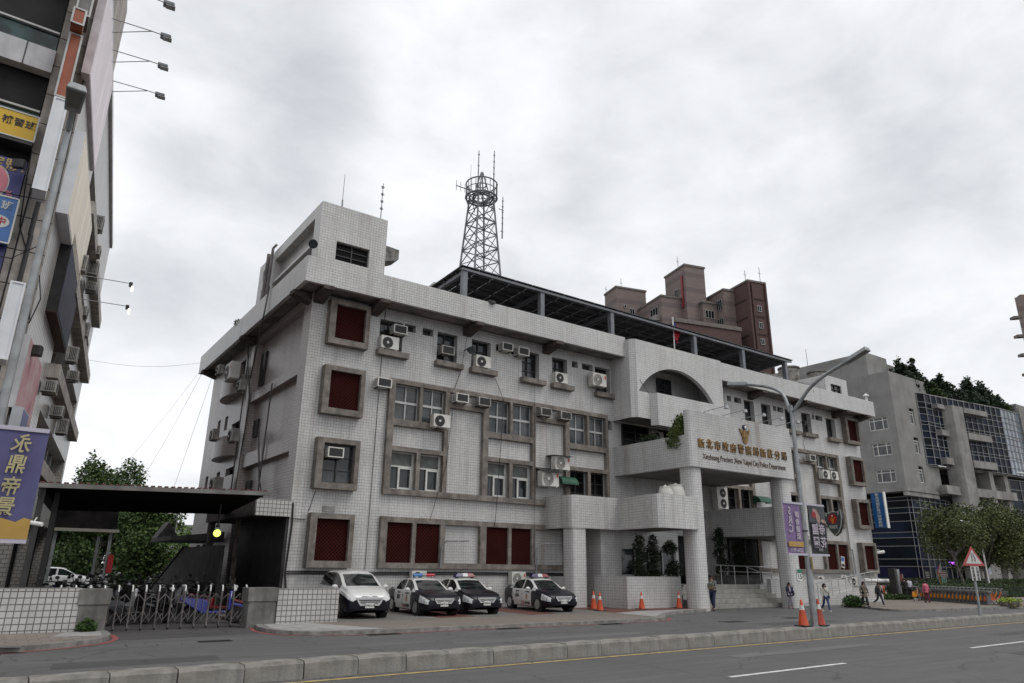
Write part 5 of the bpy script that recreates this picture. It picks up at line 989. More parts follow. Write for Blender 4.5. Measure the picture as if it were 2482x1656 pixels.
g = G(); P = [(.75, 22.5, 3.68), (6.75, 22.5, 3.86), (7.75, 31.5, 3.72), (1.75, 31.5, 3.56)]; g.extr(P, (0, 0, .04)); g.done("ceiling", CANM, t)
g = G()
for k in range(34): a = Vector(P[0]).lerp(Vector(P[1]), k/34); b = Vector(P[0]).lerp(Vector(P[1]), (k+.6)/34); c = Vector(P[3]).lerp(Vector(P[2]), (k+.6)/34); d = Vector(P[3]).lerp(Vector(P[2]), k/34); g.extr([tuple(v+Vector((0, 0, .06))) for v in (a, b, c, d)], (0, 0, .025))
g.done("roof_sheet", REDR, t); g = G(); g.extr([(.72, 22.42, 3.60), (6.8, 22.42, 3.78), (6.8, 22.42, 3.90), (.72, 22.42, 3.72)], (0, .07, 0)); g.done("gutter", mat("gutter_grey", (.16, .155, .145), .6, var=.2), t)
for x, y in ((.85, 22.75), (1.3, 24.6), (1.7, 31.3)): g = G(); g.box(x-.07, y-.07, 0, x+.07, y+.07, 3.66); g.done("post", DARKM, t)
g = G(); g.extr([(.75, 22.6, 3.4), (1.6, 30, 3.3), (1.6, 30, 3.55), (.75, 22.6, 3.66)], (.06, 0, 0)); g.done("beam", DARKM, t)
PORC = mat("dark_porch_tile", (.05, .048, .047), .7, var=.3)  # dark tone shared by the stair wall and rear canopy
t = thing("side_porch", "flat white tiled porch roof box between the gate canopy and the building corner", "porch", (8.2, 29.5, 0)); g = G(); g.box(7.68, 27.02, 3.47, 8.98, 27.2, 4.08); g.done("tiled_fascia", TILEW, t); g = G(); g.box(7.68, 27.2, 3.5, 8.98, 34.6, 4.05); g.done("slab", DKC, t); g = G(); g.box(7.72, 33.9, 0, 7.95, 34.3, 3.5); g.box(7.72, 29.6, 0, 7.9, 29.8, 3.5); g.done("post", DKC, t)
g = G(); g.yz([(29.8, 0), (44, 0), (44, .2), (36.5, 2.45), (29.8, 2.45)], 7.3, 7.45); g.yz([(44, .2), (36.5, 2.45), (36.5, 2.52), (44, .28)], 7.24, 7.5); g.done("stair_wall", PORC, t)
g = G(); g.box(8.90, 27.25, 0, 8.985, 34.5, 3.46); g.done('porch_shade_panel', mat('painted_porch_shade', (.032, .03, .029), .7, var=.3), t)  # near-black panel: the porch's shade painted over the tiled side wall
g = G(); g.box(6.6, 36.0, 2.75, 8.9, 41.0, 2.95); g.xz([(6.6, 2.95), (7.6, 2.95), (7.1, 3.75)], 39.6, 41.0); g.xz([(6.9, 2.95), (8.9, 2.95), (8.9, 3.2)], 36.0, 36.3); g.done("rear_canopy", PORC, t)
t = thing("globe_lamp", "lit yellow-green globe lamp hanging under the gate canopy", "lamp", (6.35, 26.6, 2.7)); g = G(); g.ball((6.3, 26.5, 2.76), .125, 18, 12); g.done("globe", mat("lit_globe", (.70, .90, .16), .4, emit=1.15, var=0), t, smooth=True); g = G(); g.cyl((6.3, 26.5, 2.97), (6.3, 26.5, 3.75), .03, n=6); g.cyl((6.3, 26.5, 2.95), (6.3, 26.5, 3.03), .07, n=8); g.done("stem", DARKM, t)
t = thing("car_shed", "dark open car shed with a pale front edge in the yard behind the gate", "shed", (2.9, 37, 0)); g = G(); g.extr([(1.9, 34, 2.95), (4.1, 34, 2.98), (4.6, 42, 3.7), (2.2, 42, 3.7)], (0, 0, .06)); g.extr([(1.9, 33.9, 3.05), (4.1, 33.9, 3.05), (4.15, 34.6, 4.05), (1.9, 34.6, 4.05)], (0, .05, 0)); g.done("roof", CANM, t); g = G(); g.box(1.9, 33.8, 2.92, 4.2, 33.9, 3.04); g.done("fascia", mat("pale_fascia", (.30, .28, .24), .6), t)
for x, y in ((3.95, 34.1), (2.0, 34.1), (4.3, 41.5)): g = G(); g.box(x-.06, y-.06, 0, x+.06, y+.06, 3.0); g.done("post", GALV, t)
t = thing("red_sign", "small upright red banner sign on the post of the yard car shed", "sign", (4.1, 34.0, 1.3)); g = G(); g.box(3.98, 33.95, 1.35, 4.18, 33.99, 2.05); g.done("panel", mat("bright_red", (.5, .02, .03), .5), t)
t = thing("security_camera", "white bullet camera on the post of the gate canopy, by the purple banner", "camera", (.9, 22.5, 2.75)); g = G(); g.cyl((.62, 22.45, 2.72), (.98, 22.25, 2.66), .055, n=10); g.done("housing", WHITE, t); g = G(); g.tube([(.85, 22.7, 2.85), (.8, 22.4, 2.75)], .02, 5); g.done("bracket", WHITE, t)
# slack wires from the roof corner across the alley
for i, (a, b, l) in enumerate((((8.3, 43.5, 12.9), (4.0, 50, 4.5), "thin slack wire running steeply down over the alley behind the gate canopy"), ((8.4, 43.6, 13.2), sp(18, 0, 11.5), "thin slack wire running from the roof corner to the left building, upper of two"), ((8.9, 43.4, 12.6), (7.6, 43.6, 5.0), "taut cable dropping along the far corner of the side wall"), ((8.35, 43.5, 12.7), (6.6, 52, 5.4), "slack wire from the roof corner down behind the yard trees"))):
    g = G(); A, B = Vector(a), Vector(b); g.tube([A.lerp(B, k/8)-Vector((0, 0, .35*sin(pi*k/8)*(i != 2))) for k in range(9)], .007 if i < 2 else .008, 4); single("overhead_wire", g, STEEL, l, "wire")
# ================================================================== VEHICLES
PBLK = mat("black_navy_paint", (.006, .006, .011), .3, var=.05, coat=.12, spec=.3); PWHT = mat("white_car_paint", (.60, .60, .585), .3, var=.03, coat=.5); CARG = glassmat("car_glass", (.012, .016, .016), .04, var=.5, scale=2.2, spec=.6)
CHROME = mat("chrome", (.75, .75, .76), .25, .8, var=.02); LAMPG = mat("headlight_glass", (.62, .63, .63), .25, .1, var=.3, scale=14); TAILR = mat("tail_light", (.25, .01, .012), .2, var=.1); ALLOY = mat("alloy_rim", (.38, .38, .385), .3, .8, var=.1)
PLATE = mat("number_plate_white", (.62, .62, .6), .5, var=.03); INK = mat("ink_black", (.02, .02, .02), .6, var=0); REDI = mat("ink_red", (.40, .03, .04), .5, var=0); ORI = mat("ink_orange", (.55, .16, .03), .5, var=0)
def cr(vals, u):
    us = [v[0] for v in vals]
    for i in range(len(us)-1):
        if us[i] <= u <= us[i+1]: break
    t = (u-us[i])/(us[i+1]-us[i]); out = []
    for k in range(1, len(vals[0])):
        p1, p2 = vals[i][k], vals[i+1][k]; h = us[i+1]-us[i]
        m1 = (p2-vals[i-1][k])/(us[i+1]-us[i-1])*h if i > 0 else p2-p1; m2 = (vals[i+2][k]-p1)/(us[i+2]-us[i])*h if i+2 < len(us) else p2-p1
        if (p2-p1)*m1 < 0: m1 = 0
        if (p2-p1)*m2 < 0: m2 = 0
        out.append((2*t**3-3*t*t+1)*p1+(t**3-2*t*t+t)*m1+(-2*t**3+3*t*t)*p2+(t**3-t*t)*m2)
    return out
SEDAN = dict(L=4.5, st=[(0, .60, .30, .56, .60, .46), (.012, .74, .24, .63, .69, .58), (.04, .82, .20, .69, .78, .66), (.10, .865, .18, .755, .865, .72), (.20, .88, .17, .83, .935, .74), (.275, .88, .17, .88, .985, .73), (.44, .88, .17, .91, 1.385, .60), (.52, .88, .17, .92, 1.44, .59), (.62, .88, .17, .925, 1.43, .59), (.72, .88, .17, .935, 1.345, .58), (.84, .875, .18, .95, 1.07, .66), (.92, .86, .2, .94, 1.035, .68), (.975, .80, .24, .90, 1.0, .64), (1, .68, .32, .82, .92, .52)],
             cowl=.275, ws=.425, re=.73, dk=.845, s0=.345, s1=.765, bp=.545, d0=.335, d1=.755, ax=(.195, .80), wr=.325, lampk=(3, 4, 5), lampu=(.006, .13))
VAN = dict(L=4.55, st=[(0, .62, .30, .64, .68, .46), (.012, .77, .24, .72, .80, .58), (.05, .85, .2, .82, .93, .66), (.12, .88, .18, .91, 1.04, .72), (.205, .89, .18, .98, 1.12, .74), (.40, .895, .18, 1.03, 1.57, .66), (.52, .895, .18, 1.04, 1.665, .66), (.75, .895, .18, 1.05, 1.66, .65), (.89, .89, .18, 1.06, 1.56, .63), (.96, .87, .2, 1.03, 1.28, .66), (1, .80, .3, .92, 1.08, .6)],
           cowl=.205, ws=.385, re=.885, dk=.965, s0=.26, s1=.92, bp=.50, d0=.30, d1=.78, ax=(.19, .80), wr=.33, lampk=(4, 5), lampu=(.006, .15))
def section(st, u):
    w, z0, zb, zt, rw = cr(st, u); h = zt-zb; H = zb-z0; L = lambda a, b, t: a+(b-a)*t
    return [(.80*w, z0), (.95*w, z0+.05), (.995*w, z0+H*.34), (w, z0+H*.58), (.99*w, zb-.13*H), (.955*w, zb), (L(.94*w, rw, .12), zb+h*.07), (L(.93*w, rw, .56), zb+h*.5), (rw+.02, zb+h*.87), (rw*.87, zb+h*.965), (rw*.45, zb+h*.995), (0, zt+.008)]
def car(spec, livery, label, group, number=None, plate="", bar=None):
    t = thing("police_car" if livery != 'van' else "minivan", label, "police car" if livery != 'van' else "minivan", (0, 0, 0), group); S = spec; L = S['L']; st = S['st']
    bs = sorted({0, .006, .012, .025, .04, 1, .985, .95, S['cowl'], S['ws'], S['re'], S['dk'], S['s0'], S['s1'], S['bp']-.014, S['bp']+.014, S['bp'], S['d0'], S['d1'], S['lampu'][1]}); us = [bs[0]]
    for b in bs[1:]:
        n = max(1, int((b-us[-1])/.022)); a = us[-1]; us += [a+(b-a)*(k+1)/n for k in range(n)]
    rings = []
    for u in us: hs_ = section(st, u); y = -L/2+u*L; rings.append([(-x, y, z) for x, z in hs_]+[(x, y, z) for x, z in hs_[-2::-1]])
    n = len(rings[0]); reg = {}
    def R(k): return reg.setdefault(k, G())
    for i in range(len(us)-1):
        um = (us[i]+us[i+1])/2
        for j in range(n-1):
            k = min(j, n-2-j); sd = 'l' if j < (n-1)/2 else 'r'
            key = 'body'
            if S['s0'] < um < S['s1'] and k in (6, 7):
                key = 'pillar' if abs(um-S['bp']) < .014 else ('gf'+sd if um < S['bp'] else 'gr'+sd)
            elif S['cowl'] < um < S['ws'] and k >= 9: key = 'ws'
            elif S['re'] < um < S['dk'] and k >= 9: key = 'rw'
            elif S['cowl'] < um < S['dk'] and k >= 6: key = 'roof'
            elif S['lampu'][0] < um < S['lampu'][1] and k in S['lampk']: key = 'hl'+sd
            elif um > .95 and k in (3, 4): key = 'tl'+sd
            elif S['d0'] < um < S['bp'] and 1 <= k <= 5: key = 'df'+sd
            elif S['bp'] < um < S['d1'] and 1 <= k <= 5: key = 'dr'+sd
            elif livery == 'van' and (k >= 4 or (k >= 3 and um > .2)) : key = 'hood' if um < S['cowl'] and k >= 5 else 'upper'
            elif um < S['cowl'] and k >= 6: key = 'hood'
            elif um > S['dk'] and k >= 6: key = 'trunk'
            if livery == 'van' and key[:2] in ('df', 'dr'): key = key+('u' if k >= 3 else 'd')
            R(key).add([rings[i][j], rings[i][j+1], rings[i+1][j+1], rings[i+1][j]], [[0, 3, 2, 1]])
    for rg in (rings[0], rings[-1]): R('body').poly(rg if rg is rings[0] else rg[::-1])
    R('body').poly([(-.7, -L/2+.1, .2), (.7, -L/2+.1, .2), (.7, L/2-.1, .2), (-.7, L/2-.1, .2)])
    def weld(o):
        import bmesh as bm_; b = bm_.new(); b.from_mesh(o.data); bm_.ops.remove_doubles(b, verts=b.verts, dist=.0008); bm_.ops.recalc_face_normals(b, faces=b.faces); b.to_mesh(o.data); b.free(); o.data.polygons.foreach_set("use_smooth", [True]*len(o.data.polygons)); o.data.set_sharp_from_angle(angle=RAD(50)); return o
    names = dict(body=("body", PBLK), pillar=("pillar", PWHT if livery != 'van' else PBLK), ws=("windshield", CARG), rw=("rear_window", CARG), roof=("roof", PWHT), hood=("hood", PBLK if livery != 'van' else PWHT), trunk=("trunk_lid", PBLK), upper=("upper_body", PWHT))
    doors = {}
    for k, g in reg.items():
        if k[:2] in ('df', 'dr'): doors[k] = weld(g.done("door" if k[-1] != 'u' else "door_upper", (PWHT if livery != 'van' or k[-1] == 'u' else PBLK), t))
        elif k[:2] in ('gf', 'gr'): weld(g.done("side_window", CARG, t))
        elif k[:2] == 'hl': weld(g.done("headlight", LAMPG, t))
        elif k[:2] == 'tl': weld(g.done("tail_light", TAILR, t))
        else: weld(g.done(names[k][0], names[k][1], t))
    for k, d in doors.items():
        if len(k) > 3 and k[-1] == 'd': continue
        sg = -1 if 'l' in k else 1; u = S['bp']-.03 if k[1] == 'f' else S['d1']-.035; w, z0, zb, _, _ = cr(st, u); y = -L/2+u*L
        g = G(); g.box(sg*(w+.02)-.012, y-.09, zb-.14, sg*(w+.02)+.012, y+.09, zb-.11); g.done("handle", PWHT, d)
        g = G(); g.box(sg*(w-.002)-.004, y+.095, .24, sg*(w-.002)+.004, y+.102, zb-.02); g.done("door_gap", INK, d)
    wr = S['wr']
    for u in S['ax']:
        for sg in (-1, 1):
            w = cr(st, u)[0]; y = -L/2+u*L; x = sg*(w-.082)
            g = G(); g.cyl((sg*(w-.25), y, wr), (sg*(w+.006), y, wr), wr*1.12, n=28); g.done("wheel_arch", BLACK, t, smooth=True)
            g = G(); g.lathe([(wr*.7, -.10), (wr*.93, -.10), (wr, -.06), (wr, .06), (wr*.93, .10), (wr*.68, .105)], (x, y, wr), 28, axis='x'); wh = g.done("wheel", RUBBER, t, smooth=True)
            g = G(); xo = x+sg*.108; g.lathe([(wr*.68, 0), (wr*.64, sg*.006), (wr*.6, -sg*.02)], (xo, y, wr), 24, axis='x'); g.cyl((xo-sg*.02, y, wr), (xo+sg*.012, y, wr), wr*.16, n=10)
            for k in range(10):
                a = 2*pi*k/10; c_, s_ = cos(a), sin(a); q = .024; g.add([(xo-sg*.004, y+c_*wr*.12-s_*q, wr+s_*wr*.12+c_*q), (xo-sg*.004, y+c_*wr*.12+s_*q, wr+s_*wr*.12-c_*q), (xo+sg*.004, y+c_*wr*.65+s_*q*.8, wr+s_*wr*.65-c_*q*.8), (xo+sg*.004, y+c_*wr*.65-s_*q*.8, wr+s_*wr*.65+c_*q*.8)], [[0, 1, 2, 3]])
            g.done("rim", ALLOY, wh, smooth=False)
    for sg in (-1, 1):
        w, z0, zb, _, _ = cr(st, S['s0']); y = -L/2+(S['s0']+.012)*L; g = G(); g.ball((sg*(w+.10), y, zb+.09), (.12, .06, .08), 10, 7); g.box(sg*(w-.02), y-.015, zb+.03, sg*(w+.06), y+.015, zb+.07); g.done("mirror", PWHT, t, smooth=True)
        u = .03; w = cr(st, u)[0]; g = G(); g.cyl((sg*.62, -L/2-.01+.05, .34), (sg*.62, -L/2+.12, .34), .055, n=10); g.done("fog_light", LAMPG, t)
    yf = -L/2; zg = .585 if livery != 'van' else .60
    g = G(); gw = .43 if livery != 'van' else .5; gh = .105 if livery != 'van' else .14
    prof = [(-gw, zg+gh), (gw, zg+gh), (gw*.92, zg), (gw*.72, zg-gh), (-gw*.72, zg-gh), (-gw*.92, zg)]
    inn = [(x*.86, zg+(z-zg)*.6) for x, z in prof]
    for i in range(6): a, b, c, d = prof[i], prof[(i+1) % 6], inn[(i+1) % 6], inn[i]; g.extr([(p[0], yf-.03, p[1]) for p in (a, b, c, d)], (0, .08, 0))
    for k in range(3): z = zg-gh*.4+k*gh*.42; g.box(-gw*.8, yf-.015, z, gw*.8, yf+.04, z+.02)
    gr = g.done("grille", CHROME, t); g = G(); g.extr([(p[0], yf-.005, p[1]) for p in inn], (0, .05, 0)); g.done("grille_backing", INK, gr)
    g = G()
    if livery != 'van':
        for a in (90, 210, 330):
            d = Vector((cos(RAD(a)), sin(RAD(a)))); q = Vector((-d.y, d.x)); p = [d*0, d*.024+q*.014, d*.048, d*.024-q*.014]; g.extr([(v.x, yf-.036, zg+v.y) for v in p], (0, .02, 0))
    else: ringxz(g, (0, zg+.19), .035, .05, yf+.005, 1.2, 14); g.box(-.3, yf, zg+.17, -.08, yf+.02, zg+.2); g.box(.08, yf, zg+.17, .3, yf+.02, zg+.2)
    g.done("badge", CHROME, gr)
    g = G(); g.box(-.17, yf-.04, .38, .17, yf-.02, .54); pl_ = g.done("number_plate", PLATE, t); text(plate, .11, INK, pl_, (0, yf-.042, .46), ext=.002, bold=.003)
    if bar:
        y = -L/2+.50*L; z = cr(st, .5)[3]+.03
        if bar == 'bar':
            g = G(); g.cyl((-.5, y, z+.09), (.5, y, z+.09), .05, n=10); g.box(-.42, y-.06, z-.02, -.36, y+.06, z+.05); g.box(.36, y-.06, z-.02, .42, y+.06, z+.05); lb = g.done("roof_light", GALV, t, smooth=True)
            g = G(); g.cyl((-.5, y, z+.09), (-.09, y, z+.09), .065, n=12); g.done("blue_lamp", mat("lamp_blue", (.05, .18, .42), .25), lb, smooth=True); g = G(); g.cyl((.09, y, z+.09), (.5, y, z+.09), .065, n=12); g.done("red_lamp", mat("lamp_red", (.42, .015, .03), .25), lb, smooth=True); g = G(); g.cyl((-.085, y, z+.1), (.085, y, z+.1), .085, n=12); g.done("speaker", GALV, lb, smooth=True)
        else:
            g = G(); g.box(-.5, y-.14, z, .5, y+.14, z+.035); g.box(-.42, y-.1, z-.05, -.36, y+.1, z); g.box(.36, y-.1, z-.05, .42, y+.1, z); lb = g.done("roof_light", BLACK, t)
            pf = lambda a, b, c, d: [(a, y-.13, z+.036), (b, y-.13, z+.036), (d, y-.06, z+.18), (c, y-.06, z+.18)]
            for a, b, c, d, m, nm in ((-.5, -.12, -.38, -.12, mat("lamp_navy", (.018, .018, .09), .2), "blue_lamp"), (-.12, .12, -.12, .12, mat("lamp_white", (.55, .55, .56), .25), "white_lamp"), (.12, .5, .12, .38, mat("lamp_dark_red", (.20, .012, .025), .2), "red_lamp")):
                g = G(); P = pf(a, b, c, d); Q = [(p[0], 2*y-p[1], p[2]) for p in P]; g.add(P+Q, [[0, 1, 2, 3], [5, 4, 7, 6], [3, 2, 6, 7], [0, 4, 5, 1], [1, 5, 6, 2], [0, 3, 7, 4]]); g.done(nm, m, lb)
    if number:
        rot = (pi/2, 0, -pi/2); w = .885; yA = lambda u: -L/2+u*L
        dd = doors['drl']; text(number, .25, INK, dd, (-w-.006, yA(.635), .66), rot, ext=.003, bold=.006); text("新莊分局", .085, INK, dd, (-w+.006, yA(.63), .845), rot, ext=.003, space=1.15)
        dd = doors['dfl']; text("新北市警察局", .07, INK, dd, (-w+.006, yA(.42), .83), rot, ext=.003, space=1.1); text("110", .15, REDI, dd, (-w-.001, yA(.50), .33), rot, ext=.003, bold=.004); text("報案專線", .12, INK, dd, (-w-.001, yA(.41), .33), rot, ext=.003, bold=.002)
        g = G(); gg = G(); emblem(gg, (0, 0), .17, 0); g.v = [(-w-.004+v[1]*.08, yA(.43)-v[0], .62+v[2]) for v in gg.v]; g.f = gg.f; g.m = gg.m; g.done("door_emblem", ORI, dd); g = G(); g.cyl((-w-.012, yA(.43), .72), (-w, yA(.43), .72), .032, n=10); g.done("emblem_badge", INK, dd)
        g = G(); g.box(-w-.012, yA(.35), .445, -w+.004, yA(.745), .475); g.done("door_moulding", PWHT, t)
    return t
grp = "police sedans parked in front of the station"
c1 = car(SEDAN, 'p', "black and white police sedan numbered 307 with a slim blue and red light bar", grp, "307", "0407-LP", 'bar'); place(c1, (13.45, 24.62, .104), -.10, s=.86)
c2 = car(SEDAN, 'p', "police sedan in the middle of the three, half hidden by number 307", grp, "215", "5298-RC", 'wedge'); place(c2, (15.3, 24.72, .104), -.10, s=.86)
c3 = car(SEDAN, 'p', "black and white police sedan numbered 656, standing apart beside the tiled column", grp, "656", "5571-TB", 'wedge'); place(c3, (18.95, 24.68, .104), -.13, s=.86)
c4 = car(VAN, 'van', "white over dark blue minivan parked behind the short low tiled wall", None, None, "7390-UB"); place(c4, (10.62, 24.6, .104), -.11, s=.89)
def plaincar(spec, paint, label, loc, rz):
    global PBLK, PWHT
    a, b = PBLK, PWHT; PBLK = PWHT = paint; t = car(spec, 'plain', label, "cars parked in the yard", None, ""); PBLK, PWHT = a, b; t.name = "parked_car"; t["category"] = "car"; place(t, loc, rz, s=.85); return t
plaincar(VAN, mat("white_suv_paint", (.62, .62, .62), .25, var=.02, coat=.5), "white estate car parked sideways in the yard behind the scooters", (4.0, 57.5, 0), RAD(78))
plaincar(SEDAN, mat("silver_paint", (.30, .30, .31), .3, .5, var=.02, coat=.5), "silver saloon seen from behind at the far end of the yard", (10.6, 78, 0), RAD(186))
# ------------------------------------------------------------------ scooters in the yard
SCB = {}
def scooter(col, label, loc, rz, group="scooters parked in the yard", box=False, lean=.12):
    key = col
    if key not in SCB:
        pm = {'black': mat("scooter_black", (.012, .012, .014), .2, var=.05, coat=.5), 'blue': mat("scooter_blue", (.03, .035, .24), .22, var=.05, coat=.5), 'silver': mat("scooter_silver", (.26, .26, .27), .3, .4, var=.05), 'red': mat("scooter_red", (.18, .012, .015), .25, var=.05, coat=.4), 'white': mat("scooter_white", (.5, .5, .5), .3, var=.05, coat=.4)}[col]
        t = thing("scooter", None, "scooter"); 
        for y in (-.62, .58):
            g = G(); g.lathe([(.14, -.045), (.2, -.05), (.235, -.025), (.235, .025), (.2, .05), (.14, .045)], (0, y, .235), 18, axis='x'); w = g.done("wheel", RUBBER, t, smooth=True); g = G(); g.cyl((-.03, y, .235), (.03, y, .235), .14, n=14); g.done("rim", ALLOY, w)
        g = G(); g.yz([(-.42, .28), (.2, .26), (.28, .34), (-.36, .36)], -.13, .13); g.yz([(.12, .30), (.25, .26), (.62, .46), (.95, .66), (.92, .74), (.3, .68), (.1, .6)], -.14, .14); g.done("body", pm, t, bevel=.03)
        g = G(); g.xz([(-.2, .36), (.2, .36), (.22, .7), (.12, .92), (-.12, .92), (-.22, .7)], -.5, -.42); g.yz([(-.9, .42), (-.55, .5), (-.38, .42), (-.42, .5), (-.6, .58), (-.85, .52)], -.08, .08); g.done("front_shield", pm, t, bevel=.025)
        g = G(); g.yz([(.08, .69), (.35, .70), (.78, .76), (.86, .82), (.4, .79), (.1, .76)], -.13, .13); g.done("seat", BLACK, t, bevel=.03)
        g = G(); g.tube([(-.34, -.3, 1.0), (-.15, -.42, 1.02), (0, -.45, 1.0), (.15, -.42, 1.02), (.34, -.3, 1.0)], .022, 6); g.ball((0, -.47, .98), (.12, .1, .09)); g.cyl((0, -.45, .95), (0, -.62, .3), .03, n=6); g.done("handlebar", BLACK, t, smooth=True)
        for s in (-1, 1): g = G(); g.cyl((s*.2, -.4, 1.03), (s*.3, -.4, 1.2), .012, n=5); g.ball((s*.31, -.4, 1.22), (.07, .02, .05), 8, 6); g.done("mirror", DARKM, t)
        g = G(); g.ball((0, -.57, .96), (.09, .04, .06)); g.done("headlight", LAMPG, t, smooth=True); g = G(); g.box(-.09, .9, .62, .09, .95, .7); g.done("tail_light", TAILR, t)
        g = G(); g.lathe([(.02, 0), (.05, .01), (.055, .5), (.02, .52)], (.14, .35, .3), 8, axis='y'); g.done("exhaust", GALV, t, smooth=True); kids(t); SCB[key] = t; o = t
    else: o = copytree(SCB[key])
    place(o, loc, rz, label, group, s=1.04); o.rotation_euler = (0, lean, rz); return o
def helmet(x, y, z, m, label): z *= 1.04; t = thing("helmet", label, "helmet", (x, y, z), "helmets left on scooters"); g = G(); g.lathe([(.13, 0), (.145, .06), (.13, .15), (.08, .21), (.01, .23)], (x, y, z), 12); g.done("shell", m, t, smooth=True); g = G(); g.box(-.1+x, y-.17, z+.02, x+.1, y-.13, z+.1); g.done("visor", CARG, t)
S_ = [('blue', 5.95, 24.3, 70, "blue scooter standing sideways right behind the folding gate"), ('black', 3.6, 24.6, 115, "black scooter nearest the left gate pillar, turned sideways behind the gate"), ('black', 4.55, 25.6, 20, "black scooter in the middle behind the gate, its front wheel toward the road"), ('red', 6.7, 27.0, 60, "dark red scooter behind the blue one, near the porch"),
      ('black', 4.9, 28.6, 10, "black scooter in the second row behind the middle of the gate"), ('silver', 5.9, 29.0, -15, "silver scooter in the second row, toward the porch side"), ('black', 6.9, 30.6, 25, "black scooter deep under the canopy beside the stair wall"), ('black', 4.3, 31.5, 5, "black scooter far back under the canopy, level with the shed front"),
      ('black', 1.75, 26.6, 30, "black scooter behind the left tiled wall, beside the canopy posts"), ('silver', 2.55, 27.6, 15, "silver scooter behind the left wall with its mirrors showing above it"), ('black', 2.35, 30.0, 40, "black scooter in the second row behind the left tiled wall"), ('blue', 1.95, 31.6, 20, "dark blue scooter farther back behind the left wall, under the shed front"), ('silver', 3.2, 32.2, 25, "silver scooter by the shed post with the red sign"), ('red', 3.3, 29.2, -20, "dark red scooter left of the gate's middle, second row"), ('white', 3.9, 34.8, 5, "white scooter at the very back, just inside the car shed"), ('black', 1.3, 24.6, 20, "black scooter tight behind the left tiled wall, its handlebar just above the coping")]
for c, x, y, a, l in S_: scooter(c, l, (x, y, 0), RAD(a))
helmet(1.6, 26.7, .8, mat("helmet_silver", (.45, .45, .45), .3, var=.05), "silver helmet on a scooter seat just above the left tiled wall"); helmet(2.9, 30.3, .82, mat("helmet_silver2", (.4, .4, .42), .3, var=.05), "pale helmet on a scooter behind the left wall, in front of the white car"); helmet(4.6, 28.2, .8, BLACK, "black helmet on a scooter behind the middle of the gate");  helmet(.95, 26.2, .85, mat("helmet_white", (.55, .55, .55), .3, var=.05), "white helmet at the far left above the tiled wall"); helmet(2.15, 28.8, .88, BLACK, "black helmet among the scooters over the left tiled wall"); helmet(6.1, 30.2, .85, BLACK, "black helmet on a scooter under the canopy, near the stair wall"); helmet(5.2, 31.5, .9, mat("helmet_grey", (.3, .3, .3), .3, var=.05), "grey helmet far back under the canopy")
for c, x, y, a, l in (('black', 1.2, 28.4, 60, "black scooter at the far left under the shed's shadow, half behind a post"), ('silver', 2.9, 25.4, 95, "silver scooter sideways just behind the left gate pillar"), ('black', 5.3, 33.5, 0, "black scooter at the back row left of the stair wall"), ('black', 7.0, 33.0, 10, "black scooter against the stair wall, back row")): scooter(c, l, (x, y, 0), RAD(a))
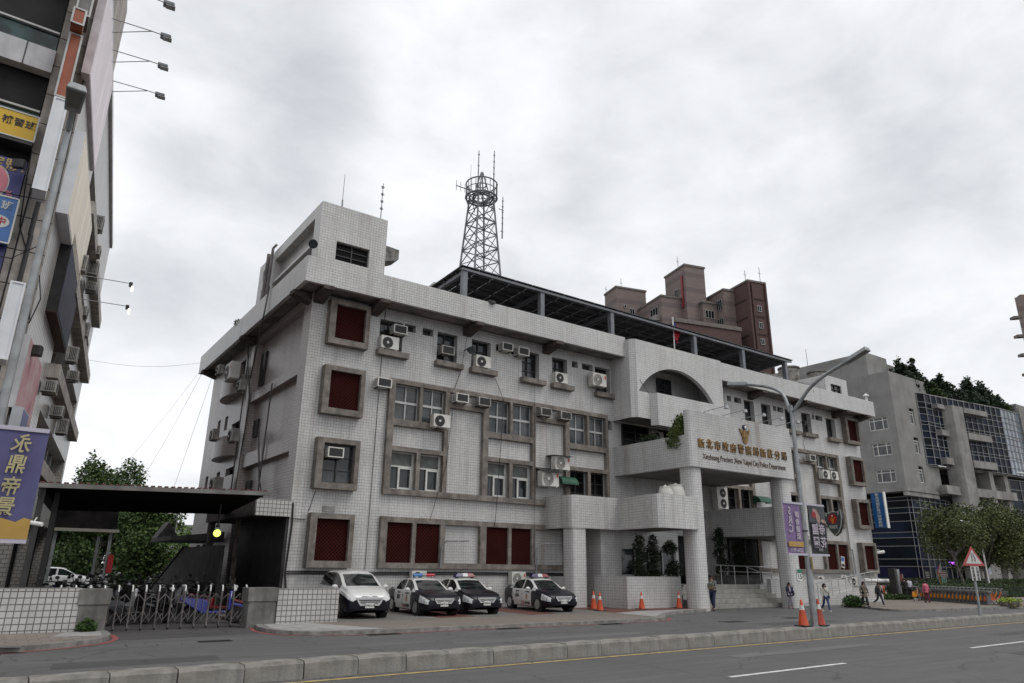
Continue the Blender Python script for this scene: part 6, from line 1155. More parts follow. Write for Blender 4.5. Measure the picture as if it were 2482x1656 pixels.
# ------------------------------------------------------------------ rental bicycles
BO = mat("bike_orange", (.62, .22, .012), .35, var=.1); BO2 = mat("bike_red_orange", (.52, .09, .015), .35, var=.1); BW = mat("bike_grey", (.36, .36, .37), .4, var=.1); DOCK = mat("dock_grey", (.13, .13, .135), .5, var=.15)
BK = {}
def bicycle(col, label, loc, rz, dock=True, lean=0):
    if col not in BK:
        fm = BO if col == 'orange' else BO2; t = thing("rental_bicycle", None, "bicycle")
        for y in (-.52, .52):
            g = G(); g.tube([(0, y+.31*cos(2*pi*i/20), .32+.31*sin(2*pi*i/20)) for i in range(21)], .022, 5); w = g.done("wheel", RUBBER, t); g = G()
            g.tube([(0, y+.285*cos(2*pi*i/20), .32+.285*sin(2*pi*i/20)) for i in range(21)], .012, 4)
            for k in range(10): a = 2*pi*k/10; g.cyl((0, y, .32), (0, y+.28*cos(a), .32+.28*sin(a)), .005, n=3)
            g.done("rim", BW, w)
        g = G(); g.tube([(0, -.38, .85), (0, -.1, .42), (0, .1, .36)], .03, 6); g.tube([(0, .1, .36), (0, .2, .8)], .024, 6); g.tube([(0, .1, .34), (0, .52, .32)], .018, 5); g.tube([(0, .17, .7), (0, .52, .32)], .016, 5); g.done("frame", fm, t, smooth=True)
        g = G(); n = 9
        for sgn in (-.03, .03): g.add([(sgn, .52, .34)]+[(sgn, .52+.36*cos(RAD(a)), .32+.36*sin(RAD(a))) for a in [-8+k*24 for k in range(n)]], [[0, i+1, i+2] for i in range(n-1)])
        P = [(.52+.365*cos(RAD(a)), .32+.365*sin(RAD(a))) for a in [5+k*18 for k in range(n)]]
        for i in range(n-1): (a, b), (c, d) = P[i], P[i+1]; g.poly([(-.035, a, b), (.035, a, b), (.035, c, d), (-.035, c, d)])
        P = [(-.52+.36*cos(RAD(a)), .32+.36*sin(RAD(a))) for a in [20+k*19 for k in range(n)]]
        for i in range(n-1): (a, b), (c, d) = P[i], P[i+1]; g.poly([(-.035, a, b), (.035, a, b), (.035, c, d), (-.035, c, d)])
        g.done("mudguard", fm, t); g = G(); g.yz([(.12, .84), (.36, .86), (.38, .92), (.12, .9)], -.08, .08); g.done("saddle", BLACK, t, bevel=.02)
        g = G(); g.tube([(0, -.52, .32), (0, -.4, .8), (0, -.36, .98)], .022, 6); g.tube([(-.28, -.22, 1.06), (-.2, -.36, 1.04), (0, -.38, 1.0), (.2, -.36, 1.04), (.28, -.22, 1.06)], .016, 5); g.done("handlebar", BW, t)
        g = G()
        for k in range(5): z = .66+k*.06; g.tube([(-.17, -.44, z), (-.17, -.72, z), (.17, -.72, z), (.17, -.44, z), (-.17, -.44, z)], .008, 4)
        g.box(-.17, -.72, .64, .17, -.44, .655); g.done("basket", DOCK, t); kids(t); BK[col] = t; o = t
    else: o = copytree(BK[col])
    place(o, loc, rz, label, "orange rental bicycles in the dock row", s=.82); o.rotation_euler = (0, lean, rz); return o
A_, B_ = Vector((45.7, 18.15, .1)), Vector((48.9, 23.3, .1)); d_ = (B_-A_).normalized(); NB = 19
for i in range(NB):
    p = A_.lerp(B_, i/(NB-1)); l = "orange rental bicycle in the middle of the dock row, between its two ends"
    if i == 0: l = "red-orange rental bicycle nearest the flower planter, at the near end of the row"
    elif i == 1: l = "orange rental bicycle second from the near end of the row, its wheel rim showing"
    elif i == NB-1: l = "orange rental bicycle at the far end of the row, beside the woman in pink"
    bicycle('red' if i in (0, 3) else 'orange', l, tuple(p), RAD(-35-90+180), lean=0)
t = thing("bicycle_dock", "long row of dark bicycle docking posts joined by a beam behind the orange bicycles", "bicycle dock", tuple(A_.lerp(B_, .5)))
g = G(); nrm = Vector((-d_.y, d_.x, 0))*-.5
for i in range(NB): p = A_.lerp(B_, i/(NB-1))-nrm; g.obox((p.x, p.y, .1), (d_.x, d_.y), .12, .26, .62)
g.done("dock_post", DOCK, t); g = G(); q = A_.lerp(B_, .5)-nrm; g.obox((q.x, q.y, .70), (d_.x, d_.y), (B_-A_).length+.5, .26, .13); g.done("dock_beam", DOCK, t, bevel=.03)
bicycle('orange', "lone orange bicycle parked behind the two men at the kiosk", (51.2, 26.0, .1), RAD(30)); bicycle('orange', "single rental bicycle left of the woman in pink, turned away", (46.6, 22.9, .1), RAD(100))
# ================================================================== STREET FURNITURE
CONE = mat("cone_orange", (.56, .075, .02), .5, var=.1, scale=4); CONEW = mat("cone_band", (.55, .54, .52), .5, var=.1)
def cone(x, y, z, h, label, m=CONE, s=1.0):
    t = thing("traffic_cone", label, "traffic cone", (x, y, z), "orange traffic cones"); r = h*.20*s; g = G(); g.prism([(x-r*1.35, y-r*1.35), (x+r*1.35, y-r*1.35), (x+r*1.35, y+r*1.35), (x-r*1.35, y+r*1.35)], z, z+.035); g.done("base", BLACK, t, bevel=.01)
    R = lambda f: r*(1-f)+.028*f
    g = G(); g.lathe([(R(0), .035), (R(.62), h*.62), (R(.62), h*.63)], (x, y, z), 18); g.lathe([(R(.80), h*.80), (R(1), h), (R(1)*.7, h+.01)], (x, y, z), 18); g.done("body", m, t, smooth=True); g = G(); g.lathe([(R(.62)+.003, h*.62), (R(.80)+.003, h*.80)], (x, y, z), 18); g.done("reflective_band", CONEW, t, smooth=True)
cone(21.35, 24.0, .1, .72, "left of the close pair of small cones in front of the tiled column"); cone(20.8, 23.0, .1, .72, "right and nearer of the close pair of small cones in front of the tiled column"); cone(23.4, 23.2, .1, .70, "small cone standing alone in front of the low planter wall's left part"); cone(25.65, 23.1, .1, .70, "small cone at the right end of the low planter wall, near the portico column")
CONE2 = mat("cone_red", (.40, .05, .025), .5, var=.12, scale=4); cone(19.08, 12.62, .272, .70, "bright large cone on the divider, left of the lamp post"); cone(19.78, 12.55, .272, .72, "darker red large cone on the divider, right of the lamp post", CONE2)
def lamppost(x, y, zb, zf, label, arms, pr=(.13, .085), glass=True):
    t = thing("street_lamp", label, "street lamp", (x, y, zb), "two-armed street lamps on the divider"); g = G(); g.cyl((x, y, zb), (x, y, zb+1.25), pr[0]*1.15, pr[0]*1.08, n=14); g.cyl((x, y, zb+1.25), (x, y, zf), pr[0], pr[1], n=14); g.cyl((x, y, zb), (x, y, zb+.03), pr[0]*1.9, n=14); g.done("pole", GALV, t, smooth=True)
    g = G()
    for k in range(4): a = k*pi/2+.4; g.extr([(x+pr[0]*cos(a), y+pr[0]*sin(a), zb), (x+pr[0]*2*cos(a), y+pr[0]*2*sin(a), zb), (x+pr[0]*cos(a), y+pr[0]*sin(a), zb+.28)], (-.012*sin(a), .012*cos(a), 0))
    g.done("base_fin", GALV, t); g = G(); g.box(x-.1, y-pr[0]-.03, zb+1.05, x+.1, y-pr[0]*.6, zb+1.45) if False else g.cyl((x, y, zb+2.6), (x, y, zb+2.64), pr[0]*1.15, n=14); g.done("clamp", DARKM, t)
    for pts, head in arms:
        g = G(); g.tube(smoothpts([(x, p[0], p[1]) for p in pts], 4), [min(.058, pr[1])-.002*i*(pr[1] > .06) for i in range(4*(len(pts)-1)+1)], 9); am = g.done("arm", GALV, t, smooth=True); e, f2 = Vector((x, *head[0])), Vector((x, *head[1])); g = G(); d = (f2-e).normalized(); s = Vector((1, 0, 0)); n_ = s.cross(d); n_ = n_ if n_.z > 0 else -n_
        q = lambda v, a, b: tuple(v+s*a+n_*b)
        g.add([q(e, -.12, -.05), q(e, .12, -.05), q(f2, .15, -.05), q(f2, -.15, -.05), q(e, -.09, .08), q(e, .09, .08), q(f2, .11, .08), q(f2, -.11, .08)], [[0, 1, 2, 3], [4, 7, 6, 5], [0, 4, 5, 1], [1, 5, 6, 2], [2, 6, 7, 3], [3, 7, 4, 0]]); hd = g.done("lamp_head", GALV, am, bevel=.02); g = G(); a, b = e+d*.12, f2-d*.06
        g.poly([q(a, -.08, -.054), q(a, .08, -.054), q(b, .12, -.054), q(b, -.12, -.054)]); g.done("lens", mat("lamp_lens", (.13, .13, .125), .3, var=.1), hd)
    return t
lamppost(19.63, 12.62, .27, 6.7, "grey two-armed street lamp on the divider in front of the station, carrying two banners", [([(12.55, 6.5), (12.2, 6.84), (11.9, 7.12), (11.4, 7.4), (10.65, 7.66)], ((10.7, 7.64), (9.95, 7.9))), ([(12.68, 6.5), (12.85, 7.1), (13.35, 7.44), (14.2, 7.7)], ((14.15, 7.69), (14.85, 7.83)))], (.088, .054))
lamppost(-.24, 12.6, .27, 8.75, "grey street lamp at the left edge, its rectangular head leaning over the road", [([(12.55, 8.6), (12.4, 8.78), (12.2, 8.86)], ((12.3, 8.84), (11.72, 8.93)))], (.07, .048))
t = thing("pole_sticker", "small yellow warning plate strapped to the lamp post, below the banners", "plate", (19.63, 12.48, 1.9)); g = G(); g.box(19.60, 12.49, 1.8, 19.67, 12.505, 2.15); g.done("plate", mat('plate_ochre', (.22, .15, .03), .5), t)
# banners
def banner(x0, x1, y, z0, z1, m, label, polex):
    t = thing("banner", label, "banner", ((x0+x1)/2, y, z0), "hanging banners on the lamp posts"); g = G(); n = 10; 
    for i in range(n):
        for j in range(6):
            f = lambda a, b: (x0+(x1-x0)*a/n, y+.018*sin(a*.9+b*.5)*(1-abs(2*b/6-1)), z0+(z1-z0)*b/6); g.add([f(i, j), f(i+1, j), f(i+1, j+1), f(i, j+1)], [[0, 1, 2, 3]])
    g.done("cloth", m, t, smooth=True)
    for z in (z0, z1): g = G(); g.box(min(x0, polex), y-.025, z-.03, max(x1, polex), y+.025, z+.03); g.done("rod", mat("banner_rod", (.45, .43, .5), .5, var=.05), t)
    return t
PUR = mat("banner_purple", (.19, .125, .255), .7, var=.08, scale=1.2); BBK = mat("banner_black", (.016, .018, .020), .7, var=.15); BPAL = mat("banner_pale", (.42, .38, .44), .7, var=0); BGLD = mat("banner_gold", (.42, .26, .06), .7, var=.1)
sc = lambda X: X*.8456; sz = lambda Z: (Z-1.75)*.8456+1.75; yb = 12.58
x0, x1, z0, z1 = sc(22.03), sc(22.98), sz(2.30), sz(4.02); t = banner(x0, x1, yb, z0, z1, PUR, "purple banner with mirrored white SRC letters, left of the lamp post", 19.58)
fx_ = lambda a: x0+(x1-x0)*a
fz_ = lambda b: z0+(z1-z0)*b
for ch, b in (("S", .83), ("R", .655), ("C", .485)): text(ch, .30, BPAL, t, (fx_(.30), yb-.03, fz_(b)), ext=.003, mirror=True, bold=.012)
text("鋼骨建築", .2, BPAL, t, (fx_(.73), yb-.03, fz_(.76)), ext=.003, mirror=True, vertical=True, pitch=1.02, bold=.006, sx=1.05)
g = G(); g.box(fx_(.06), yb-.033, fz_(.145), fx_(.97), yb-.027, fz_(.245)); g.done("gold_band", BGLD, t); text("1-4", .11, BPAL, t, (fx_(.6), yb-.036, fz_(.195)), ext=.002, mirror=True); text("2256-9911", .155, BPAL, t, (fx_(.52), yb-.03, fz_(.075)), ext=.003, mirror=True, sx=.92, bold=.003)
x0, x1, z0, z1 = sc(23.45), sc(24.47), sz(2.30), sz(4.02); t = banner(x0, x1, yb, z0, z1, BBK, "black banner with mirrored white characters and a red rose picture, right of the lamp post", 19.68)
g = G(); g.box(fx_(.01), yb-.026, fz_(.64), fx_(.99), yb-.022, fz_(.985)); g.done("picture_ground", mat("picture_grey", (.055, .058, .068), .7, var=.3, scale=2), t)
SKINP = mat("picture_skin", (.34, .22, .19), .7, var=.2, scale=5)
g = G(); n = 16
def blobxz(g, c, rx, rz_, a, y): g.poly([(c[0]+rx*cos(b)*cos(a)-rz_*sin(b)*sin(a), y, c[1]+rx*cos(b)*sin(a)+rz_*sin(b)*cos(a)) for b in [2*pi*k/16 for k in range(16)]])
blobxz(g, (fx_(.42), fz_(.85)), .17, .1, -.6, yb-.029); blobxz(g, (fx_(.55), fz_(.74)), .1, .15, .2, yb-.0295); blobxz(g, (fx_(.85), fz_(.68)), .13, .05, -.2, yb-.0298); g.done("picture_figure", SKINP, t); g = G(); blobxz(g, (fx_(.30), fz_(.80)), .11, .09, .3, yb-.032); g.done("picture_rose", mat("picture_rose", (.36, .02, .03), .7, var=.25, scale=14), t)
for ch, a, b, s in (("帝", .70, .49, .33), ("國", .30, .49, .33), ("花", .72, .24, .33), ("園", .30, .24, .33)): text(ch, s, BPAL, t, (fx_(a), yb-.03, fz_(b)), ext=.003, mirror=True, bold=.008)
text("發現", .085, BPAL, t, (fx_(.5), yb-.03, fz_(.605)), ext=.002, mirror=True, space=1.6); text("鑑賞", .09, BPAL, t, (fx_(.5), yb-.03, fz_(.1)), ext=.002, mirror=True, space=1.6)
x0, x1, z0, z1 = -.32, .40, 2.02, 3.60; t = banner(x0, x1, 12.52, z0, z1, mat("banner_violet", (.085, .08, .19), .7, var=.1, scale=1.5), "violet banner with mirrored gold brush characters, hanging by the left lamp pole", -.3)
SGB = mat("banner_brush_gold", (.42, .37, .20), .7, var=.15)
for i, ch in enumerate("永鼎帝景"): text(ch, .285, SGB, t, (fx_(.56)-.012*i, 12.485, z1-(.23, .53, .85, 1.13)[i]), ext=.003, mirror=True, bold=.0045, sx=.85, shear=-.12)
g = G(); g.poly([(fx_(.0), 12.49, z0+.03), (fx_(1), 12.49, z0+.03)]+[(fx_(1-k/8), 12.49, z0+.30+.035*sin(k*2.1)-.01*k*.5) for k in range(9)]); g.done("gold_foot", BGLD, t)
# warning sign on the divider
t = thing("warning_sign", "red-edged triangular road-narrows sign with a white text plate, on a leaning pole on the divider", "road sign", (30.0, 12.55, .27)); wy = 12.5; X = lambda v: sc(v)+.0
zt_, zb_, xc = sz(2.90), sz(2.07), sc(35.58); g = G(); g.cyl((30.02, wy+.06, .27), (xc-.02, wy+.06, sz(2.1)), .045, n=10); g.cyl((30.0, wy+.06, .2), (30.05, wy+.06, .62), .065, n=10); g.done("pole", GALV, t)
hw = (sc(36.66)-sc(34.52))/2; tri = lambda k: [(xc-hw*k, zb_+(1-k)*.27), (xc+hw*k, zb_+(1-k)*.27), (xc, zb_+(1-k)*.27+(zt_-zb_)*k)]
g = G(); g.xz(tri(1), wy, wy+.012); g.done("rim", SRED, t); g = G(); g.xz(tri(.70), wy-.006, wy-.001); g.done("face", SWHITE, t); g = G()
g.xz([(xc-.16, zb_+.15), (xc-.085, zb_+.15), (xc-.085, zb_+.47), (xc-.14, zb_+.47)], wy-.011, wy-.007); g.xz([(xc+.075, zb_+.15), (xc+.15, zb_+.15), (xc+.15, zb_+.28), (xc+.08, zb_+.37), (xc+.08, zb_+.47), (xc+.015, zb_+.47), (xc+.015, zb_+.35), (xc+.075, zb_+.26)], wy-.011, wy-.007); g.done("symbol", INK, t)
g = G(); g.box(sc(35.17), wy, sz(1.45), sc(35.97), wy+.012, sz(2.05)); pl_ = g.done("text_plate", SWHITE, t)
for col, xx in (("右側車道", sc(35.78)), ("路寬縮減", sc(35.38))): text(col, .125, INK, pl_, (xx, wy-.004, sz(1.955)), ext=.002, vertical=True, pitch=1.0, sx=1.7, bold=.004)
t = thing("accessibility_sign", "small white wheelchair plate on a slim leaning post above the ramp wall", "sign", (41.9, 24.7, 1.3)); g = G(); g.cyl((42.2, 24.5, 1.0), (41.6, 24.5, 2.2), .025, n=6); g.done("post", GALV, t); g = G(); g.xz([(41.38, 2.0), (41.75, 1.96), (41.85, 2.6), (41.48, 2.64)], 24.45, 24.47); p_ = g.done("plate", SWHITE, t); g = G(); g.xz([(41.46, 2.36), (41.74, 2.34), (41.77, 2.56), (41.50, 2.58)], 24.44, 24.448); g.done("symbol", mat("sign_blue_small", (.03, .08, .3), .5), p_); g = G(); g.xz([(41.42, 2.05), (41.7, 2.03), (41.73, 2.18), (41.44, 2.2)], 24.44, 24.448); g.done("text_band", INK, p_)
# ================================================================== PEOPLE
SKIN = mat("skin", (.36, .21, .155), .55, var=.06); HAIR = mat("black_hair", (.012, .009, .008), .5, var=.3, scale=30)
def skinmesh(name, V, E, Rr, m, parent, root=0, sub=1):
    me = bpy.data.meshes.new(name); off = ORG[parent.name]; me.from_pydata([tuple(Vector(v)) for v in V], E, []); o = bpy.data.objects.new(name, me); SC.collection.objects.link(o); o.parent = parent; ORG[o.name] = off
    sk = o.modifiers.new("skin", 'SKIN'); sk.use_smooth_shade = True
    if not me.skin_vertices: bpy.context.view_layer.objects.active = o
    sv = me.skin_vertices[0].data if len(me.skin_vertices) else None
    if sv:
        for i, r in enumerate(Rr): sv[i].radius = (r, r) if not isinstance(r, tuple) else r; sv[i].use_root = (i == root)
    s = o.modifiers.new("sub", 'SUBSURF'); s.levels = s.render_levels = sub; me.materials.append(m); return o
def person(label, loc, rz, H=1.68, top=(.3, .3, .3), legs=(.03, .03, .05), shoe=(.02, .02, .02), lt=(.3, .1), rt_=(-.25, .35), la=(.2, .12, .3), ra=(-.2, .12, .3), hair='short', coat=0, shirt=None, head=(0, 0), skirt=None, sleeve=True, loose=1.0):
    """walking figure facing local -Y; lt/rt_: thigh swing (forward +) and knee bend; la/ra: shoulder swing, outward, elbow bend"""
    t = thing("person", label, "person", loc); ORG[t.name] = Vector((0, 0, 0)); s = H/1.7
    hipz = .0; F = Vector((0, -1, 0)); Z = Vector((0, 0, 1)); Xv = Vector((1, 0, 0))
    def legj(side, a, b):
        h = Vector((side*.085, 0, .90)); d = F*sin(a)-Z*cos(a); k = h+d*.42; d2 = F*sin(a-b)-Z*cos(a-b); an = k+d2*.40; return h, k, an, (F*cos(a-b)+Z*sin(a-b))
    L_, R_l = legj(1, *lt), legj(-1, *rt_); low = min(L_[2].z, R_l[2].z)-.085
    dz = -low
    def up_(v): v = Vector(v); v.z += dz; return v*s
    def armj(side, a, o_, b):
        sh = Vector((side*.175, .01, 1.385)); d = (F*sin(a)-Z*cos(a))*cos(o_)+Xv*side*sin(o_); el = sh+d*.29; d2 = (F*sin(a+b)-Z*cos(a+b))*cos(o_*.3)+Xv*side*sin(o_)*.2; wr = el+d2*.25; return sh, el, wr, d2
    LA, RA = armj(1, *la), armj(-1, *ra)
    hx, hy = head; hc = Vector((hx*.02, -.03-hy*.03, 1.575))
    V = [up_((0, .01, .95)), up_((0, .0, 1.12)), up_((0, .01, 1.32)), up_((0, 0, 1.44)), up_((0, -.015, 1.50)), up_(hc), up_(hc+Vector((0, .01, .085))), up_(hc+Vector((hx*.02, -.085, -.005)))]
    E = [(0, 1), (1, 2), (2, 3), (3, 4), (4, 5), (5, 6), (5, 7)]; Rr = [.125, .11, .13, .06, .048, .082, .06, .022]
    def add(v, r, pa): V.append(v); Rr.append(r); E.append((pa, len(V)-1)); return len(V)-1
    for A, sd in ((LA, 1), (RA, -1)):
        i = add(up_(A[0]), .055, 2); i = add(up_(A[1]), .04, i); i = add(up_(A[2]), .027, i); d = A[3].normalized(); pm = A[2]+d*.07; j = add(up_(pm), .03, i); sdv = Vector((0, -.012, 0)); side = Vector((sd, 0, 0))
        for q, (ox, ln) in enumerate(((-.027, .062), (-.009, .078), (.009, .074), (.026, .056))):
            b0 = A[2]+d*.095+F*ox; b1 = b0+d*ln*.55-side*.012; b2 = b0+d*ln-side*.03; k = add(up_(b0), .0088, j); k = add(up_(b1), .0084, k); add(up_(b2), .007, k)
        k = add(up_(A[2]+d*.03+F*.032), .011, i); k = add(up_(A[2]+d*.065+F*.055-side*.008), .0095, k); add(up_(A[2]+d*.10+F*.06-side*.016), .008, k)
    for Lg, sd in ((L_, 1), (R_l, -1)):
        i = add(up_(Lg[0]), .085, 0); i = add(up_(Lg[1]), .055, i); i = add(up_(Lg[2]), .038, i); add(up_(Lg[2]+Lg[3]*.13-Vector((0, 0, .03))), .03, i)
    Rr = [r*s for r in Rr]; skinmesh("body", V, E, Rr, SKIN, t)
    cm = lambda nm, c, **k: mat(nm+"_%d_%d_%d" % tuple(int(x*1000) for x in c), c, .8, var=.12, scale=9, **k)
    # upper garment
    V = [up_((0, .01, .93-coat*.2)), up_((0, .0, 1.12)), up_((0, .01, 1.33)), up_((0, .005, 1.435))]; E = [(0, 1), (1, 2), (2, 3)]; Rr = [(.165+coat*.03)*loose, .145*loose, .155, .075]
    for A in (LA, RA):
        i = add(up_(A[0]), .075*loose, 2); i = add(up_(A[1]), .058*loose, i)
        if sleeve: add(up_(A[2]), .043*loose, i)
    skinmesh("jacket" if coat or loose > 1 else "shirt", V, E, [r*s for r in Rr], cm("cloth", top), t, root=1)
    if coat:
        g = G(); n = 14; P = [[up_((rx*cos(2*pi*i/n), .01+ry*sin(2*pi*i/n), z)) for i in range(n)] for rx, ry, z in ((.16, .13, 1.05), (.18, .15, .9), (.20+.02*coat, .17, .9-coat*.28), (.19+.02*coat, .16, .9-coat*.28))]
        for a in range(3): g.add(P[a]+P[a+1], [[i, (i+1) % n, n+(i+1) % n, n+i] for i in range(n)])
        g.done("coat_skirt", cm("cloth", top), t, smooth=True)
    # trousers
    V = [up_((0, .01, .97))]; E = []; Rr = [.135]
    for Lg in (L_, R_l): i = add(up_(Lg[0]), .1, 0); i = add(up_(Lg[1]), .073 if not skirt else .09, i); add(up_(Lg[2]+Vector((0, 0, .02))), .056 if not skirt else .09, i)
    skinmesh("trousers", V, E, [r*s for r in Rr], cm("cloth", legs), t)
    for Lg in (L_, R_l):
        c = Lg[2]; f = Lg[3]; g = G(); a_ = c-f*.06-Vector((0, 0, .045)); b_ = c+f*.17-Vector((0, 0, .055)); g.tube([up_(a_), up_(c+f*.03-Vector((0, 0, .04))), up_(b_-f*.03), up_(b_)], [.036*s, .046*s, .04*s, .02*s], 8); g.tube([up_(c-Vector((0, 0, .05))), up_(c+Vector((0, 0, .03)))], .046*s, 8); g.done("shoe", cm("shoe", shoe), t, smooth=True)
    # hair and face
    g = G(); c = up_(hc+Vector((0, .018, .035))); g.ball(c, (.092*s, .103*s, .098*s), 12, 8); bang = up_(hc+Vector((0, -.06, .075))); g.ball(bang, (.075*s, .045*s, .035*s), 10, 6)
    if hair in ('bob', 'long'):
        L2 = .12 if hair == 'bob' else .24
        for sx_ in (-1, 0, 1): g.tube([up_(hc+Vector((sx_*.06, .05 if sx_ == 0 else .02, .04))), up_(hc+Vector((sx_*.082, .06 if sx_ == 0 else .03, -.07))), up_(hc+Vector((sx_*.075, .075 if sx_ == 0 else .04, -L2)))], [.05*s, .055*s, .035*s], 8)
    g.done("hair", HAIR, t, smooth=True)
    for sx_ in (-1, 1):
        g = G(); g.ball(up_(hc+Vector((sx_*.032, -.078, .012))), .009*s, 6, 5); g.done("eye", INK, t); g = G(); g.ball(up_(hc+Vector((sx_*.084, .0, -.005))), (.012*s, .022*s, .03*s), 6, 5); g.done("ear", SKIN, t)
    g = G(); g.ball(up_(hc+Vector((0, -.078, -.045))), (.024*s, .008*s, .006*s), 8, 5); g.done("mouth", mat("lips", (.22, .07, .06), .5), t)
    if shirt: g = G(); g.add([up_((-.055, -.148*1, 1.38)), up_((.055, -.148, 1.38)), up_((.03, -.158, 1.1)), up_((-.03, -.158, 1.1))], [[0, 1, 2, 3]]); g.done("shirt_front", cm("cloth", shirt), t)
    t.location = loc; t.rotation_euler = (0, 0, rz); ORG[t.name] = Vector(loc)
    hand = lambda A: (Matrix.Rotation(rz, 4, 'Z') @ up_(A[2]+A[3].normalized()*.07))+Vector(loc)
    return t, hand(LA), hand(RA), up_
def local(loc, rz, v): return tuple((Matrix.Rotation(rz, 4, 'Z') @ Vector(v))+Vector(loc))
# man with parcel, walking left toward the planter
loc, rz = (27.05, 22.35, .004), RAD(-62)
t, hl, hr, _ = person("man in grey top and jeans holding a parcel, walking past the steps", loc, rz, 1.55, (.11, .112, .115), (.018, .024, .06), (.03, .03, .03), lt=(.32, .15), rt_=(-.30, .55), la=(.45, .12, 1.15), ra=(.45, .12, 1.1), hair='short', head=(.3, 0), shirt=(.4, .39, .37))
c = (hl+hr)/2; t2 = thing("parcel", "olive cardboard parcel with an orange strip, held by the man near the steps", "parcel", tuple(c)); g = G(); g.obox((c.x, c.y, c.z-.02), (cos(rz), sin(rz)), .29, .19, .19); g.done("box", mat("parcel_olive", (.13, .135, .085), .7, var=.3, scale=8), t2); g = G(); g.obox((c.x, c.y, c.z-.035), (cos(rz), sin(rz)), .28, .2, .018); g.done("strip", BGLD, t2)
g = G(); b = Vector(local(loc, rz, (-.24, -.21, .50))); g.ball(tuple(b), (.08, .08, .135), 12, 8); g.tube([b+Vector((0, 0, .12)), b+Vector((.02, .02, .25)), c], .012, 5); single("plastic_bag", g, BLACK, "black bag hanging in front of the man with the parcel", "bag", smooth=True)
g = G(); b = Vector(local(loc, rz, (.03, .16, .95))); g.ball(tuple(b), (.12, .10, .19), 12, 8); single("backpack", g, BLACK, "black backpack worn by the man with the parcel", "backpack", smooth=True)
# woman in navy jacket
loc, rz = (32.45, 22.05, .004), RAD(-38); person("woman in a navy jacket and pale trousers in front of the steps", loc, rz, 1.22, (.028, .026, .062), (.30, .28, .33), (.22, .06, .06), lt=(.22, .25), rt_=(-.12, .1), la=(.15, .1, 1.35), ra=(.15, .1, 1.3), hair='long', coat=.35, shirt=(.42, .41, .4), head=(.2, -.1))
g = G(); b = Vector(local(loc, rz, (.2, .09, .72))); g.ball(tuple(b), (.09, .07, .14), 12, 8); g.tube([b+Vector((0, 0, .12)), b+Vector((-.03, -.06, .36))], .015, 5); single("shoulder_bag", g, mat("bag_navy", (.02, .02, .035), .7), "dark bag hanging behind the woman in navy", "bag", smooth=True)
# woman in cream jacket and jeans
loc, rz = (31.3, 19.45, .004), RAD(-30); person("woman in a cream jacket and blue jeans walking behind the lamp post cones", loc, rz, 1.25, (.47, .46, .41), (.035, .052, .13), (.62, .62, .62), lt=(.32, .12), rt_=(-.28, .5), la=(-.18, .28, .12), ra=(.25, .25, .15), hair='bob', loose=1.12, head=(-.8, 0))
g = G(); g.tube([local(loc, rz, v) for v in ((-.105, -.045, 1.04), (-.04, -.145, .93), (.075, -.15, .80), (.157, -.075, .685))], .013, 5); b = local(loc, rz, (.165, .015, .64)); g.ball(b, (.04, .065, .07), 8, 6); single("crossbody_bag", g, BLACK, "thin-strapped dark bag across the cream jacket", "bag")
# couple
loc, rz = (36.2, 20.35, .09), RAD(-20); person("woman with a dark headscarf in a long olive coat, walking beside her friend in black", loc, rz, 1.22, (.125, .105, .075), (.018, .018, .022), (.02, .02, .02), lt=(.22, .05), rt_=(-.22, .25), la=(.05, .42, .1), ra=(-.1, .35, .15), hair='bob', coat=.75, skirt=1)
loc, rz = (37.15, 20.1, .09), RAD(-12); person("woman in a black cardigan and dark trousers walking right of the one in olive", loc, rz, 1.2, (.014, .014, .018), (.02, .022, .04), (.5, .42, .38), lt=(.30, .08), rt_=(-.35, .65), la=(.15, .3, .15), ra=(-.1, .42, .1), hair='long', coat=.3, shirt=(.35, .25, .2), loose=1.1)
# woman in pink seen from behind
loc, rz = (45.28, 21.67, .1), RAD(190-35); person("woman in a pink jacket and wine red trousers seen from behind near the bicycles", loc, rz, 1.2, (.52, .12, .18), (.12, .012, .03), (.05, .01, .015), lt=(.12, .05), rt_=(-.1, .2), la=(.05, .2, .15), ra=(.0, .2, .15), hair='short', coat=.4, loose=1.2)
g = G(); b = Vector(local(loc, rz, (-.22, .02, .60))); g.ball(tuple(b), (.075, .06, .105), 10, 7); g.tube([b+Vector((0, 0, .09)), Vector(local(loc, rz, (-.15, .0, 1.0)))], .014, 5); single("handbag", g, mat("bag_wine", (.10, .01, .02), .6), "dark wine handbag carried by the woman in pink", "bag", smooth=True)
# two men at the kiosk
loc, rz = (49.05, 24.75, .1), RAD(120); person("man in a black suit bending to the kiosk screen", loc, rz, 1.3, (.012, .012, .015), (.012, .012, .014), (.02, .02, .02), lt=(.1, .05), rt_=(-.1, .1), la=(.7, .15, .6), ra=(.9, .1, .5), coat=.15)
loc, rz = (49.6, 24.75, .1), RAD(140); person("man in a white shirt and black trousers standing behind the one in the suit", loc, rz, 1.32, (.50, .50, .55), (.012, .012, .014), (.02, .02, .02), lt=(.12, .05), rt_=(-.05, .1), la=(.1, .15, .8), ra=(.1, .15, .9))
t = thing("kiosk", "tall dark and grey self-service kiosk where two men stand", "kiosk", (48.8, 25.2, .1)); g = G(); g.obox((48.95, 25.2, .1), (1, .1), .34, .4, 1.85); g.done("grey_column", GALV, t, bevel=.02); g = G(); g.obox((48.62, 25.25, .1), (1, .1), .21, .43, 1.9); g.done("dark_column", DARKM, t, bevel=.02); g = G(); g.obox((49.15, 25.0, 1.15), (1, .1), .1, .3, .5); g.done("screen", mat("screen_red", (.25, .10, .09), .3), t)
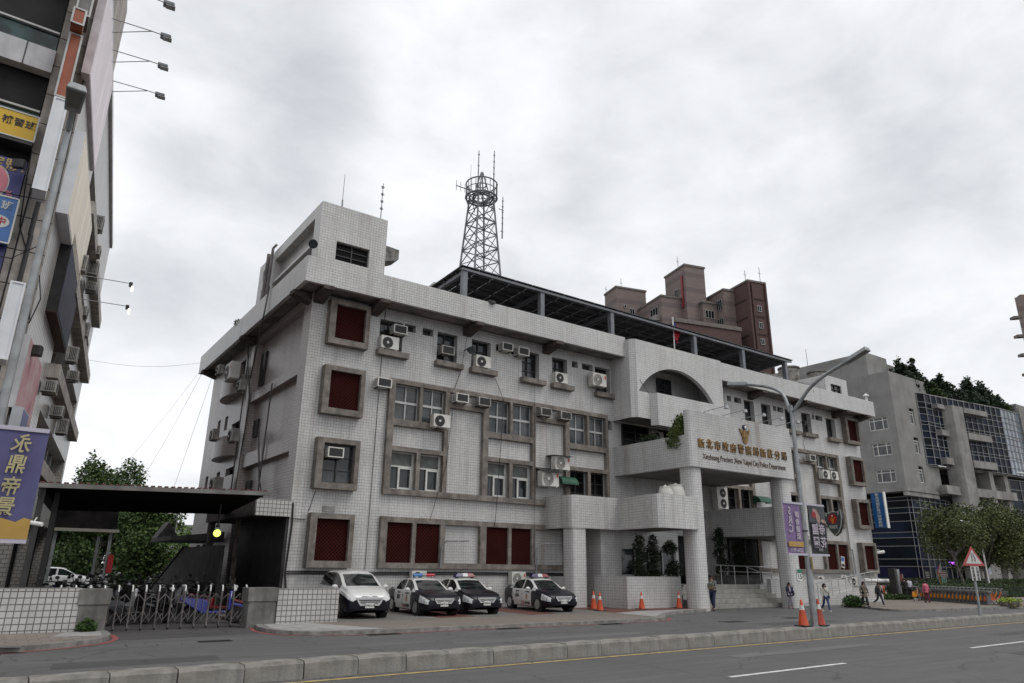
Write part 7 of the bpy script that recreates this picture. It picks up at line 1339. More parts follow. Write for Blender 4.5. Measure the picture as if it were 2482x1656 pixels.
# ================================================================== RIGHT: grey and glass office building
GRYW = mat("grey_render", (.235, .232, .222), .85, var=.12, scale=.5, stain=.18); GRYC = mat("grey_bare_concrete", (.255, .25, .238), .85, var=.18, scale=.7, stain=.45, bump=.2, bscale=6)
BGL = []
for i, c in enumerate(((.006, .010, .022), (.004, .006, .010), (.010, .016, .032), (.010, .009, .028))): BGL.append(glassmat("blue_glass_%s" % "abcd"[i], c, .3, .4, .4, .07))
SKYG = glassmat("mirror_glass", (.16, .20, .24), .04, .25, .2, 1.0); MUL = mat("pale_mullion", (.33, .33, .335), .5, var=.06)
RB = thing("office_building", "grey concrete office building with blue glass curtain walls and a planted roof terrace", "building", (95, 48, 0))
fr = lambda Y: (lambda u, z, d: (u, Y+d, z)); fl = lambda X: (lambda u, z, d: (X+d, u, z))
def gwin(w3, fn, wd, side):     # three-light white window set in a wall opening
    a, b, c, d = w3; g = G(); pts = lambda u0, u1, z0, z1, k: g.extr([fn(u0, z0, k), fn(u1, z0, k), fn(u1, z1, k), fn(u0, z1, k)], Vector(fn(u0, z0, k+.08))-Vector(fn(u0, z0, k)))
    f = .09; pts(a, b, c, c+f, .1); pts(a, b, d-f, d, .1); pts(a, a+f, c+f, d-f, .1); pts(b-f, b, c+f, d-f, .1); zt = c+(d-c)*.72; pts(a+f, b-f, zt, zt+f*.8, .11)
    if b-a > 1.6:
        for q in (.27, .73): u = a+(b-a)*q; pts(u-.04, u+.04, c+f, zt, .115); pts(u-.04, u+.04, zt+f*.8, d-f, .115)
    w = g.done("window", FRW, RB); g = G(); g.poly([fn(a, c, .19), fn(b, c, .19), fn(b, d, .19), fn(a, d, .19)]); g.done("pane", CURT, w)
XA_, YA_ = 82.8, 40.0
wl = [(40.9, 43.3, z, z+1.55) for z in (17.75, 14.35, 11.7)]
wl = [(40.95, 43.2, 17.7, 19.2), (40.95, 43.2, 14.7, 16.2), (40.95, 43.2, 11.6, 13.1)]
g = G(); g.holes(40, 75, 10.85, 24.5, wl, fl(XA_), .22); wf = [(86.4, 87.5, z, z+1.9) for z in (18.6, 15.1, 11.7)]; g.holes(XA_, 91.5, 10.85, 24.5, wf, fr(YA_), .3)
g.poly([(XA_, 40, 24.5), (118, 40, 24.5), (118, 75, 24.5), (XA_, 75, 24.5)]); g.poly([(XA_, 40, 10.85), (92, 40, 10.85), (92, 75, 10.85), (XA_, 75, 10.85)]); g.done("wall", GRYW, RB)
for w_ in wl: gwin(w_, fl(XA_), .2, 0)
for w_ in wf: gwin((w_[0]+.05, w_[1]-.1, w_[2], w_[3]-.35), fr(YA_), .2, 0)
g = G(); g.box(83.5, 42.7, 24.5, 88.4, 62, 27.6); g.box(88.4, 42.7, 24.5, 89.9, 55, 26.9); g.done("roof_block", GRYW, RB); g = G(); g.box(88.75, 42.66, 25.75, 89.35, 42.7, 26.4); g.done("window", GLASSB, RB)
g = G(); g.box(82.55, 39.7, 10.5, 92, 75, 10.85); g.box(82.6, 39.8, 10.0, 90, 40.3, 10.45); g.done("cornice", GRYC, RB)
g = G(); g.box(84.2, 47.5, 0, 92, 75, 10.5); g.box(86.5, 58, 24.5, 118, 74, 24.6); g.done("base_wall", GRYW, RB)
def curtain(name, path, z0, z1, cols, rows, gl=None, mull=.04, dx=.0, bias=None):
    """glass panels and mullions along a plan polyline"""
    P = [Vector((x, y, 0)) for x, y in path]; L = [0]
    for i in range(1, len(P)): L.append(L[-1]+(P[i]-P[i-1]).length)
    def at(s):
        for i in range(1, len(P)):
            if s <= L[i]+1e-6: return P[i-1].lerp(P[i], (s-L[i-1])/max(1e-6, L[i]-L[i-1]))
        return P[-1]
    cs = [L[-1]*k/cols for k in range(cols+1)] if isinstance(cols, int) else [c*L[-1] for c in cols]
    zs = [z0+(z1-z0)*k/rows for k in range(rows+1)] if isinstance(rows, int) else rows
    g = G(); gm = G(); rr = random.Random(len(cs)*7+len(zs))
    for i in range(len(cs)-1):
        a, b = at(cs[i]), at(cs[i+1]); u = (b-a).normalized(); n = Vector((u.y, -u.x, 0))
        for j in range(len(zs)-1):
            t = rr.uniform(-.02, .02); m = rr.choices((0, 1, 2, 3), (5, 5, 1.4, 1))[0]
            if bias and cs[i]/L[-1] > bias: m = 4
            g.poly([(a.x+n.x*t, a.y+n.y*t, zs[j]), (b.x-n.x*t, b.y-n.y*t, zs[j]), (b.x, b.y, zs[j+1]), (a.x, a.y, zs[j+1])], m)
        for z in zs: gm.extr([tuple(a+n*.03)[:2]+(z-mull/2,), tuple(b+n*.03)[:2]+(z-mull/2,), tuple(b+n*.03)[:2]+(z+mull/2,), tuple(a+n*.03)[:2]+(z+mull/2,)], tuple(n*.07))
    for s in cs:
        a = at(s); b = at(min(L[-1], s+.1)); u = (b-at(max(0, s-.1))).normalized(); n = Vector((u.y, -u.x, 0)); gm.extr([tuple(a-u*mull/2+n*.032)[:2]+(z0,), tuple(a+u*mull/2+n*.032)[:2]+(z0,), tuple(a+u*mull/2+n*.112)[:2]+(z0,), tuple(a-u*mull/2+n*.112)[:2]+(z0,)], (0, 0, z1-z0))
    c = g.done(name, BGL+[SKYG], RB); gm.done("mullion", MUL, c); return c
rows = [14.0, 14.9, 15.9, 16.3, 17.2, 18.0, 18.8, 19.2, 20.1, 20.9, 21.6, 22.7]
curtain("curtain_wall", [(87.9, 41.0), (88.6, 40.0), (89.8, 39.6), (91.3, 39.6)], 14.0, 22.7, [0, .32, .62, 1.0], rows)
curtain("curtain_wall", [(91.3, 39.6), (97, 38.9), (102, 38.2), (106.5, 37.6), (112, 37.55)], 14.0, 22.8, 18, rows, bias=.70)
g = G(); g.prism([(87.9, 41.1), (88.7, 40.1), (89.8, 39.75), (91.3, 39.75), (97, 39.05), (102, 38.35), (106.5, 37.75), (112, 37.7), (112, 55), (92, 55)], 13.8, 13.98); g.prism([(87.9, 41.1), (88.7, 40.1), (89.8, 39.75), (91.3, 39.75), (97, 39.05), (102, 38.35), (106.5, 37.75), (112, 37.7), (112, 55), (92, 55)], 22.72, 22.9); g.done("slab", GRYC, RB)
curtain("curtain_wall", [(84.0, 49), (84.0, 40.6), (84.5, 40.15), (94.5, 40.4)], .9, 10.0, [0, .16, .44, .46, .53, .60, .67, .74, .81, .88, .95, 1.0], [.9, 2.4, 3.2, 4.6, 5.5, 6.1, 7.3, 8.2, 8.8, 9.6, 10.0])
curtain("curtain_wall", [(106, 38.2), (118, 37.0), (130, 36)], 2.0, 13.4, 9, 9)
g = G(); g.box(92.5, 42.5, 0, 125, 55, 13.8); g.done("inner_core", DKV, RB)
# bare concrete frame that stands in front of the glass
def xs_(x): return x
g = G(); g.prism([(93.3, 39.3), (93.9, 38.3), (96.0, 38.0), (96.4, 38.5), (96.4, 39.6), (93.3, 39.9)], 0, 21.6); g.done("frame_column", GRYC, RB, smooth=True, angle=35)
for z0, z1 in ((20.95, 21.6), (17.6, 18.4), (14.1, 15.0)): g = G(); g.extr([(96.4, 38.0, z0), (102.0, 37.6, z0+.1), (102.0, 37.6, z1+.1), (96.4, 38.0, z1)], (0, .9, 0)); g.box(91.4, 38.9, z0+.1, 93.3, 39.55, z1); g.done("frame_beam", GRYC, RB)
for z0, z1 in ((10.6, 11.6), (7.2, 7.9), (4.0, 4.9)): g = G(); g.box(89.9, 38.8, z0, 93.3, 39.6, z1); g.extr([(96.4, 38.2, z0), (106.2, 37.6, z0+.05), (106.2, 37.6, z1+.05), (96.4, 38.2, z1)], (0, .9, 0)); g.done("frame_beam", GRYC, RB)
for x in (101.2, 105.5): g = G(); g.box(x-.9, 38.1, 0, x+.2, 42.4, 14.0); g.done("frame_column", GRYC, RB)
g = G(); g.box(102.5, 39.0, 11.2, 106.2, 39.3, 12.6); g.box(101.4, 39.4, 0, 106.0, 39.6, 10.6); g.box(91.5, 38.4, 8.2, 98.5, 39.2, 9.4); g.box(95.6, 38.6, 0, 99.8, 38.9, 5.2); g.done("parapet_wall", GRYC, RB)
g = G(); g.box(112.0, 37.6, 0, 130, 45, 24.2); g.box(111.85, 37.3, 13, 112.2, 38, 23.6); g.done("end_wall", GRYC, RB)
g = G(); g.box(90.2, 40.6, 11.65, 93.2, 40.7, 13.8); w = g.done("window", GLASSB, RB); g = G(); g.box(91.0, 40.5, 12.6, 91.35, 40.59, 13.2); g.done("lit_pane", mat("lit_pane", (.75, .78, .8), .4, emit=.6, var=0), w)
LDK = leafmat("terrace_conifer", (.018, .032, .018), (.034, .055, .026), (.012, .022, .013)); LGR = leafmat("terrace_green", (.06, .085, .025), (.04, .065, .02), (.09, .11, .035))
for i, (x, y, r, h, m, l) in enumerate(((88.9, 41.5, 1.6, 4.3, LDK, "leftmost dense conifer on the office building's roof terrace"), (91.6, 41.3, 1.7, 4.6, LDK, "second dense conifer from the left on the roof terrace, with a pointed top"), (94.6, 40.8, 1.5, 2.2, LGR, "low light green shrub on the roof terrace between dark conifers"), (97.2, 40.6, 1.6, 3.4, LDK, "rounded dark conifer in the middle of the roof terrace"), (100.2, 40.2, 1.7, 1.9, LDK, "low dark bush right of the middle of the roof terrace"), (103.5, 39.8, 1.9, 4.0, LDK, "tall bushy conifer toward the right of the roof terrace"), (106.8, 39.4, 2.0, 3.7, LDK, "large spreading conifer at the right part of the roof terrace"), (110.4, 39.2, 1.3, 2.3, LGR, "thin airy shrub at the right end of the roof terrace"))):
    sp_ = random.Random(i); bl = [(sp_.uniform(-.5, .5), sp_.uniform(-.4, .4), h*(.16+.19*k), r*(1.0-.2*k), h*.19) for k in range(5)]+[(sp_.uniform(-.8, .8)*r, 0, h*sp_.uniform(.5, .75), r*.28, h*.22) for k in range(3)]+[(sp_.uniform(-1, 1)*r*.6, 0, h*.25, r*.7, h*.25)]
    shrub("terrace_tree", x, y, 22.9, bl, l, "tree", m, 24, .36, seed=i+20, group="trees on the roof terrace", dens_=3.2)
# ================================================================== BRICK APARTMENT TOWERS BEHIND
def bandbrick(name, col, col2=None, band=3.0):
    m, t, b = newmat(name); c = t.nodes.new("ShaderNodeTexCoord"); k = brick(t, c.outputs['UV'], .5, .25, .5, .02, col, tuple(x*.85 for x in col), tuple(x*.6 for x in col))
    if col2:
        w = t.nodes.new("ShaderNodeSeparateXYZ"); t.links.new(c.outputs['UV'], w.inputs[0]); md = t.nodes.new("ShaderNodeMath"); md.operation = 'MODULO'; t.links.new(w.outputs[1], md.inputs[0]); md.inputs[1].default_value = band
        gt = t.nodes.new("ShaderNodeMath"); gt.operation = 'GREATER_THAN'; t.links.new(md.outputs[0], gt.inputs[0]); gt.inputs[1].default_value = band*.70; k = mixc(t, gt.outputs[0], k, col2)
    f = nz(t, .3, detail=5); k = mixc(t, mr(t, f, .4, .7, 0, .3), k, tuple(x*.6 for x in col)); t.links.new(k, b.inputs['Base Color']); b.inputs['Roughness'].default_value = .85
    MATS[name] = m; return m
TAN = bandbrick("tan_banded_brick", (.215, .172, .158), (.135, .108, .103)); RED_ = bandbrick("dark_red_brick", (.098, .056, .049)); CAPM = mat("tower_coping", (.16, .14, .125), .8, var=.15)
BT = thing("apartment_block", "brick apartment towers in tan and dark red rising behind the police station", "building", (98, 80, 0))
a15 = RAD(15); uL = Vector((sin(a15), cos(a15), 0)); uR = Vector((cos(a15), -sin(a15), 0))
def tower(P, l, r, z0, z1, m, cap=True, name="tower_wall"):
    P = Vector((P[0], P[1], 0)); q = [P, P+uR*r, P+uR*r+uL*l, P+uL*l]; g = G(); g.prism([(v.x, v.y) for v in q], z0, z1); o = g.done(name, m, BT)
    # UVs along the rotated faces
    for p in o.data.polygons:
        for li in p.loop_indices:
            v = o.data.vertices[o.data.loops[li].vertex_index].co+ORG[BT.name]; d = v-P
            if abs(p.normal.z) < .5: o.data.uv_layers[0].data[li].uv = ((d.dot(uR) if abs(p.normal.dot(uL)) > .5 else d.dot(uL)), v.z)
    if cap: g = G(); e = .15; c = [P-uR*e-uL*e, P+uR*(r+e)-uL*e, P+uR*(r+e)+uL*(l+e), P-uR*e+uL*(l+e)]; g.prism([(v.x, v.y) for v in c], z1, z1+.35); g.done("roof", CAPM, BT)
    return P
def twin_(P, face, u, z, w, h, grid=2, m=GLASSB, dep=.06):
    P = Vector((P[0], P[1], 0)); d = uR if face == 'R' else uL; n = -uL if face == 'R' else -uR; a, b = P+d*u+n*dep, P+d*(u+w)+n*dep
    g = G(); g.extr([(a.x, a.y, z), (b.x, b.y, z), (b.x, b.y, z+h), (a.x, a.y, z+h)], tuple(-n*dep)); w_ = g.done("window", m, BT); g = G()
    for k in range(grid+1): q = a.lerp(b, k/grid)+n*.03; g.obox((q.x, q.y, z), (d.x, d.y), .07, .06, h)
    for zz in (z, z+h-.06): q = (a+b)/2+n*.03; g.obox((q.x, q.y, zz), (d.x, d.y), w, .07, .07)
    g.done("window_frame", ALU, w_); return w_
A1 = (88.4, 91.0); tower(A1, 4.6, 6.5, 30, 53.1, TAN); B1 = (94.6, 79.3); tower(B1, 6.6, 4.3, 30, 55.2, TAN); C1 = (90.8, 81.9); tower(C1, 11, 6.0, 30, 49.0, TAN); D1 = (96.9, 77.6); tower(D1, 8, 4.2, 30, 47.9, TAN); D2 = (99.4, 74.8); tower(D2, 6, 3.6, 30, 50.0, TAN); E1 = (100.65, 70.45); tower(E1, 6.2, 3.75, 20, 50.6, RED_); F1 = (86.5, 75.2); tower(F1, 6, 13.2, 25, 41.3, RED_)
g = G(); P = Vector((F1[0], F1[1], 0))-uL*.2; q = [P, P+uR*13.3, P+uR*13.3+uL*.6, P+uL*.6]; g.prism([(v.x, v.y) for v in q], 41.3, 42.0); g.done("parapet", CAPM, BT)
for z in (46.3, 43.2, 40.2, 37.1): twin_(E1, 'R', 1.55, z-1.2, .8, 1.1, 2)
for z in (47.6, 44.3, 41.0, 37.8):
    for face, u, w in (('R', .75, 2.3), ('L', .8, 4.4)):
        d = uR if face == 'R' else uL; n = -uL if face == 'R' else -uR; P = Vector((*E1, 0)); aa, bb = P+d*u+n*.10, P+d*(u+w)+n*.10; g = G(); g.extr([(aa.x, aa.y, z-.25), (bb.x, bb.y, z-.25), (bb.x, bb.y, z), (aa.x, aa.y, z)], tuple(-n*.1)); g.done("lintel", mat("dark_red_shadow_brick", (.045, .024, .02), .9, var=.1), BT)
for k in range(3): P = Vector((*E1, 0)); g = G(); q = P+uR*(0, .65, 3.6)[k]-uL*.16; g.obox((q.x, q.y, 22), (uR.x, uR.y), (.3, .2, .3)[k], .3, 28.5); g.done("pier", RED_, BT)
twin_(D2, 'L', .6, 46.5, 1.6, 2.0, 3); twin_(D2, 'L', .6, 43.0, 1.6, 2.0, 3); twin_(D2, 'L', .6, 40.0, 1.6, 1.6, 3); twin_(D1, 'L', 1.0, 45.2, 4.2, 1.3, 5); twin_(D1, 'L', 1.0, 41.9, 4.2, 1.5, 5); twin_(D1, 'R', .4, 45.0, 1.8, 1.5, 3); twin_(D1, 'R', .4, 41.8, 1.8, 1.5, 3)
twin_(C1, 'L', 1.2, 45.6, 2.6, 1.9, 3); twin_(C1, 'L', 5.4, 45.2, 1.4, 1.6, 2); twin_(C1, 'L', 1.2, 42.0, 2.6, 1.7, 3); twin_(B1, 'L', 2.4, 49.6, 1.2, 1.9, 2); twin_(A1, 'R', 1.6, 49.2, .5, .6, 1); twin_(A1, 'R', 2.8, 47.0, 1.0, 2.2, 2)
for z in (44.6, 41.2): P = Vector((*C1, 0)); g = G(); q = P+uL*2.5-uR*.5; g.obox((q.x, q.y, z), (uL.x, uL.y), 3.6, 1.0, 1.0); g.done("balcony", mat("pale_balcony", (.25, .235, .22), .8, var=.2), BT)
t = tag(twin_(B1, 'L', 1.2, 47.6, .8, .6, 1, mat("awning_blue", (.05, .16, .28), .6)), None); g = G(); P = Vector((*B1, 0))+uL*.9-uR*.15; g.obox((P.x, P.y, 47.2), (uL.x, uL.y), .5, .2, 6.2); g.done("red_pipe", mat("pipe_red", (.22, .02, .03), .6), BT)
g = G()
for v, h in ((Vector((*A1, 0))+uL*1.5+uR*2, 2.6), (Vector((*B1, 0))+uL*2, 2.5), (Vector((*E1, 0))+uL*.5, 2.0), (Vector((*E1, 0))+uR*2.8, 2.8), (Vector((*A1, 0))+uL*4, 1.5)):
    z = 53.3 if v.y > 85 else (55.3 if v.y > 78 else 50.9); g.cyl((v.x, v.y, z), (v.x, v.y, z+h), .06, n=4); g.cyl((v.x-.4, v.y, z+h*.6), (v.x+.4, v.y, z+h*.6), .04, n=4)
g.done("aerial", STEEL, BT)
t = thing("apartment_tower", "sliver of a tan brick tower with jutting ledges at the picture's right edge", "building", (140, 44, 0)); g = G(); g.prism([(134.3, 42), (142, 36), (162, 40), (152, 47.4)], 0, 46.6); g.prism([(135.2, 41.4), (136.2, 40.7), (137, 42), (136.2, 42.3)], 46.6, 47.2); g.done("wall", TAN, t); g = G()
for k in range(9): z = 42.9-k*3.3; g.prism([(133.9, 42.6), (134.6, 41.6), (135.4, 42.2), (134.5, 43.4)], z, z+.45)
g.done("ledge", CAPM, t)
# ================================================================== TREES, HEDGES, FAR SIGNS
LT1 = leafmat("street_leaf", (.055, .075, .022), (.095, .11, .033), (.032, .046, .015)); LT2 = leafmat("yard_leaf", (.05, .09, .025), (.08, .13, .036), (.028, .052, .016)); LT3 = leafmat("bright_yard_leaf", (.11, .19, .035), (.16, .25, .05), (.07, .13, .025)); LHG = leafmat("hedge_leaf", (.03, .055, .014), (.055, .085, .022), (.018, .034, .01)); LLM = leafmat("lime_leaf", (.22, .30, .03), (.30, .38, .05), (.15, .22, .02))
BARK2 = mat("grey_bark", (.14, .13, .115), .9, var=.35, scale=6)
def tree(name, x, y, z, h, blobs, label, m, n, size, tr=.14, lean=(0, 0), group=None, seed=1, bark=BARK2):
    t = thing(name, label, "tree", (x, y, z), group); r = random.Random(seed); g = G(); k = 6; c = [(x+lean[0]*i/k+.06*sin(i*1.3), y+lean[1]*i/k, z+h*i/k) for i in range(k+1)]; g.tube(c, [tr*(1-.1*i) for i in range(k+1)], 8)
    for b in blobs:
        e = (x+b[0], y+b[1], z+b[2]); s = c[3+r.randrange(3)]; mdl = tuple((s[i]*.5+e[i]*.5)+r.uniform(-.2, .2) for i in range(3)); g.tube([s, mdl, e], [tr*.5, tr*.3, tr*.1], 5)
        for _ in range(3): e2 = tuple(e[i]+r.uniform(-1, 1)*b[3]*.7 for i in range(3)); g.tube([mdl, e2], [tr*.2, tr*.06], 4)
    g.done("trunk", bark, t, smooth=True); g = G()
    for b in blobs: leaves(g, (x+b[0], y+b[1], z+b[2]), (b[3], b[3], b[4]), int(n*5*b[3]*b[3]*b[4]), size, r, .25)
    g.done("crown", m, t); return t
def cluster(r, R, H, zc, n, s0=.42, s1=.6):
    return [(r.uniform(-1, 1)*R*.75, r.uniform(-1, 1)*R*.7, zc+r.uniform(-1, 1)*H*.5, R*r.uniform(s0, s1), H*r.uniform(.32, .5)) for _ in range(n)]
r1 = random.Random(2); tree("street_tree", 70.4, 30.2, .1, 3.6, cluster(r1, 2.5, 3.6, 5.0, 15), "slim street tree with a loose olive crown in front of the dark glass", LT1, 55, .2, .13, (-1.6, 0), "street trees on the right", 3)
r1 = random.Random(5); tree("street_tree", 76.6, 31.0, .1, 3.8, cluster(r1, 3.0, 3.8, 5.0, 15), "fuller street tree behind the triangular sign", LT1, 60, .2, .22, (.3, 0), "street trees on the right", 4); r1 = random.Random(8); tree("street_tree", 83.6, 30.0, .1, 4.0, cluster(r1, 3.2, 4.0, 5.2, 15), "dark full street tree at the right edge of the picture", LT1, 60, .2, .24, (.3, 0), "street trees on the right", 6)
def yt(x, y, label, R, H, zc, n, m, seed, h=None, dens=70, size=.24): rr_ = random.Random(seed); return tree("yard_tree", x, y, 0, h or zc, cluster(rr_, R, H, zc, n), label, m, dens, size, .25, (0, 0), "trees behind the yard", seed)
yt(7.4, 71.5, "tall leafy tree with a pointed crown showing above the gate canopy", 2.7, 5.4, 6.2, 16, LT2, 31); yt(4.9, 74, "broad tree left of the pointed one, rising over the canopy roof", 2.9, 4.4, 5.2, 14, LT2, 32); yt(9.3, 76, "tree at the right of the clump above the canopy, nearest the station", 2.7, 4.6, 5.6, 13, LT2, 33)
yt(9.4, 60, "dark overhanging tree hiding the white building behind the yard", 2.7, 4.4, 3.4, 12, LT2, 34, 3.2); yt(7.0, 66, "dark tree over the silver car at the back of the yard", 2.8, 4.6, 4.0, 12, LT2, 35, 3.6); yt(11.6, 56, "bright yellow-green young tree beside the red lean-to roof", 1.5, 1.9, 2.7, 10, LT3, 36, 2.3, 60, .16); yt(13.6, 66, "dark tree tight against the station's rear corner", 1.6, 2.6, 2.6, 10, LT2, 37, 2.4); yt(3.6, 79, "dark tree behind the car shed, left part of the yard", 3.4, 5, 3.4, 12, LT2, 38, 3); yt(1.0, 84, "dark tree seen through the gap beside the left building", 3.4, 5, 4, 12, LT2, 39, 3)
YWL = mat("yard_white_wall", (.45, .45, .43), .8, var=.1, stain=.3)
t = thing("yard_building", "small white building half hidden by trees at the back of the yard", "building", (15, 86, 0)); g = G(); g.box(10.5, 82, 0, 22, 88, 5.4); g.done("wall", YWL, t); g = G(); g.box(10.2, 81.7, 5.4, 22.3, 88.3, 5.6); g.done("roof", CONCG, t); g = G(); g.box(12.6, 81.9, 1.9, 13.8, 81.99, 3.4); g.done("window", GLASSB, t)
t = thing("lean_to", "sloping red metal lean-to roof beside the station's rear", "lean-to", (12.3, 62, 0)); g = G(); g.extr([(11.0, 60, 1.75), (12.9, 60, 2.75), (12.9, 63, 2.75), (11.0, 63, 1.75)], (0, 0, .06)); g.done("roof", mat("red_sheet", (.26, .085, .075), .6, var=.15), t); g = G(); g.cyl((11.1, 60.1, 0), (11.1, 60.1, 1.8), .05, n=6); g.cyl((11.1, 62.9, 0), (11.1, 62.9, 1.8), .05, n=6); g.done("post", DARKM, t)
t = thing("yard_fence", "dark horizontal railing along the back of the yard", "fence", (8, 81, 0)); g = G()
for z in (.7, 1.5): g.box(-4, 80.9, z, 22, 81, z+.12)
for k in range(9): g.box(-3.8+k*3, 80.9, 0, -3.65+k*3, 81, 1.6)
g.done("rail", DARKM, t)
t = thing("yard_lamp", "thin pale curved lamp post at the back of the yard", "street lamp", (11.2, 60, 0)); g = G(); g.tube([(11.25, 60, 0), (11.2, 60, 4.9), (11.1, 60, 5.25), (10.75, 60, 5.35), (10.4, 60, 5.3)], [.07]*3+[.055]*2, 8); g.done("pole", GALV, t, smooth=True); g = G(); g.ball((10.35, 60, 5.28), (.2, .1, .06)); g.done("lamp_head", WHITE, t, smooth=True)
def hedge(P, w, h, label, m, z=.1, n=900, size=.13):
    t = thing("hedge", label, "hedge", (P[0][0], P[0][1], z), "clipped hedges by the bicycle dock"); r = random.Random(int(P[0][0])); g = G(); gi = G()
    for (a, b), (c, d) in zip(P, P[1:]):
        A, B = Vector((a, b, 0)), Vector((c, d, 0)); u = (B-A).normalized(); q = Vector((-u.y, u.x, 0)); L = (B-A).length; mid_ = (A+B)/2; gi.obox((mid_.x, mid_.y, z), (u.x, u.y), L, w*.82, h*.86)
        for _ in range(int(n*L/4)):
            s, o, k = r.random()*L, r.uniform(-.5, .5)*w, r.random()
            f = r.random(); zz = z+h*(1 if f < .55 else k)+.05*sin(s*3)+r.uniform(-.05, .06)
            if f >= .55: o = (-.5 if r.random() < .7 else .5)*w+r.uniform(-.06, .06)
            p = A+u*s+q*o; aa = Vector((r.gauss(0, 1), r.gauss(0, 1), r.gauss(0, 1))).normalized(); bb = aa.cross(Vector((r.gauss(0, 1), r.gauss(0, 1), r.gauss(0, 1)))).normalized(); v = Vector((p.x, p.y, zz)); g.add([v, v+aa*size*.5+bb*size*.25, v+aa*size, v+aa*size*.5-bb*size*.25], [[0, 1, 2, 3]])
    g.done("leaves", m, t); gi.done("core", LF, t)
hedge([(50.8, 26.3), (57, 25.6), (64, 24.2), (76, 22.4)], 1.5, .85, "lower clipped hedge right behind the orange bicycles", LHG); hedge([(64, 36.5), (78, 35.8), (96, 34.5)], 1.4, 1.0, "upper clipped hedge farther back at the foot of the glass building", LHG, n=700, size=.16)
shrub("ground_cover", 47.8, 25.1, .1, [(0, 0, .1, .9, .2), (.9, -.2, .1, .6, .16), (-.7, .2, .1, .5, .16)], "patch of low green plants at the foot of the kiosk", "plants", LF3, 260, .13, seed=51, trunk=False); shrub("ground_cover", 36.9, 21.4, .02, [(0, 0, .25, .5, .3), (.5, .2, .15, .4, .2)], "small dark bush behind the couple at the end of the ramp", "bush", LF3, 380, .11, seed=52, trunk=False)
t = thing("flower_planter", "stone planter overflowing with lime green plants at the near end of the bicycle row", "planter", (44.7, 17.2, .1)); g = G(); g.lathe([(.42, 0), (.5, .12), (.51, .24), (.42, .24)], (44.7, 17.2, .1), 18); g.done("bowl", MOLD, t, smooth=True); r = random.Random(9); g = G(); leaves(g, (44.7, 17.2, .38), (.55, .55, .15), 900, .09, r, .2); leaves(g, (44.7, 17.15, .22), (.58, .58, .14), 350, .08, r, .7, droop=.6, m=1); g.done("foliage", [LLM, leafmat("dry_stem", (.20, .17, .09), (.26, .22, .12))], t)
shrub("yellow_flower_bush", 92.5, 31.5, .1, [(0, 0, 1.5, .9, .5), (-.8, 0, 2.0, .6, .4)], "bush with yellow flowers at the right edge, by the stone gate post", "bush", leafmat("yellow_flower", (.45, .36, .02), (.10, .14, .03), (.4, .33, .03)), 40, .2, seed=53)
# far signs by the glass building
def post_sign(name, x, y, zb, w, z0, z1, m, label, cat="sign", rot=0, txt=None, tm=None, ts=.3, vert=False):
    t = thing(name, label, cat, (x, y, zb)); g = G(); g.cyl((x, y+.06, zb), (x, y+.06, z1), .05, n=6); g.done("post", GALV, t); g = G(); g.box(x-w/2, y-.02, z0, x+w/2, y+.02, z1); p = g.done("panel", m, t)
    g = G(); e = .05; g.box(x-w/2, y-.03, z0, x-w/2+e, y-.022, z1); g.box(x+w/2-e, y-.03, z0, x+w/2, y-.022, z1); g.box(x-w/2+e, y-.03, z0, x+w/2-e, y-.022, z0+e); g.box(x-w/2+e, y-.03, z1-e, x+w/2-e, y-.022, z1); g.done("border", SWHITE, p)
    if txt: text(txt, ts, tm or SWHITE, p, (x, y-.03, (z1-ts*.75) if vert else (z0+z1)/2), ext=.004, vertical=vert, pitch=1.15, bold=.006)
    return t
SGRN = mat("sign_bright_green", (.01, .17, .10), .4); SMAR = mat("sign_maroon", (.20, .012, .03), .4)
post_sign("green_sign", 74.9, 34, .1, .95, -.0+.2, 1.42, SGRN, "narrow green sign with white characters in front of the hedge, below the maroon one", txt="行人專用", ts=.26, vert=True); tt = post_sign("maroon_sign", 74.9, 34.1, .1, 1.75, 1.45, 1.98, SMAR, "wide maroon sign with white lines of text in front of the hedge"); g = G()
for k in range(2): g.box(74.2, 34.06, 1.56+k*.2, 75.6, 34.065, 1.64+k*.2)
g.done("text_line", SWHITE, tt)
t = thing("warning_post", "striped post with a small triangular sign on top, left of the maroon sign", "road sign", (73.9, 33.9, .1)); g = G(); g.cyl((73.9, 33.9, .1), (73.9, 33.9, 1.9), .07, n=8); g.done("post", mat("stripe_yellow", (.45, .25, .02), .5, var=.3, scale=3, col2=(.03, .02, .01), stretch=(.1, .1, 2)), t); g = G(); g.xz([(73.4, 1.7), (74.3, 1.7), (73.85, 2.4)], 33.8, 33.82); tr_ = g.done("rim", SRED, t); g = G(); g.xz([(73.55, 1.77), (74.15, 1.77), (73.85, 2.22)], 33.78, 33.795); g.done("face", SWHITE, tr_)
t = thing("street_name_sign", "small blue sign beside a pale notice above the maroon sign", "sign", (74.4, 34.2, 2.05)); g = G(); g.box(74.0, 34.2, 2.08, 74.75, 34.22, 2.32); g.done("panel", mat("sign_blue_far", (.06, .08, .3), .5), t); g = G(); g.box(74.85, 34.2, 2.02, 75.2, 34.22, 2.6); g.done("notice", SWHITE, t); g = G(); g.cyl((74.5, 34.26, .1), (74.5, 34.26, 2.3), .04, n=6); g.done("post", GALV, t)
t = thing("poster_panel", "pale blue and white poster on a post behind the road-narrows plate", "poster", (84.6, 34, 1.7)); g = G(); g.box(84.0, 34, 1.68, 85.5, 34.05, 2.5); p_ = g.done("panel", mat("poster_pale", (.38, .45, .52), .5, var=.25, scale=2), t); g = G(); g.box(84.1, 33.97, 1.74, 84.75, 33.99, 2.05); g.done("red_patch", SRED, p_); g = G(); g.cyl((84.7, 34.1, .1), (84.7, 34.1, 2.5), .05, n=6); g.done("post", GALV, t)
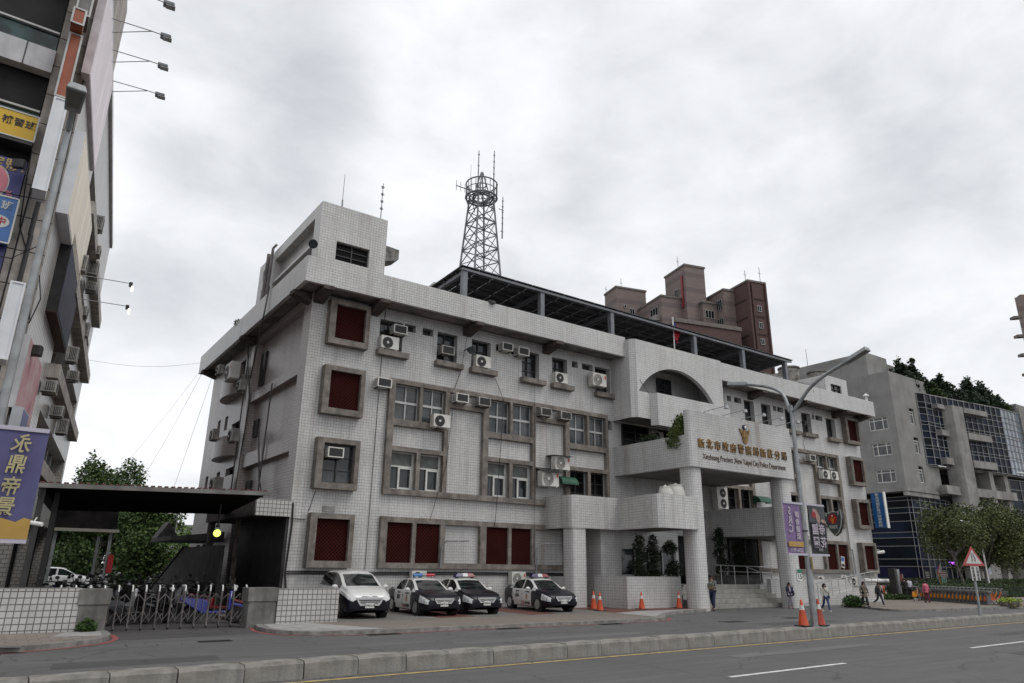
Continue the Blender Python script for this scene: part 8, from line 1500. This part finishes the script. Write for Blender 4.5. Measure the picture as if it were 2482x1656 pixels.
t = thing("dark_notice", "dark panel with four white text lines in front of the glass corner", "sign", (72.9, 34.5, 1.2)); g = G(); g.box(72.3, 34.5, 1.2, 73.35, 34.55, 2.0); g.box(72.8, 34.55, .1, 72.9, 34.6, 1.3); p_ = g.done("panel", BLACK, t); g = G()
for k in range(4): g.box(72.45, 34.47, 1.3+k*.16, 73.2, 34.49, 1.37+k*.16)
g.done("text_line", SWHITE, p_)
t = thing("neon_sign", "small glowing violet sign in the dark entrance of the glass building", "sign", (79, 36, 2.6)); g = G(); g.box(81.2, 36, 2.62, 82.3, 36.1, 2.86); g.done("panel", mat("neon_violet", (.35, .06, .85), .4, emit=1.6, var=0), t); g = G(); g.box(82.3, 36, 2.84, 83.8, 36.05, 2.87); g.box(82.3, 36, 2.61, 83.8, 36.05, 2.64); g.done("bracket", WHITE, t)
t = thing("far_lamp", "white double-hooped street lamp among the street trees", "street lamp", (74.4, 30, .1)); g = G(); g.cyl((74.6, 30, .1), (74.4, 30, 5.6), .07, n=8); g.tube([(74.4, 30, 5.4), (73.9, 30, 5.9), (72.8, 30, 6.25), (71.4, 30, 6.3)], .05, 6); g.tube([(74.4, 30, 5.1), (73.7, 30, 5.7), (72.6, 30, 6.05), (71.5, 30, 6.15)], .035, 6); g.done("pole", WHITE, t, smooth=True); g = G(); g.ball((71.5, 30, 6.27), (.5, .15, .08)); g.done("lamp_head", WHITE, t, smooth=True)
t = thing("roadside_lamp", "white lamp head on a thin arm at the right edge, before mirror glass", "street lamp", (62.5, 21.5, 0)); g = G(); g.cyl((66.0, 20, .1), (66.0, 20, 8.2), .09, n=8); g.tube([(66.0, 20, 8.2), (64.2, 20.3, 8.6), (61.5, 20.8, 8.75)], .045, 6); g.done("pole", GALV, t); g = G(); g.ball((60.7, 20.9, 8.78), (.9, .14, .07)); g.done("lamp_head", WHITE, t, smooth=True)
t = thing("stone_gate_post", "pair of grey stone gate posts with lamps at the right edge", "gate post", (93, 33, .1)); g = G(); g.obox((92.3, 33, .1), (1, 0), 1.0, .9, 2.4); g.obox((92.3, 33, 2.5), (1, 0), 1.3, 1.1, .3); g.done("shaft", GRYC, t, bevel=.05)
# distant scooters and a white van by the ramp, farther than the kiosk
place(copytree(SCB['white']), (50.6, 29.5, .1), RAD(70), "white scooter parked beyond the ramp, left of the kiosk", "scooters beyond the kiosk"); place(copytree(SCB['black']), (52.2, 29.8, .1), RAD(80), "black scooter parked beyond the ramp, next to the white one", "scooters beyond the kiosk"); place(copytree(SCB['black']), (55.5, 28.6, .1), RAD(60), "black scooter parked between the kiosk men and the woman in pink", "scooters beyond the kiosk"); place(copytree(SCB['silver']), (57.0, 28.4, .1), RAD(60), "silver scooter parked behind the woman in pink", "scooters beyond the kiosk")
t = thing("hydrant", "slim orange hydrant post left of the kiosk", "hydrant", (47.7, 25.5, .1)); g = G(); g.lathe([(.11, 0), (.09, .06), (.09, .6), (.12, .64), (.10, .76), (.03, .84)], (47.7, 25.5, .1), 12); g.done("body", mat("hydrant_orange", (.45, .09, .03), .5, var=.15), t, smooth=True); g = G(); g.cyl((47.55, 25.5, .6), (47.85, 25.5, .6), .05, n=8); g.done("outlet", mat("hydrant_cap", (.3, .06, .02), .5), t)
for m_ in bpy.data.meshes: m_.validate(verbose=False)
# metric size: the coordinates above are in units of 1.22 m
K = 1.22
for o in bpy.data.objects:
    if o.parent is None and o.type in ('MESH', 'EMPTY', 'CAMERA'):
        o.location = Vector(o.location)*K
        if o.type != 'CAMERA': o.scale = Vector(o.scale)*K
